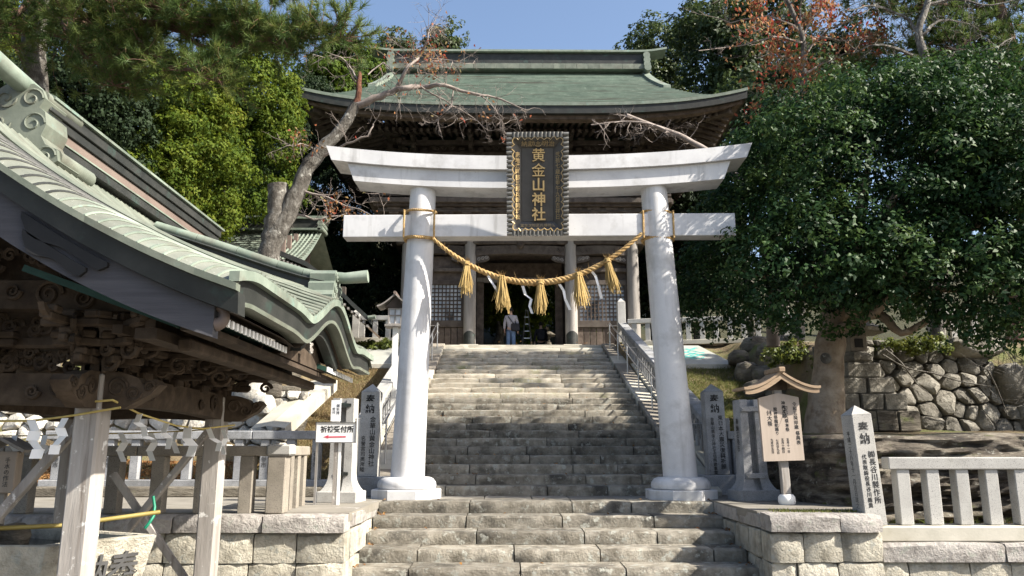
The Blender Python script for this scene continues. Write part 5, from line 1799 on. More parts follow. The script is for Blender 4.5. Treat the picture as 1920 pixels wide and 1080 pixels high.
for body, sz, x, z, bo in (('令和五癸卯歳', 0.062, 0.215, zc + 0.16, 0.012), ('祭典表', 0.062, 0.225, zc - 0.14, 0.012), ('初巳大祭本祭', 0.058, 0.085, zc + 0.12, 0.012), ('神輿渡御', 0.058, 0.01, zc + 0.16, 0.012),
                           ('龍神祭龍蛇踊り', 0.054, -0.065, zc + 0.09, 0.012), ('例大祭', 0.072, -0.155, zc + 0.13, 0.012), ('五月十一日', 0.04, 0.075, zc - 0.24, 0.008), ('五月十四日', 0.04, 0.0, zc - 0.24, 0.008),
                           ('七月廿九日', 0.04, -0.075, zc - 0.25, 0.008), ('九月廿五日', 0.04, -0.15, zc - 0.24, 0.008)):
    text(body, sz, M_black, (x, -0.0265, z), nb, extrude=0.0008, bold=bo)
nb.location = (c[0], c[1], 0.79); nb.rotation_euler = (0, -math.radians(1.5), math.radians(5))

# ------- timber street lantern on a pale post, left upper bank
c = at(738, 740, 17.0)
lp = thing('lantern_post', 'small roofed timber lantern on a pale square post left of the steps', 'lantern', (0, 0, 0))
zz = at(738, 612, 17.0)[2] - c[2]
MB().box((0, 0, (zz - 0.02) / 2 - 0.25), (0.11, 0.11, zz + 0.5)).build('post', M_white, lp, origin=(0, 0, 0))
MB().box((0, 0, zz + 0.0), (0.44, 0.34, 0.05), 0.006).build('shelf', M_wood_post, lp, origin=(0, 0, 0))
MB().box((0, 0, zz + 0.20), (0.24, 0.24, 0.34)).build('glass_box', M_pane, lp, origin=(0, 0, 0))
b = MB()
for q in (-1, 1):
    for r in (-1, 1):
        b.box((q * 0.135, r * 0.135, zz + 0.20), (0.035, 0.035, 0.36))
    b.box((0, q * 0.137, zz + 0.20), (0.02, 0.02, 0.36)); b.box((q * 0.137, 0, zz + 0.20), (0.02, 0.02, 0.36))
    for z_ in (0.03, 0.22, 0.37):
        b.box((0, q * 0.139, zz + z_), (0.26, 0.02, 0.025)); b.box((q * 0.139, 0, zz + z_), (0.02, 0.26, 0.025))
b.build('timber_frame', M_wood_post, lp, origin=(0, 0, 0))
for s in (-1, 1):
    rings = []
    for i in range(9):
        t = i / 8
        z = zz + 0.66 - 0.27 * (1 - (1 - t) ** 1.5)
        rings.append([(s * 0.38 * t, -0.26, z), (s * 0.38 * t, 0.26, z), (s * 0.38 * t, 0.26, z + 0.035), (s * 0.38 * t, -0.26, z + 0.035)])
    MB().loft(rings).build('roof_slope', M_wood_post, lp, origin=(0, 0, 0))
MB().prism([(-0.22, zz + 0.39), (0.22, zz + 0.39), (0, zz + 0.63)], lambda u, v, d: (u, d, v), -0.17, 0.17).build('gable_panel', M_wood_gate, lp, origin=(0, 0, 0))
MB().tube([(0, -0.28, zz + 0.70), (0, 0.28, zz + 0.70)], 0.035, 8).build('roof_ridge', M_copper_red, lp, origin=(0, 0, 0))
lp.location = c

# ------- sloped aprons with turquoise paint
for s, lab in ((1, 'right'), (-1, 'left')):
    x0, x1 = (3.95, 6.35) if s > 0 else (-4.6, -2.75)
    ap = thing('concrete_apron', 'sloped pale concrete slab with turquoise streaks on the %s bank' % ('right shaded' if s > 0 else 'sunny left'), 'slab', ((x0 + x1) / 2, 22.5, 4.1))
    tp = 0.55 if s > 0 else 0.0
    q = [(x0, 21.5, 3.86), (x1, 21.5, 3.86), (x1 - tp, 23.5, 4.66), (x0, 23.5, 4.66)]
    MB().add(q + [(a, y, z - 0.14) for a, y, z in q], [(0, 1, 2, 3), (7, 6, 5, 4), (0, 4, 5, 1), (1, 5, 6, 2), (2, 6, 7, 3), (3, 7, 4, 0)]).build('slab', M_slab, ap)
    MB().box(((x0 + x1) / 2, 21.38, 3.80), (x1 - x0, 0.2, 0.13), 0.01).build('kerb', M_conc, ap)
    if s > 0:
        for k in range(26):
            y = random.uniform(22.1, 23.2); xa = random.uniform(4.0, 5.4) * 1.0
            pts = [(xa + i * 0.09, y + 0.10 * math.sin(i * 1.1 + k), 0) for i in range(random.randint(4, 9))]
            rows = []
            for (a, yy, _) in pts:
                z = 3.86 + (yy - 21.5) * 0.4 + 0.004
                rows.append([(a, yy - 0.035, z - 0.014), (a, yy + 0.035, z + 0.014)])
            MB().grid(rows).build('paint_streak', M_turq, ap, fixn=False)
    else:
        MB().add([(-2.95, 21.7, 3.95), (-2.76, 21.7, 3.95), (-2.76, 23.3, 4.59), (-2.95, 23.3, 4.59)], [(0, 1, 2, 3)]).build('paint_streak', M_turq, ap)

# ------- rocks
def boulder(parent, c, size, seed, m=M_rock, name='stone', sub=3, rough=0.22, flat=0.0):
    import bmesh
    bm = bmesh.new()
    bmesh.ops.create_icosphere(bm, subdivisions=sub, radius=1.0)
    V, Fc = [], []
    for v in bm.verts:
        p = v.co.copy()
        q = Vector([math.copysign(abs(a) ** 0.62, a) for a in p])
        n = 1 + rough * noise.noise(p * 1.3 + Vector((seed * 3.7, seed, 0))) + rough * 0.5 * noise.noise(p * 3.1 + Vector((seed, 5, seed)))
        q = q * n
        V.append((c[0] + q.x * size[0], c[1] + q.y * size[1], c[2] + q.z * size[2]))
    for f_ in bm.faces:
        Fc.append(tuple(v.index for v in f_.verts))
    bm.free()
    b = MB(); b.add(V, Fc)
    return b.build(name, m, parent, smooth=45, fixn=False)


# the long rock ledge behind the right fence: one big weathered face with ledges
rows = []
for i, z in enumerate(np.concatenate([np.linspace(0.45, 1.72, 40), [1.76, 1.78, 1.80]])):
    row = []
    for x in np.linspace(4.0, 13.0, 220):
        zw = z + 0.07 * noise.noise(Vector((x * 0.9, 2, 4)))
        lay = 0.17 * noise.noise(Vector((x * 0.4, 0.3, zw * 6.5))) + 0.13 * noise.noise(Vector((x * 1.3, 3, zw * 12))) + 0.08 * noise.noise(Vector((x * 4, 7, zw * 18)))
        y = 10.62 + lay - 0.10 * math.sin((z - 0.45) / 1.45 * math.pi)
        if x < 4.7:
            y += ((4.7 - x) / 0.7) ** 2 * 1.9
        zz_ = z + 0.05 * noise.noise(Vector((x * 0.8, 9, 0)))
        if i >= 40:
            y += (0.12, 0.4, 1.2)[i - 40]
        row.append((x, y, zz_))
    rows.append(row)
led = MB().grid(rows)
o = led.build('rock_ledge', M_ledge, None, smooth=70, fixn=False)
tag(o, 'long weathered brown rock ledge behind the pale fence at the right', 'rock')
# rubble wall at the right, above the ledge
rw = thing('rubble_wall', 'wall of rounded rubble stones above the rock ledge at the right', 'wall', (8.5, 15.2, 1.9))


def fr_(u, v, d):
    y = 14.9 + (v - 1.9) * 0.35 + 0.03 * (u - 7)
    return (u, y - d, v)


sd = []
for r in range(8):
    for k in range(10):
        sd.append((6.7 + k * 0.36 + random.uniform(-0.17, 0.17) + (r % 2) * 0.17, 1.75 + r * 0.28 + random.uniform(-0.12, 0.12)))
rubble(rw, sd, [(6.6, 1.75), (9.85, 1.75), (9.55, 3.6), (6.6, 3.75)], fr_, M_rubble, gap=0.02, depth=0.17)
MB().prism([(6.55, 1.6), (9.9, 1.6), (9.5, 3.65), (6.6, 3.75)], lambda u, v, d: (u, 15.0 + (v - 1.9) * 0.35 + d, v), 0.03, 1.2).build('wall_core', M_bark, rw)
for c, s_, k in (((9.25, 15.45, 3.55), (0.50, 0.34, 0.22), 3), ((9.75, 15.2, 2.75), (0.30, 0.3, 0.42), 5), ((9.95, 15.1, 2.1), (0.34, 0.3, 0.34), 6)):
    boulder(rw, c, s_, k, M_rubble, 'corner_stone')
# dark stones by the right slab
dw = thing('dry_stone_wall', 'dark mossy dry stone wall beside the shaded concrete apron', 'wall', (7.2, 20.5, 3.6))
for k, (px, py, Y, sx, sz) in enumerate(((1420, 648, 21.5, 0.42, 0.25), (1385, 672, 21, 0.25, 0.2), (1450, 665, 20.5, 0.4, 0.35), (1400, 700, 20.3, 0.3, 0.3), (1440, 705, 19.8, 0.38, 0.3), (1480, 650, 20.8, 0.45, 0.3),
                                         (1480, 700, 19.5, 0.4, 0.35), (1515, 670, 19.5, 0.4, 0.4), (1420, 735, 19.0, 0.35, 0.28), (1465, 745, 18.6, 0.35, 0.3), (1510, 725, 18.5, 0.4, 0.35))):
    c = at(px, py, Y)
    boulder(dw, c, (sx, 0.35, sz), k + 20, M_rock, 'stone', sub=2)
# left rubble wall behind the pavilion
lw = thing('rubble_wall', 'pale sunlit rubble wall behind the washing pavilion', 'wall', (-8, 15.9, 1.3))


def fl_(u, v, d):
    return (u, 15.75 + (v - 1.2) * 0.25 - d, v)


sd = []
for r in range(6):
    for k in range(25):
        sd.append((-12.0 + k * 0.36 + random.uniform(-0.13, 0.13) + (r % 2) * 0.17, 1.2 + r * 0.31 + random.uniform(-0.09, 0.09)))
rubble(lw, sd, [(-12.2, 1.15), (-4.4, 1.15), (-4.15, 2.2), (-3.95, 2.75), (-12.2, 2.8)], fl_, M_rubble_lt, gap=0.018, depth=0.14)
MB().prism([(-12.2, 1.05), (-4.35, 1.05), (-4.0, 2.7), (-12.2, 2.75)], lambda u, v, d: (u, 15.85 + (v - 1.2) * 0.25 + d, v), 0.0, 0.6).build('wall_core', M_rock, lw)
for k, (px, py, Y, sx, sz) in enumerate(((512, 712, 16.4, 0.2, 0.16), (540, 700, 16.8, 0.28, 0.2), (560, 722, 16.6, 0.22, 0.14), (515, 735, 16.2, 0.2, 0.16), (545, 735, 16.3, 0.2, 0.14), (470, 735, 16.0, 0.32, 0.34), (495, 760, 15.8, 0.2, 0.2))):
    boulder(lw, at(px, py, Y), (sx, 0.25, sz), k + 40, M_rock if k < 5 else M_rubble_lt, 'corner_stone', sub=2)
# concrete ramp strip up the left bank
rp_ = [at(505, 806, 14.3), at(548, 768, 15.6), at(583, 738, 16.8), at(610, 716, 18.2)]
rows = [[q + (-0.34, 0, 0.02), q + (0.0, -0.05, 0.07), q + (0.30, -0.1, 0.03), q + (0.30, -0.1, -0.2)] for q in rp_]
o = MB().grid(rows).build('concrete_strip', M_conc, None, fixn=False)
tag(o, 'pale concrete edging strip slanting up the left grassy bank', 'edging')

# ------- stone lantern at the right
c = at(1632, 812, 14.0)
sl_ = thing('stone_lantern', 'old stone lantern on stepped base blocks half hidden by the leafy tree', 'stone lantern', (c[0], c[1], 1.88))
X0, Y0_ = c[0], c[1] + 0.3
for z, h, wd, n in ((1.88, 0.36, 1.50, 4), (2.245, 0.30, 1.22, 3), (2.55, 0.28, 0.95, 2)):
    for k in range(n):
        L = wd / n
        MB().box((X0 - wd / 2 + (k + 0.5) * L + random.uniform(-0.02, 0.02), Y0_, z + h / 2), (L - 0.012, wd * 0.8, h - 0.01), 0.02, jit=0.012).build('base_block', M_rock if z < 2.2 else M_rubble, sl_, smooth=30)
MB().box((X0, Y0_, 2.97), (0.62, 0.55, 0.27), 0.03).build('inscribed_block', M_rubble, sl_, smooth=30)
MB().lathe((X0, Y0_, 3.11), [(0.22, 0), (0.30, 0.05), (0.31, 0.12), (0.24, 0.2)], 6).build('lotus_base', M_rubble, sl_, smooth=30)
fb = MB()
fb.box((X0, Y0_, 3.47), (0.32, 0.32, 0.32), 0.02)
fo = fb.build('fire_box', M_granite_old, sl_, smooth=30)
MB().box((X0, Y0_ - 0.155, 3.47), (0.15, 0.03, 0.16)).build('fire_window', M_black, fo)
MB().lathe((X0, Y0_, 3.64), [(0.25, 0.0), (0.56, 0.02), (0.60, 0.08), (0.40, 0.16), (0.15, 0.30), (0.1, 0.34)], 6, rot=math.pi / 6).build('cap_roof', M_rubble, sl_, smooth=25)
MB().lathe((X0, Y0_, 3.97), [(0.06, 0.0), (0.12, 0.06), (0.11, 0.14), (0.02, 0.24)], 10).build('finial', M_rubble, sl_, smooth=50)

# ------- low building with copper roof on the left terrace
c0 = at(372, 410, 24.5); c1 = at(606, 412, 24.5)
bd = thing('side_hall', 'low wooden hall with green copper roof behind the bare cherry tree', 'building', ((c0[0] + c1[0]) / 2, 25, 4.8))
rz_ = c0[2]; xa, xb2 = c0[0] - 3, c1[0]
rows = [[(x, 24.5 - 2.9 * t, rz_ - 0.42 - 1.75 * (1.2 * t - 0.2 * t * t)) for x in np.linspace(xa, xb2 + 0.15 * t, 12)] for t in np.linspace(0, 1, 14)]
MB().grid(rows, flip=True).build('copper_roof_slope', M_copper_lt, bd, smooth=50, fixn=False)
rows = [[(x, 24.5 + 2.9 * t, rz_ - 0.42 - 1.75 * (1.2 * t - 0.2 * t * t)) for x in np.linspace(xa, xb2 + 0.15 * t, 12)] for t in np.linspace(0, 1, 8)]
MB().grid(rows).build('copper_roof_slope', M_copper_lt, bd, smooth=50, fixn=False)
for k in range(16):
    t = (k + 0.5) / 16
    MB().box(((xa + xb2) / 2, 24.5 - 2.9 * t, rz_ - 0.42 - 1.75 * (1.2 * t - 0.2 * t * t) + 0.01), (xb2 - xa, 0.05, 0.03)).build('roof_batten', M_copper, bd)
for k in range(7):
    MB().tube([(xb2 - 0.12 - k * 0.13, 24.5 - 2.9 * t, rz_ - 0.40 - 1.75 * (1.2 * t - 0.2 * t * t) + 0.02) for t in np.linspace(0, 1, 10)], 0.03, 6).build('roof_rib', M_copper_lt, bd, smooth=60)
MB().box(((xa + xb2) / 2, 24.5, rz_ - 0.24), (xb2 - xa, 0.5, 0.34)).build('ridge_box', M_copper_dk, bd)
MB().box(((xa + xb2) / 2, 24.5, rz_ - 0.03), (xb2 - xa + 0.3, 0.62, 0.09)).build('ridge_cap', M_copper_lt, bd)
MB().box(((xa + xb2) / 2, 24.45, rz_ - 0.44), (xb2 - xa + 0.05, 0.7, 0.06)).build('ridge_foot', M_copper_lt, bd)
for z in (rz_ - 0.40, rz_ - 0.25, rz_ - 0.1):
    MB().tube([(xb2, 24.1, z), (xb2, 24.9, z)], 0.09, 8).build('ridge_end_tile', M_copper_lt, bd, smooth=50)
MB().box(((xa + xb2) / 2 - 0.3, 24.5, 5.75), (xb2 - xa - 0.8, 3.6, 1.9)).build('wall', M_wood_gate, bd)
for y in (22.4, 23.0, 23.7, 24.5, 25.3):
    MB().box((xb2 - 0.62, y, rz_ - 1.2 - 0.35 * abs(24.5 - y)), (0.12, 0.12, 1.5)).build('gable_strut', M_copper_red, bd)
MB().prism([(21.7, rz_ - 2.25), (24.5, rz_ - 0.45), (27.3, rz_ - 2.25)], lambda u, v, d: (d, u, v), xb2 - 0.75, xb2 - 0.68).build('gable_wall', M_wood_pav, bd)
# porch roof in front of it, curved verge falling to the right
pc = thing('porch_roof', 'dark curved porch eave with pale rafter ends left of the lantern post', 'porch', (-5.0, 21.0, 4.9))
vx = [at(x, y, 21.0) for x, y in ((520, 470), (575, 492), (625, 530), (660, 566), (697, 600))]
fx = np.array([q[0] for q in vx]); fzv = np.array([q[2] for q in vx])
xs_ = np.linspace(fx[0], fx[-1], 20)
zs_ = np.interp(xs_, fx, fzv)
MB().grid([[(x, y, z) for x, z in zip(xs_, zs_)] for y in (20.95, 23.4)]).build('copper_roof_slope', M_copper, pc, smooth=60, fixn=False)
MB().loft([[(x, 20.9, z + 0.02), (x, 21.05, z + 0.02), (x, 21.05, z - 0.12), (x, 20.9, z - 0.12)] for x, z in zip(xs_, zs_)]).build('verge_edge', M_copper_dk, pc)
MB().loft([[(x - 0.12, 21.1, z - 0.13), (x - 0.12, 23.3, z - 0.13), (x - 0.12, 23.3, z - 0.2), (x - 0.12, 21.1, z - 0.2)] for x, z in zip(xs_, zs_)]).build('soffit_board', M_wood_pav, pc)
first = None
for k in range(26):
    t = k / 25
    x = xs_[0] + (xs_[-1] - xs_[0]) * t; z = np.interp(x, xs_, zs_)
    if first is None:
        first = MB().box((x - 0.1, 21.0, z - 0.17), (0.055, 0.16, 0.06)).build('rafter_end', M_wood_post, pc)
    else:
        inst(first, pc, (x - 0.1, 21.0, z - 0.17))
MB().box((-6.9, 22.2, 5.4), (4.0, 0.2, 1.5)).build('wall', M_wood_dk, pc)
MB().box((-4.7, 22.4, 5.45), (0.18, 0.18, 1.5)).build('post', M_wood_gate, pc)
MB().tube([at(690, 596, 20.9), at(704, 594, 20.9)], 0.06, 8).build('eave_tile', M_copper_lt, pc)

# ================================================================== VEGETATION
def sph(n):
    return unit(RS.normal(size=(n, 3)))


def ell_area_dirs(n, back=0.35):
    """directions over a crown, a share of those facing away from the path dropped"""
    d = sph(int(n * 1.6))
    keep = (d[:, 1] < 0.25) | (RS.rand(len(d)) < back)
    return d[keep][:n]


def crown_leaves(name, blobs, m, parent, lump_r=0.42, lumps_per_m2=2.2, sub=22, sub_r=0.16, per_sub=12, L=0.11, W=0.06, up=0.35, droop=0.3, tint_lo=0.2, tint_hi=0.75, inner=0.25, fold=0.15, flat=0.75, low=-0.75):
    P, N, T = [], [], []
    for c, r in blobs:
        c, r = np.array(c, float), np.array(r, float)
        area = 4 * math.pi * (((r[0] * r[1]) ** 1.6 + (r[0] * r[2]) ** 1.6 + (r[1] * r[2]) ** 1.6) / 3) ** (1 / 1.6)
        n = max(6, int(area * lumps_per_m2))
        d = ell_area_dirs(n)
        d = d[d[:, 2] > low]
        n = len(d)
        lc = c + d * r * (0.80 + 0.24 * RS.rand(n, 1))
        lr = lump_r * (0.6 + 0.8 * RS.rand(n))
        lt = RS.rand(n)
        for i in range(n):
            ds = sph(sub)
            k = (ds * unit(d[i] + np.array([0, -0.15, 0.5]))).sum(1) > -0.35
            ds = ds[k]
            sc = lc[i] + ds * lr[i] * np.array([1, 1, flat])
            for j in range(len(ds)):
                dl = sph(per_sub)
                P.append(sc[j] + dl * sub_r * (0.5 + 0.6 * RS.rand(per_sub, 1)) * np.array([1, 1, 0.8]))
                N.append(dl * 0.7 + ds[j] * 0.7 + np.array([0, 0, up]) + RS.normal(size=(per_sub, 3)) * 0.35)
                T.append(np.clip(tint_lo + (tint_hi - tint_lo) * (0.45 * lt[i] + 0.55 * RS.rand()) + RS.normal(size=per_sub) * 0.09, 0, 1))
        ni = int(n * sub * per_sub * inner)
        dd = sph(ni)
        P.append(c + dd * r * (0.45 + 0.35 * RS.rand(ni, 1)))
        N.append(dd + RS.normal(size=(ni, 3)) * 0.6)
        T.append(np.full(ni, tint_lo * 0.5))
    P, N, T = np.concatenate(P), np.concatenate(N), np.concatenate(T)
    n = len(P)
    return leaves(name, P, N, L * (0.7 + 0.6 * RS.rand(n)), W * (0.7 + 0.6 * RS.rand(n)), m, parent, T, droop, fold)


def limb(b, pts, r0, r1, n=8, wob=0.0):
    P = [np.array(p, float) for p in pts]
    # smooth subdivision
    Q = []
    for i in range(len(P) - 1):
        p0, p1, p2, p3 = P[max(i - 1, 0)], P[i], P[i + 1], P[min(i + 2, len(P) - 1)]
        for t in (0, 0.33, 0.67):
            Q.append(0.5 * ((2 * p1) + (-p0 + p2) * t + (2 * p0 - 5 * p1 + 4 * p2 - p3) * t * t + (-p0 + 3 * p1 - 3 * p2 + p3) * t ** 3))
    Q.append(P[-1])
    if wob:
        Q = [Q[0]] + [q + RS.normal(size=3) * wob for q in Q[1:-1]] + [Q[-1]]
    rr = [(r0 + (r1 - r0) * i / (len(Q) - 1)) * (1 + RS.normal() * 0.05) for i in range(len(Q))]
    b.tube([tuple(q) for q in Q], rr, n)
    return Q


def twig(b, p, d, L, r, depth, spread=0.7, tips=None, grav=0.0):
    n = 4
    pts = [np.array(p)]
    d = np.array(d) / np.linalg.norm(d)
    for i in range(n):
        d = d + RS.normal(size=3) * 0.18 + np.array([0, 0, grav])
        d = d / np.linalg.norm(d)
        pts.append(pts[-1] + d * L / n)
    b.tube([tuple(q) for q in pts], [r * (1 - 0.65 * i / n) for i in range(n + 1)], 4 if r > 0.008 else 3, caps=False)
    if tips is not None:
        tips.append((pts[-1], d))
    if depth > 0:
        for k in range(RS.randint(2, 5)):
            i = RS.randint(1, n + 1)
            dd = d + RS.normal(size=3) * spread
            twig(b, pts[i], dd, L * RS.uniform(0.45, 0.75), r * 0.55, depth - 1, spread, tips, grav)


def tree(name, label, base, top, r0, r1, bark, blobs, lm, cat='tree', group=None, limbs=True, **kw):
    root = thing(name, label, cat, base, group)
    b = MB()
    base, top = np.array(base, float), np.array(top, float)
    mid = (base + top) / 2 + RS.normal(size=3) * 0.15
    Q = limb(b, [base - (0, 0, 0.4), base + (mid - base) * 0.4, mid, top], r0, r1, 10)
    b.build('trunk', bark, root, smooth=60, fixn=False)
    if limbs:
        for c, r in blobs[:8]:
            bb = MB()
            s = Q[len(Q) // 2 + RS.randint(0, len(Q) // 2 - 1)]
            c = np.array(c, float)
            limb(bb, [s, (s + c) / 2 + RS.normal(size=3) * 0.2, c], r1 * 0.9 + 0.03, 0.02, 6)
            bb.build('branch', bark, root, smooth=60, fixn=False)
    crown_leaves('crown', blobs, lm, root, **kw)
    return root


def gz(x, y):
    return terrain_z(x, y) if abs(x) < 16 else 5.0


# ------- large leafy tree at the right
CB = [(at(1620, 330, 12.9), (2.15, 1.8, 1.62)), (at(1790, 275, 12.9), (1.6, 1.6, 1.25)), (at(1455, 390, 14.0), (1.15, 1.1, 1.1)), (at(1830, 480, 12.2), (1.4, 1.4, 1.2)),
      (at(1545, 500, 12.1), (1.2, 1.0, 0.88)), (at(1375, 505, 14.5), (0.8, 0.8, 0.8)), (at(1700, 508, 11.9), (1.05, 1.0, 0.55)), (at(1950, 370, 12.1), (1.5, 1.6, 1.5)), (at(1900, 555, 11.7), (1.05, 1.0, 0.68)), (at(1585, 556, 12.6), (0.7, 0.7, 0.36)),
      (at(1750, 200, 13.8), (1.05, 1.05, 0.7)), (at(1500, 285, 14.3), (0.9, 0.8, 0.7)), (at(1340, 565, 14.9), (0.55, 0.6, 0.45)), (at(1440, 550, 14.2), (0.65, 0.6, 0.45)), (at(1630, 230, 14.2), (1.0, 0.9, 0.6)), (at(1860, 220, 13.2), (0.9, 0.9, 0.7))]
cam_root = thing('camellia_tree', 'big dense broadleaf tree with glossy dark leaves right of the white gateway', 'tree', at(1550, 808, 13.2))
b = MB()
Q = limb(b, [at(1545, 822, 13.2), at(1548, 760, 13.2), at(1553, 690, 13.2), at(1560, 620, 13.3), at(1575, 540, 13.4), at(1600, 420, 13.7)], 0.32, 0.17, 16)
b.v = [tuple(np.array(q) + 0.035 * np.array([noise.noise(Vector(q) * 3), noise.noise(Vector(q) * 3 + Vector((9, 0, 0))), 0])) for q in b.v]
b.build('trunk', M_bark_cam, cam_root, smooth=60, fixn=False)
b = MB(); b.lathe((0, 0, 0), [(0.085, 0), (0.095, 0.012), (0.07, 0.03), (0.03, 0.022)], 14)
for i, q in enumerate(b.v):
    pass
R_ = Matrix.Rotation(math.pi / 2, 3, 'X')
kc = at(1548, 672, 12.93)
b.v = [tuple(R_ @ Vector(q) + Vector(kc)) for q in b.v]
b.build('knot_scar', M_bark, cam_root, smooth=60)
for c, r in CB:
    b = MB()
    s = Q[RS.randint(9, len(Q))]
    limb(b, [s, (s + c) / 2 + RS.normal(size=3) * 0.25, c], 0.10, 0.03, 7)
    b.build('branch', M_bark_cam, cam_root, smooth=60, fixn=False)
b = MB()
limb(b, [at(1590, 600, 13.3), at(1650, 590, 12.9), at(1690, 625, 12.5), at(1740, 600, 12.4)], 0.10, 0.05, 8)
b.build('branch', M_bark_cam, cam_root, smooth=60, fixn=False)
crown_leaves('crown', CB, L_cam, cam_root, lump_r=0.46, lumps_per_m2=2.5, sub=22, sub_r=0.15, per_sub=12, L=0.088, W=0.05, up=0.7, droop=0.6, tint_lo=0.0, tint_hi=1.0, inner=0.10, fold=0.12, low=-0.95)

# ------- cypresses at the left
hk = dict(lump_r=0.55, lumps_per_m2=1.5, sub=34, sub_r=0.14, per_sub=14, L=0.105, W=0.06, up=0.25, droop=0.8, inner=0.12)


def cyp(label, px, ytop, ybot, Y, rx, m, gy=None, tint=(0.25, 0.85), group='cypress trees on the left slope', **kw):
    a, c = at(px, ytop, Y), at(px, ybot, Y)
    x, y = a[0], Y
    h = (a[2] - c[2]) / 2
    bl = [((x, y, c[2] + h * 0.75), (rx, rx, h * 0.95)), ((x + rx * 0.2, y, c[2] + h * 1.35), (rx * 0.7, rx * 0.7, h * 0.65)), ((x - rx * 0.35, y - 0.3, c[2] + h * 0.9), (rx * 0.72, rx * 0.7, h * 0.6))]
    k = dict(hk); k.update(kw)
    return tree('cypress_tree', label, (x, y, gz(x, y)), (x, y, a[2] - 0.3), 0.28, 0.06, M_bark, bl, m, group=group, limbs=False, tint_lo=tint[0], tint_hi=tint[1], **k)


cyp('bright yellow green cypress rising behind the pavilion ridge', 300, 118, 470, 20.5, 2.3, L_hin)
cyp('tall sunlit cypress between the yellow green one and the gatehouse roof', 452, 55, 450, 22.5, 1.75, L_hin, tint=(0.15, 0.75))
cyp('small yellow green cypress at the left edge behind the pine trunk', 20, 20, 360, 21.5, 1.8, L_hin)
cyp('rounded low cypress just above the side hall roof', 395, 240, 470, 28.5, 1.35, L_hin, tint=(0.3, 0.9))
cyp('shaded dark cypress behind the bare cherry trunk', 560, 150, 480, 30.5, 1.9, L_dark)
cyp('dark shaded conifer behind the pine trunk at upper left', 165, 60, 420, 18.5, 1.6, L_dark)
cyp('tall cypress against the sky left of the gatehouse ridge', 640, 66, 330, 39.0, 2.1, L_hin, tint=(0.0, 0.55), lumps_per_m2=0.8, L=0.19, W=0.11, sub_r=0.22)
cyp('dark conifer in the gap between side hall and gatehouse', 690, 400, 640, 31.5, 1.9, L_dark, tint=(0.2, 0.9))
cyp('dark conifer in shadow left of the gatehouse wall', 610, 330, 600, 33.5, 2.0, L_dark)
big = dict(lump_r=0.9, lumps_per_m2=0.55, sub=24, sub_r=0.30, per_sub=11, L=0.24, W=0.13, up=0.4, droop=0.4, inner=0.12)


def broad(label, px, ytop, ybot, Y, rxpx, m=None, tint=(0.15, 0.75), group='evergreen trees on the wooded hill', **kw):
    a, c = at(px, ytop, Y), at(px, ybot, Y)
    rx = rxpx / F_PX * Y
    x, y, h = a[0], Y, (a[2] - c[2]) / 2
    bl = []
    for i in range(7):
        an = i * 2.4
        bl.append(((x + 0.5 * rx * math.cos(an), y + 0.5 * rx * math.sin(an), c[2] + h * (0.6 + 0.2 * i)), (rx * 0.62, rx * 0.62, h * 0.42)))
    k = dict(big); k.update(kw)
    g0 = gz(x, y) if y < 60 else 16
    return tree('evergreen_tree', label, (x, y, min(g0, c[2] - 1.0)), (x, y, a[2] - h * 0.4), 0.30, 0.08, M_bark, bl, m or L_ev, group=group, tint_lo=tint[0], tint_hi=tint[1], **k)


broad('rounded evergreen touching the right end of the gatehouse ridge', 1228, 66, 300, 44, 62, tint=(0.3, 0.95))
broad('large dark evergreen with pale limbs above the right roof corner', 1375, 5, 330, 36, 115)
broad('lower evergreen between roof corner and the leafy tree', 1440, 150, 420, 27, 90, tint=(0.1, 0.7))
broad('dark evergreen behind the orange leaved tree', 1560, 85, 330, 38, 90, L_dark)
broad('tiny treetop showing over the middle of the gatehouse ridge', 832, 66, 190, 52, 34, tint=(0.4, 1.0))
broad('tiny pale treetop at the left part of the gatehouse ridge', 742, 80, 190, 52, 26, tint=(0.4, 1.0))
broad('shrubby evergreen on the slope at the right edge', 1890, 190, 420, 19, 60, tint=(0.3, 0.9), L=0.16, W=0.08, sub_r=0.2, lump_r=0.5, lumps_per_m2=1.2)
broad('distant hill tree low at the right edge of the sky', 1885, 145, 260, 60, 45, tint=(0.5, 1.0))
broad('evergreen filling the slope behind the pavilion at the far left', -120, -60, 420, 24, 150, tint=(0.1, 0.6))
broad('evergreen beyond the right edge on the slope', 2080, 60, 500, 26, 130, tint=(0.1, 0.6))
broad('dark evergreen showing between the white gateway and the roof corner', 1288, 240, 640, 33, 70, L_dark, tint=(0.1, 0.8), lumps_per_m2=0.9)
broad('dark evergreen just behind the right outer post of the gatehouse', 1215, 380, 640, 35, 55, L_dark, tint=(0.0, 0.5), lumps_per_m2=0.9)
# garden tree seen through the gate
gt = broad('leafy garden tree seen through the open gateway', 930, 520, 640, 33.5, 70, L_hin, tint=(0.2, 0.9), L=0.2, W=0.11, sub_r=0.22, lump_r=0.5, lumps_per_m2=1.4)
broad('second garden tree deeper behind the open gateway', 1040, 470, 640, 38.5, 85, L_hin, tint=(0.1, 0.7), L=0.2, W=0.11)
broad('dark garden tree on the left behind the gateway', 830, 470, 640, 37.5, 90, L_dark)


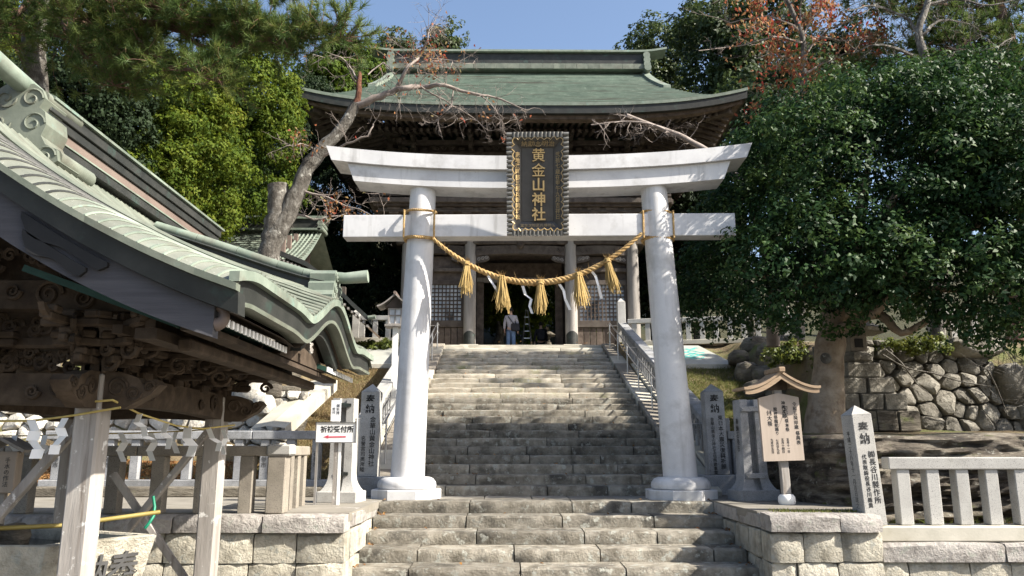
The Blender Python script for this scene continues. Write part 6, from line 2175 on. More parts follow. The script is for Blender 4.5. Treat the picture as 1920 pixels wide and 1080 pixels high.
# ------- pines
def pine_tufts(name, tips, parent, n=42, L=0.15, wd=0.006, tint=(0.2, 0.7), dead=0.06, m=None):
    P = np.array([t[0] for t in tips]); D = unit(np.array([t[1] for t in tips]))
    k = len(P)
    Pn = np.repeat(P, n, 0); Dn = np.repeat(D, n, 0)
    d = unit(Dn * 0.75 + RS.normal(size=(k * n, 3)) * 0.62 + np.array([0, 0, 0.25]))
    L_ = L * (0.7 + 0.5 * RS.rand(k * n, 1))
    s0 = Pn - Dn * (RS.rand(k * n, 1) * 0.16)
    side = unit(np.cross(d, RS.normal(size=(k * n, 3)))) * wd
    V = np.stack([s0 - side, s0 + side, s0 + d * L_], 1).reshape(-1, 3)
    tt = np.repeat(np.clip(tint[0] + (tint[1] - tint[0]) * RS.rand(k), 0, 1), n)
    tt = np.where(RS.rand(k * n) < dead, 1.0, tt)
    return flat_mesh(name, V, np.arange(k * n * 3).reshape(-1, 3), m or L_pine, parent, np.repeat(tt, 3))


def pine_bough(b, pts, r0, r1, tips, ntw, L=0.55, rise=0.25, spread=0.9):
    Q = limb(b, pts, r0, r1, 7, 0.03)
    for k in range(ntw):
        i = int(len(Q) * (0.25 + 0.75 * RS.rand())); i = min(i, len(Q) - 1)
        d = unit((Q[min(i + 1, len(Q) - 1)] - Q[max(i - 1, 0)])[None])[0]
        dd = d * 0.5 + RS.normal(size=3) * spread * np.array([1, 1, 0.45]) + np.array([0, 0, rise])
        twig(b, Q[i], dd, L * RS.uniform(0.6, 1.3), 0.010, 1, 0.7, tips, 0.05)
    tips.append((Q[-1], unit((Q[-1] - Q[-2])[None])[0]))


PY = 12.2
pr_ = thing('pine_tree', 'tall pine at upper left with a long needle covered branch over the pavilion', 'tree', at(66, 700, 13.4))
b = MB()
limb(b, [at(60, 760, 13.4), at(62, 500, 13.4), at(66, 200, 13.4), at(64, 60, 13.4), at(90, -120, 13.3), at(110, -300, 13.2)], 0.27, 0.15, 12)
b.build('trunk', M_bark, pr_, smooth=60, fixn=False)
tips = []
b = MB()
pine_bough(b, [at(85, -60, 13.3), at(150, 25, 12.6), at(215, 70, PY), at(262, 100, PY), at(330, 118, 11.9), at(395, 150, 11.7)], 0.075, 0.012, tips, 70, 0.55)
pine_bough(b, [at(90, -90, 13.3), at(200, 20, 12.6), at(300, 50, PY), at(380, 55, 12.0), at(470, 45, 11.8), at(560, 68, 11.7), at(640, 72, 11.6)], 0.08, 0.012, tips, 120, 0.5, rise=0.35)
pine_bough(b, [at(470, 45, 11.8), at(500, 75, 11.8), at(540, 100, 11.7)], 0.02, 0.008, tips, 22, 0.4)
pine_bough(b, [at(330, 50, 12.1), at(400, 90, 12.0), at(455, 70, 11.8)], 0.03, 0.01, tips, 40, 0.5)
pine_bough(b, [at(100, -150, 13.2), at(330, -60, 12.4), at(430, -40, 12.0), at(510, -30, 11.8)], 0.07, 0.012, tips, 60, 0.45)
pine_bough(b, [at(95, -100, 13.3), at(170, -10, 12.2), at(260, 10, 11.8), at(340, 20, 11.6)], 0.06, 0.012, tips, 70, 0.55)
pine_bough(b, [at(75, 0, 13.4), at(130, 60, 12.8), at(180, 120, 12.4), at(215, 160, 12.2)], 0.05, 0.012, tips, 60, 0.6)
pine_bough(b, [at(70, -20, 13.4), at(20, 40, 12.6), at(-40, 70, 12.2)], 0.05, 0.012, tips, 60, 0.6)
pine_bough(b, [at(80, -20, 13.4), at(120, 20, 13.9), at(190, 60, 14.4), at(250, 70, 14.6)], 0.05, 0.012, tips, 60, 0.6)
pine_bough(b, [at(95, -140, 13.3), at(40, -60, 12.0), at(90, -20, 11.4), at(180, -20, 11.0)], 0.05, 0.012, tips, 60, 0.6)
b.build('branch', M_bark_red, pr_, smooth=60, fixn=False)
pine_tufts('needles', tips, pr_, n=56, L=0.16, wd=0.005, tint=(0.2, 0.72), dead=0.03)

pr2 = thing('pine_tree', 'gnarled red trunked pine at the upper right corner', 'tree', at(1905, 500, 19))
b = MB()
limb(b, [at(1905, 640, 19), at(1925, 400, 19), at(1915, 230, 19), at(1900, 130, 19), at(1888, 60, 19), at(1872, 10, 19), at(1840, -80, 19)], 0.24, 0.13, 10)
b.build('trunk', M_bark_red, pr2, smooth=60, fixn=False)
tips = []; b = MB()
for pts, n in (([(1890, 70), (1830, 50), (1770, 70), (1700, 100), (1650, 120)], 60), ([(1880, 30), (1820, 10), (1740, 10), (1680, 20)], 60), ([(1900, 110), (1850, 120), (1790, 115), (1740, 130)], 50), ([(1895, 90), (1870, 130), (1830, 135)], 30),
               ([(1875, 10), (1900, -40), (1930, -20), (1950, 20)], 40), ([(1900, 120), (1930, 100), (1960, 110)], 30), ([(1872, 10), (1800, -40), (1700, -40), (1640, -10)], 50), ([(1880, 40), (1850, 60), (1800, 90), (1760, 95)], 40), ([(1905, 160), (1940, 190), (1960, 210)], 30)):
    pine_bough(b, [at(x, y, 19 + RS.uniform(-0.8, 0.8) * (i > 0)) for i, (x, y) in enumerate(pts)], 0.07, 0.015, tips, n, 0.7, rise=0.15)
b.build('branch', M_bark_red, pr2, smooth=60, fixn=False)
pine_tufts('needles', tips, pr2, n=40, L=0.22, wd=0.010, tint=(0.05, 0.55), dead=0.02)

# ------- autumn tree and bare trees
at_root = thing('autumn_tree', 'thin tree with sparse orange autumn leaves above the leafy dark tree', 'tree', at(1500, 600, 20))
b = MB(); tips = []
Q = limb(b, [at(1500, 640, 20), at(1502, 400, 20), at(1506, 240, 20), at(1507, 130, 20), at(1505, 70, 20), at(1480, 10, 20), at(1450, -60, 20)], 0.13, 0.05, 8)
b.build('trunk', M_bark, at_root, smooth=60, fixn=False)
b = MB()
for pts in (((1506, 110), (1540, 70), (1590, 40), (1640, 20)), ((1505, 80), (1450, 70), (1390, 85), (1310, 95)), ((1500, 60), (1440, 30), (1370, 40), (1310, 20)), ((1480, 10), (1420, -20), (1360, -10)), ((1505, 70), (1530, 20), (1570, -30)),
            ((1507, 150), (1470, 110), (1420, 110)), ((1507, 140), (1560, 110), (1610, 95)), ((1506, 200), (1480, 180), (1450, 200)), ((1505, 60), (1500, 10), (1510, -40)), ((1540, 70), (1600, 75), (1660, 60))):
    Q = limb(b, [at(x, y, 20 + RS.uniform(-0.6, 0.6) * (i > 0)) for i, (x, y) in enumerate(pts)], 0.035, 0.008, 5, 0.03)
    for k in range(13):
        q = Q[RS.randint(2, len(Q))]
        twig(b, q, RS.normal(size=3) + (0, 0, 0.2), RS.uniform(0.35, 0.8), 0.008, 2, 0.8, tips)
b.build('branch', M_twig, at_root, smooth=60, fixn=False)
P = []
for (p, d) in tips:
    if RS.rand() < 0.40 and p[0] > at(1375, 50, 20)[0]:
        for k in range(RS.randint(2, 6)):
            P.append(p + RS.normal(size=3) * 0.10)
P = np.array(P)
leaves('crown', P, RS.normal(size=(len(P), 3)) + (0, -0.3, 0.3), 0.14 * (0.7 + 0.6 * RS.rand(len(P))), 0.075, L_aut, at_root, droop=1.2)

b2 = thing('bare_tree', 'leafless grey tree with twisting branches in front of the red pine', 'tree', at(1745, 600, 17))
b = MB()
Q0 = limb(b, [at(1760, 640, 17), at(1765, 300, 17), at(1752, 170, 17), at(1735, 110, 17), at(1722, 60, 17), at(1738, 10, 17), at(1750, -50, 17)], 0.14, 0.06, 8)
b.build('trunk', M_bark, b2, smooth=60, fixn=False)
b = MB()
for pts in (((1745, 140), (1790, 100), (1850, 95), (1900, 70)), ((1735, 110), (1690, 95), (1640, 85), (1600, 100)), ((1738, 10), (1790, 0), (1860, 10), (1930, -10)), ((1725, 60), (1690, 30), (1640, 10), (1590, 20)), ((1750, 170), (1800, 150), (1860, 160), (1910, 140)), ((1722, 70), (1760, 40), (1820, 45))):
    Q = limb(b, [at(x, y, 17 + RS.uniform(-0.5, 0.5) * (i > 0)) for i, (x, y) in enumerate(pts)], 0.05, 0.01, 5, 0.02)
    for k in range(12):
        twig(b, Q[RS.randint(2, len(Q))], RS.normal(size=3) + (0, 0, 0.1), RS.uniform(0.3, 0.8), 0.009, 2, 0.8)
b.build('branch', M_bark, b2, smooth=60, fixn=False)

b3 = thing('bare_tree', 'pale bare branch reaching left above the right end of the white lintel', 'tree', at(1440, 640, 15))
b = MB()
limb(b, [at(1450, 650, 15.2), at(1440, 480, 15.2), at(1400, 360, 15.1), at(1335, 288, 15)], 0.13, 0.075, 8)
b.build('trunk', M_twig, b3, smooth=60, fixn=False)
b = MB()
QA = limb(b, [at(1335, 288, 15), at(1300, 268, 15), at(1270, 252, 14.9), at(1225, 236, 14.9), at(1175, 216, 14.8)], 0.065, 0.04, 7)
QB = limb(b, [at(1262, 250, 14.9), at(1215, 232, 14.8), at(1165, 228, 14.7), at(1108, 234, 14.6)], 0.03, 0.008, 6)
for Q, n in ((QA, 24), (QB, 20)):
    for k in range(n):
        twig(b, Q[RS.randint(1, len(Q))], RS.normal(size=3) * (1, 0.8, 1) + (-0.3, 0, -0.15), RS.uniform(0.15, 0.42), 0.008, 2, 0.7)
b.build('branch', M_twig, b3, smooth=60, fixn=False)

# ------- bare cherry at the left
CY = 15.0
ch = thing('cherry_tree', 'nearly leafless old cherry with a sawn stump and a broken reddish top', 'tree', at(505, 500, CY))
b = MB()
A_ = lambda x, y, d=0.0: at(x, y, CY + d)
limb(b, [A_(490, 640), A_(500, 520), A_(510, 455), A_(532, 415), A_(552, 372), A_(574, 320), A_(602, 283), A_(640, 242), A_(668, 196)], 0.235, 0.10, 14, 0.012)
tk = b.build('trunk', M_bark, ch, smooth=60, fixn=False)
b = MB(); limb(b, [A_(505, 470), A_(513, 430), A_(520, 390), A_(521, 346)], 0.19, 0.20, 12, 0.014)
b.build('sawn_stump', M_bark, ch, smooth=60, fixn=False)
b = MB(); limb(b, [A_(667, 200), A_(671, 170), A_(674, 134)], 0.075, 0.04, 9, 0.014)
b.build('broken_top', M_broken, ch, smooth=60, fixn=False)
b = MB(); tips = []
brs = [([(668, 198), (700, 186), (735, 172), (765, 165), (792, 164), (825, 158), (850, 166), (900, 177), (940, 186), (985, 206)], 0.08, 0.012, 46, -0.25), ([(740, 171), (765, 125), (788, 103), (802, 75), (808, 46)], 0.045, 0.008, 40, 0.3),
       ([(672, 150), (655, 122), (625, 104), (572, 128)], 0.022, 0.006, 14, 0.1), ([(596, 298), (648, 272), (690, 252), (700, 232)], 0.03, 0.012, 5, 0.2), ([(560, 360), (600, 365), (650, 385), (720, 410)], 0.03, 0.006, 16, 0), ([(525, 420), (560, 405), (600, 412), (650, 400)], 0.035, 0.01, 10, 0.1),
       ([(790, 163), (835, 190), (880, 215), (915, 245)], 0.02, 0.006, 16, -0.2), ([(770, 120), (830, 110), (870, 120)], 0.02, 0.006, 16, 0.1), ([(690, 140), (720, 120), (745, 150), (760, 165)], 0.015, 0.006, 12, 0.1), ([(600, 290), (570, 270), (548, 275)], 0.02, 0.006, 10, 0.1), ([(900, 178), (930, 205), (945, 245)], 0.014, 0.005, 10, -0.2), ([(850, 166), (845, 200), (815, 230)], 0.014, 0.005, 10, -0.2)]
for pts, r0, r1, n, gv in brs:
    Q = limb(b, [A_(x, y, RS.uniform(-0.3, 0.3) * (i > 0)) for i, (x, y) in enumerate(pts)], r0, r1, 7, 0.015)
    for k in range(n):
        twig(b, Q[RS.randint(2, len(Q))], RS.normal(size=3) * (1, 0.7, 1) + (0.2, 0, gv), RS.uniform(0.2, 0.55), 0.0075, 2, 0.75, tips)
b.build('branch', M_twig, ch, smooth=60, fixn=False)
P = []
lim = [(at(700, 80, CY), at(870, 135, CY)), (at(540, 250, CY), at(640, 330, CY)), (at(600, 370, CY), at(760, 420, CY))]
for (p, d) in tips:
    inside = any(min(a[0], c[0]) < p[0] < max(a[0], c[0]) and min(a[2], c[2]) < p[2] < max(a[2], c[2]) for a, c in lim)
    if RS.rand() < (0.4 if inside else 0.02):
        for k in range(RS.randint(1, 3)):
            P.append(p + RS.normal(size=3) * 0.05)
P = np.array(P)
leaves('crown', P, RS.normal(size=(len(P), 3)) + (0, -0.3, 0.2), 0.085, 0.045, L_aut, ch, droop=1.2)

# ------- undergrowth
sh_ = thing('bramble_bush', 'dark tangled bush with bare stems at the right edge beside the rubble wall', 'bush', (10.6, 14.6, 1.9))
b = MB()
for k in range(60):
    p = np.array([RS.uniform(9.9, 12.4), RS.uniform(13.6, 15.2), 1.9])
    twig(b, p, (RS.normal() * 0.5, RS.normal() * 0.4, 1), RS.uniform(1.0, 2.3), 0.012, 2, 0.6)
b.build('stem', M_bark, sh_, smooth=60, fixn=False)
crown_leaves('foliage', [((11.6, 15.2, 3.2), (1.5, 0.9, 1.3)), ((12.6, 14.4, 2.6), (1.2, 0.9, 1.0))], L_dark, sh_, lump_r=0.4, lumps_per_m2=1.6, sub=12, sub_r=0.16, per_sub=9, L=0.11, W=0.06)
iv = thing('ivy_patch', 'yellow green ivy hanging over the top of the right rubble wall', 'ivy', (7.9, 15.3, 3.6))
crown_leaves('leaves', [(at(1735, 648, 15.2), (0.42, 0.3, 0.16)), (at(1680, 645, 15.3), (0.35, 0.3, 0.10)), (at(1480, 665, 18), (0.5, 0.4, 0.3)), (at(1545, 690, 17), (0.3, 0.3, 0.3))], L_moss, iv, lump_r=0.12, lumps_per_m2=14, sub=8, sub_r=0.07, per_sub=8, L=0.07, W=0.05)
b = MB()
for pts in (((1655, 665), (1700, 690), (1750, 700), (1800, 715), (1860, 725)), ((1660, 655), (1690, 680), (1720, 720), (1740, 735)), ((1850, 690), (1870, 730), (1890, 780))):
    limb(b, [at(x, y, 14.55) for x, y in pts], 0.018, 0.008, 6)
b.build('vine_stem', M_bark, iv, smooth=60, fixn=False)
lo = thing('low_shrub', 'small leafy ground plants on the sunny upper left terrace edge', 'plant', at(700, 655, 23))
crown_leaves('leaves', [(at(700, 652, 23.3), (0.4, 0.25, 0.14)), (at(735, 650, 23.3), (0.3, 0.25, 0.16)), (at(722, 650, 23.2), (0.2, 0.2, 0.12))], L_moss, lo, lump_r=0.12, lumps_per_m2=14, sub=8, sub_r=0.08, per_sub=8, L=0.11, W=0.06)


def blades(name, pts, h, wd, m, tint, parent=None, lean=0.6):
    P = np.array(pts); n = len(P)
    d = RS.normal(size=(n, 3)) * np.array([lean, lean, 0.15]) + np.array([0, 0, 0.75]); d = unit(d)
    s = unit(np.cross(d, RS.normal(size=(n, 3)))) * wd
    hh = h * (0.5 + RS.rand(n, 1))
    V = np.stack([P - s, P + s, P + d * hh], 1).reshape(-1, 3)
    o = flat_mesh(name, V, np.arange(n * 3).reshape(-1, 3), m, parent, np.repeat(tint, 3))
    return tag(o, kind='stuff')


def scatter(n, x0, x1, y0, y1):
    x = RS.uniform(x0, x1, n); y = RS.uniform(y0, y1, n)
    return [(a, c, terrain_z(a, c)) for a, c in zip(x, y)]


p = scatter(26000, -4.9, -2.55, 13.9, 21.3)
blades('dry_grass', p, 0.10, 0.007, L_gr, np.clip(RS.rand(len(p)) * 0.55, 0, 1))
p = scatter(22000, 3.95, 6.5, 13.9, 21.3)
blades('bank_grass', p, 0.10, 0.007, L_gr, np.clip(0.45 + RS.rand(len(p)) * 0.55, 0, 1))
p = scatter(12000, -12, -4.4, 13.5, 15.6)
P = np.array(p) + (0, 0, 0.02)
tag(leaves('pine_litter', P, RS.normal(size=P.shape) * 0.4 + (0, 0, 1), 0.10, 0.02, L_lit, None), kind='stuff')
n = 1100
P = np.stack([RS.uniform(4.6, 11.5, n), RS.uniform(10.0, 10.6, n), np.full(n, 0.625)], 1)
tag(leaves('leaf_litter', P, RS.normal(size=P.shape) * 0.5 + (0, 0, 1), 0.07, 0.035, L_lit, None), kind='stuff')
p = [(x, y, 0.61) for x, y in zip(RS.uniform(4.6, 11.4, 1300), RS.uniform(10.2, 10.6, 1300))]
blades('strip_grass', p, 0.10, 0.005, L_gr, np.clip(0.75 + RS.rand(len(p)) * 0.25, 0, 1))
p = [(x, y, LZ + 0.003) for x, y in zip(RS.uniform(3.2, 4.35, 700), RS.uniform(9.62, 9.95, 700))]
blades('moss_tufts', p, 0.035, 0.006, L_gr, np.clip(0.5 + RS.rand(len(p)) * 0.5, 0, 1))
for k in range(9):
    fx_, fy_ = (5.35, 5.9, 6.2, 4.75, 6.9, 7.4, 8.2, 9.0, 9.8)[k], RS.uniform(10.1, 10.4)
    fr = thing('fern', 'small yellowing fern behind the pale right fence, ' + ('third from the stele', 'fourth from the stele', 'fifth from the stele', 'nearest the leaning stele', 'sixth from the stele', 'seventh from the stele', 'eighth from the stele', 'ninth from the stele', 'farthest from the stele')[k], 'fern', (fx_, fy_, 0.61), 'ferns behind the pale fence')
    b = MB()
    for q in range(7):
        a = q * 0.9 + RS.rand(); L = RS.uniform(0.2, 0.38)
        for s in range(9):
            t = s / 9
            c = np.array([fx_ + L * t * math.cos(a), fy_ + L * t * math.sin(a), 0.61 + 0.34 * L / 0.3 * (t - 0.55 * t * t)])
            sd = np.array([-math.sin(a), math.cos(a), 0]) * 0.07 * (1 - t); fw = np.array([math.cos(a), math.sin(a), 0]) * 0.025
            b.add([c - sd, c - fw * 0.5, c + sd, c + fw], [(0, 1, 2, 3)])
    o = b.build('frond', L_moss, fr, fixn=False)
    at2 = o.data.attributes.new('tint', 'FLOAT', 'POINT'); at2.data.foreach_set('value', np.full(len(o.data.vertices), 0.3 + 0.6 * RS.rand(), np.float32))

# fallen leaves on the treads and the landing
P = []
for k in range(26):
    for q in range(RS.randint(3, 11)):
        P.append((RS.uniform(UL, UR), Y0 + RUN * k + RS.uniform(0.02, 0.46), LZ + RISE * (k + 1) + 0.012))
for k in range(6):
    for q in range(RS.randint(6, 16)):
        P.append((RS.choice([RS.uniform(XL, XR), XL + 0.15 * RS.rand(), XR - 0.15 * RS.rand()]), 11.79 - 0.496 * k + RS.uniform(0.02, 0.46), LZ - RISE * k + 0.012))
P = np.array(P)
tag(leaves('fallen_leaves', P, RS.normal(size=P.shape) * 0.35 + (0, 0, 1), 0.06, 0.035, L_lit, None), kind='stuff')

# ================================================================== PEOPLE
def skin_mesh(name, joints, edges, m, parent, sub=2):
    """one continuous surface grown round a skeleton; joints: (x,y,z,rx,ry)"""
    me = bpy.data.meshes.new(name)
    me.from_pydata([j[:3] for j in joints], edges, [])
    o = bpy.data.objects.new(name, me)
    COL.objects.link(o)
    sk = o.modifiers.new('skin', 'SKIN'); sk.use_smooth_shade = True
    for i, j in enumerate(joints):
        v = me.skin_vertices[0].data[i]
        v.radius = (j[3], j[4] if len(j) > 4 else j[3]); v.use_root = i == 0
    ss = o.modifiers.new('sub', 'SUBSURF'); ss.levels = sub; ss.render_levels = sub
    dg = bpy.context.evaluated_depsgraph_get()
    me2 = bpy.data.meshes.new_from_object(o.evaluated_get(dg))
    me2.name = name
    bpy.data.objects.remove(o); bpy.data.meshes.remove(me)
    me2.materials.clear(); me2.materials.append(m)
    me2.shade_smooth()
    r = bpy.data.objects.new(name, me2); COL.objects.link(r); r.parent = parent
    return r


def person(label, loc, rz, h, top_m, leg_m, lean=0.0, pack=False, bag=False):
    root = thing('person', label, 'person', (0, 0, 0))
    k = h / 1.70
    J = [(0, 0, 0.95), (0, 0.0, 1.15), (0, 0.01, 1.33), (0, 0.0, 1.43), (0, -0.01, 1.50), (0, -0.02, 1.60)]
    Rr = [(0.13, 0.10), (0.125, 0.095), (0.13, 0.10), (0.07, 0.06), (0.05, 0.05), (0.078, 0.092)]
    body = [(*[c * k for c in j], r[0] * k * 0.9, r[1] * k * 0.9) for j, r in zip(J, Rr)]
    E = [(0, 1), (1, 2), (2, 3), (3, 4), (4, 5)]

    def chain(start, pts):
        p = start
        for q in pts:
            body.append((q[0] * k, q[1] * k, q[2] * k, q[3] * k, q[3] * k)); E.append((p, len(body) - 1)); p = len(body) - 1
        return p
    hands = []
    for s in (-1, 1):
        hands.append(chain(2, [(s * 0.17, 0.0, 1.37, 0.055), (s * 0.23, 0.03, 1.12, 0.042), (s * 0.24, 0.10, 0.90, 0.03), (s * 0.24, 0.13, 0.83, 0.032)]))
        chain(0, [(s * 0.09, 0.0, 0.84, 0.078), (s * 0.095, 0.02, 0.48, 0.055), (s * 0.10, 0.0, 0.10, 0.038), (s * 0.10, -0.02, 0.045, 0.038), (s * 0.10, 0.12, 0.035, 0.03)])
    for s, hd in zip((-1, 1), hands):
        for f in range(4):
            chain(hd, [(s * 0.24, 0.12 + 0.018 * f, 0.79, 0.009), (s * 0.235, 0.14 + 0.018 * f, 0.745 + 0.006 * abs(f - 1), 0.007)])
        chain(hd, [(s * 0.215, 0.16, 0.82, 0.010), (s * 0.205, 0.185, 0.79, 0.008)])
    skin_mesh('body', body, E, M_skin, root, 1)
    tj = [(0, 0, 0.90, 0.150, 0.115), (0, 0, 1.10, 0.150, 0.112), (0, 0.005, 1.30, 0.162, 0.118), (0, 0, 1.42, 0.085, 0.075)]
    tj = [tuple(c * k for c in j) for j in tj]; te = [(0, 1), (1, 2), (2, 3)]
    for s in (-1, 1):
        p = 2
        for q in ((s * 0.18, 0.0, 1.37, 0.072), (s * 0.235, 0.03, 1.12, 0.060), (s * 0.245, 0.095, 0.92, 0.046)):
            tj.append((q[0] * k, q[1] * k, q[2] * k, q[3] * k, q[3] * k)); te.append((p, len(tj) - 1)); p = len(tj) - 1
    skin_mesh('shirt', tj, te, top_m, root, 2)
    lj = [(0, 0, 0.96 * k, 0.142 * k, 0.112 * k)]; le = []
    for s in (-1, 1):
        p = 0
        for q in ((s * 0.085, 0.0, 0.84, 0.098), (s * 0.095, 0.02, 0.48, 0.078), (s * 0.10, 0.0, 0.10, 0.066)):
            lj.append((q[0] * k, q[1] * k, q[2] * k, q[3] * k, q[3] * k)); le.append((p, len(lj) - 1)); p = len(lj) - 1
    skin_mesh('trousers', lj, le, leg_m, root, 2)
    # hair over the back and top of the head, ears, nose
    b = MB()
    prof = []
    for i in range(9):
        for j in range(14):
            th = math.pi * 0.62 * i / 8; ph = 2 * math.pi * j / 14
            v = Vector((math.sin(th) * math.cos(ph) * 0.088, math.sin(th) * math.sin(ph) * 0.104, math.cos(th) * 0.118))
            if v.y > 0.05 and v.z < 0.03:
                v.y = 0.05
            b.v.append(tuple(Vector((0, -0.03 * k, 1.605 * k)) + v * k))
    for i in range(8):
        for j in range(14):
            b.f.append((i * 14 + j, i * 14 + (j + 1) % 14, (i + 1) * 14 + (j + 1) % 14, (i + 1) * 14 + j))
    b.build('hair', M_hair, root, smooth=60)
    for s in (-1, 1):
        MB().lathe((s * 0.083 * k, -0.01 * k, 1.56 * k), [(0.004, 0.0), (0.018, 0.015), (0.02, 0.035), (0.008, 0.055)], 8, sx=0.5).build('ear', M_skin, root, smooth=60)
    for s in (-1, 1):
        MB().box((s * 0.10 * k, 0.035, 0.04), (0.09, 0.25, 0.08), 0.025).build('shoe', M_dkcloth, root, smooth=60)
    if bag:
        MB().box((0.17 * k, -0.115 * k, 0.97 * k), (0.30, 0.12, 0.27), 0.03).build('shoulder_bag', M_dkcloth, root, smooth=40)
        pts = [(-0.12 * k, 0.02, 1.43 * k), (-0.08 * k, -0.10 * k, 1.36 * k), (0.02 * k, -0.125 * k, 1.22 * k), (0.12 * k, -0.125 * k, 1.08 * k), (0.16 * k, -0.12 * k, 1.0 * k)]
        MB().tube(pts, 0.014, 6).build('bag_strap', M_dkcloth, root, smooth=60)
    if pack:
        MB().box((0, -0.18 * k, 1.17 * k), (0.30, 0.17, 0.44), 0.05).build('backpack', M_dkcloth, root, smooth=40)
    root.location = loc; root.rotation_euler = (lean, 0, rz)
    return root


pz = 4.86
person('person in grey shirt and blue jeans walking away with a dark shoulder bag', (at(958, 620, 27.5)[0], 27.5, pz), math.radians(-6), 1.66, M_shirt, M_jeans, bag=True)
person('person in dark clothes with a black backpack deeper inside the gateway', (at(1014, 620, 29.6)[0], 29.6, pz - 0.12), math.radians(4), 1.60, M_dkcloth, M_dkcloth, pack=True)
# ladder and a small garden lantern beyond the gate
ld = thing('stepladder', 'thin aluminium stepladder standing behind the person in the grey shirt', 'ladder', (at(985, 620, 31.5)[0], 31.5, pz))
lx = at(985, 620, 31.5)[0]
for s in (-1, 1):
    MB().bar((lx - 0.22 + s * 0.0, 31.2 + 0.3 * s, pz), (lx + 0.02, 31.5, pz + 2.3), 0.05, 0.03).build('rail', M_steel, ld)
    MB().bar((lx + 0.32, 31.2 + 0.3 * s, pz), (lx + 0.10, 31.5, pz + 2.3), 0.05, 0.03).build('rail', M_steel, ld)
for k in range(7):
    z = 0.25 + k * 0.29; t = z / 2.3
    MB().box((lx + 0.05, 31.2 + 0.3 * t * 0.9, pz + z), (0.50 - 0.36 * t, 0.07, 0.03)).build('rung', M_steel, ld)
gl_ = thing('garden_lantern', 'small mossy stone lantern beyond the gateway beside the backpack person', 'stone lantern', (at(1024, 620, 32)[0], 32, pz))
gx = at(1024, 620, 32)[0]
MB().lathe((gx, 32, pz), [(0.25, 0), (0.25, 0.15), (0.13, 0.2), (0.12, 0.85), (0.22, 0.95), (0.2, 1.05)], 8).build('shaft', M_rock, gl_, smooth=30)
MB().box((gx, 32, pz + 1.17), (0.3, 0.3, 0.24), 0.02).build('fire_box', M_rock, gl_)
MB().lathe((gx, 32, pz + 1.29), [(0.2, 0), (0.46, 0.03), (0.3, 0.14), (0.08, 0.26), (0.11, 0.34), (0.01, 0.44)], 8).build('cap_roof', M_rock, gl_, smooth=30)

# ================================================================== THINGS IN THE PAVILION
bs = thing('stone_basin', 'large tapered stone water basin with carved characters under the pavilion', 'basin', (-3.9, 6.5, 0))
top = [(-3.24, 5.86), (-2.80, 6.66), (-4.45, 7.55), (-5.3, 5.98)]
cx_, cy_ = -4.0, 6.5
ring = lambda k, z, o=(0, 0): [(cx_ + (x - cx_) * k + o[0], cy_ + (y - cy_) * k + o[1], z) for x, y in top]
MB().loft([ring(0.80, 0.0), ring(0.90, 0.45), ring(0.985, 0.855), ring(0.995, 0.885), ring(0.975, 0.895), ring(0.90, 0.895), ring(0.885, 0.88), ring(0.87, 0.70)]).build('basin_stone', M_wall, bs, smooth=25)
MB().add(ring(0.884, 0.80) + ring(0.884, 0.79), [(0, 1, 2, 3), (7, 6, 5, 4)]).build('water', M_water, bs, fixn=False)
fd = np.array([-2.80 + 3.24, 6.66 - 5.86]); fa = math.atan2(fd[1], fd[0])
nrm = np.array([fd[1], -fd[0]]) / np.linalg.norm(fd)
for chr_, t, s in (('奉', 0.74, 0.27), ('納', 0.44, 0.26)):
    p = np.array(top[0]) + fd * t
    kk = 0.958
    p = np.array([cx_ + (p[0] - cx_) * kk, cy_ + (p[1] - cy_) * kk]) + nrm * 0.006
    text(chr_, s, M_ink, (p[0], p[1], 0.67), bs, rz=fa, vertical=False, extrude=0.006, bold=0.012, tilt=math.radians(11))
# bamboo pipe, hose
tag(MB().tube([at(-30, 992, 5.95), at(120, 985, 6.2), at(300, 960, 6.6)], 0.017, 8).build('bamboo_pipe', M_bamboo, None, smooth=60), 'yellow bamboo pipe lying across the stone basin', 'bamboo pipe')
tag(MB().tube([at(287, 930, 7.6), at(290, 950, 7.6), at(288, 968, 7.55), at(280, 980, 7.5), at(272, 990, 7.5)], 0.014, 8).build('hose', M_hose, None, smooth=60), 'short green hose hanging behind the crossed braces', 'hose')
for k, (x, y) in enumerate(((-4.75, 6.55), (-4.4, 6.9), (-4.95, 6.3), (-4.1, 7.0), (-4.6, 6.2))):
    pass
dr = thing('dragon_spout', 'dark bronze spout figure coiled on rocks above the basin water', 'water spout', (-4.6, 6.9, 0.8))
bb = MB(); bb.tube([tuple(np.array([-4.75 + 0.28 * t + 0.06 * math.sin(t * 9), 6.75, 0.85 + 0.34 * math.sin(t * 2.2)])) for t in np.linspace(0, 1.2, 16)], [0.05 + 0.03 * math.sin(i * 0.4) for i in range(16)], 8)
bb.build('body', M_copper_dk, dr, smooth=60)
for k in range(6):
    boulder(dr, (-4.9 + k * 0.16, 6.85 + 0.05 * (k % 2), 0.86), (0.12, 0.1, 0.10), k + 60, M_rock, 'stone', sub=2)
# little roofed notice case at the left edge
nc = thing('notice_case', 'small roofed wooden case with writing at the left edge under the pavilion', 'notice case', (0, 0, 0))
c = at(8, 885, 8.4)
MB().box((0, 0, 0), (0.30, 0.12, 0.42), 0.01).build('case', M_wood_board, nc, origin=(0, 0, 0))
for s in (-1, 1):
    MB().bar((0, 0, 0.34), (s * 0.26, 0, 0.21), 0.30, 0.03).build('roof_slope', M_wood_post, nc, origin=(0, 0, 0))
text('手水の作法', 0.06, M_ink, (0.06, -0.063, 0), nc, extrude=0.0005)
MB().box((0, 0.02, -0.66), (0.07, 0.06, 0.92)).build('post', M_wood_grey, nc, origin=(0, 0, 0))
nc.location = c
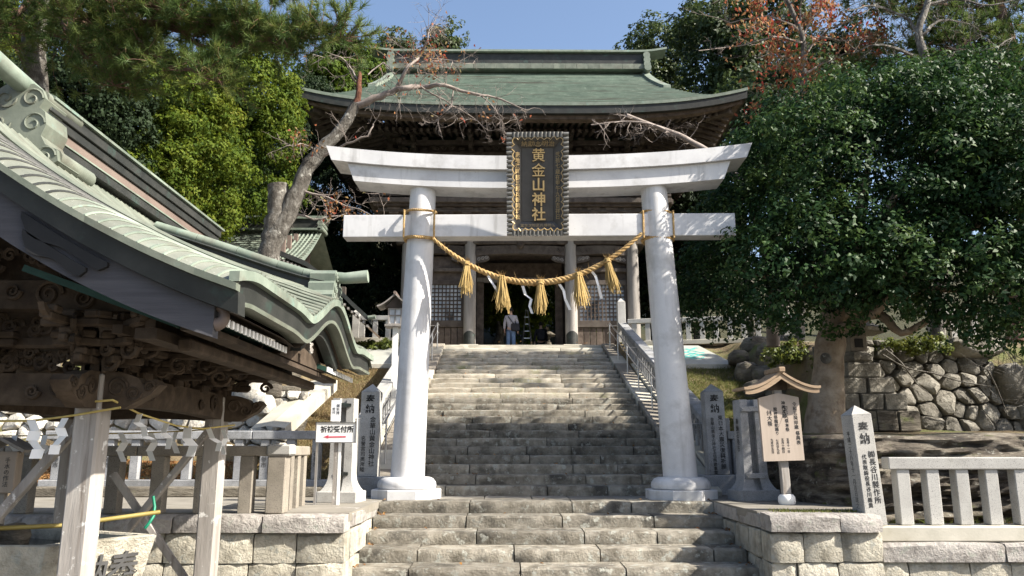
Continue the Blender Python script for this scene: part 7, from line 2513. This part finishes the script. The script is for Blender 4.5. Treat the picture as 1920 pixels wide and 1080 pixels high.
# cords round the posts with paper streamers
cd = thing('sacred_cord', 'thin yellow cord strung between the pavilion posts carrying paper streamers', 'cord', (-3, 6, 2))


def cord(pts, r=0.008, n=10):
    P = []
    for a, c in zip(pts[:-1], pts[1:]):
        for i in range(n):
            t = i / n
            P.append(a * (1 - t) + c * t)
    P.append(pts[-1])
    MB().tube([tuple(q) for q in P], r, 6).build('cord_length', M_cord, cd, smooth=60)


cord([at(-60, 790, 5.75), at(60, 789, 5.72), at(130, 780, 5.70), at(226, 764, 5.69)])
cord([at(163, 754, 5.69), at(211, 750, 5.69), at(225, 757, 5.76), at(260, 775, 6.15), at(330, 798, 7.0), at(380, 804, 7.7), at(440, 797, 8.2)])
cord([at(-60, 818, 8.42), at(60, 817, 8.42), at(150, 814, 8.42), at(260, 812, 8.42), at(350, 808, 8.42), at(435, 802, 8.4)], 0.007)
for k, (pts, Y, wd, where) in enumerate((([(58, 788), (66, 808), (60, 826), (72, 842), (66, 860)], 5.70, 0.075, 'leftmost and largest, hanging from the near cord'), ([(122, 784), (112, 802), (118, 818), (104, 834), (100, 852)], 5.69, 0.06, 'on the near cord just left of the front post'),
                                         ([(262, 776), (256, 792), (268, 800), (272, 818), (284, 824)], 6.15, 0.055, 'just right of the front post'), ([(312, 794), (306, 812), (318, 822), (314, 842)], 6.8, 0.055, 'midway along the side cord'),
                                         ([(352, 800), (350, 822), (362, 836), (356, 856)], 7.3, 0.085, 'crumpled, in front of the slanting brace'), ([(390, 802), (398, 822), (412, 830), (408, 846)], 7.8, 0.06, 'against the rear post'),
                                         ([(226, 812), (234, 830), (224, 846), (232, 866)], 8.4, 0.07, 'on the far cord beside the front post'), ([(282, 812), (290, 830), (280, 846), (286, 864)], 8.4, 0.07, 'on the far cord in the middle of the opening'), ([(330, 810), (324, 828), (332, 850)], 8.4, 0.05, 'small, on the far cord left of the rear post'),
                                         ([(84, 816), (80, 834), (90, 850), (82, 868)], 8.4, 0.07, 'on the far cord between the two left streamers'), ([(418, 806), (424, 822), (416, 836), (420, 852)], 8.12, 0.05, 'rightmost, hanging at the rear post'), ([(28, 816), (24, 834), (34, 850), (28, 866)], 8.4, 0.07, 'on the far cord beside the notice case'))):
    shide([at(x, y, Y) for x, y in pts], wd, None, 'white zigzag paper streamer ' + where, 'paper streamers on the pavilion cords')

# small carved relief stays joined: nobody could pick its curls apart at this size
for o in bpy.data.objects:
    if o.type == 'MESH' and o.name.split('.')[0] in ('scroll_trim', 'openwork_carving', 'wave_trim', 'flower_trim', 'straw_tassel', 'loose_straw'):
        if o.name.split('.')[0] != 'straw_tassel':
            o['kind'] = 'stuff'
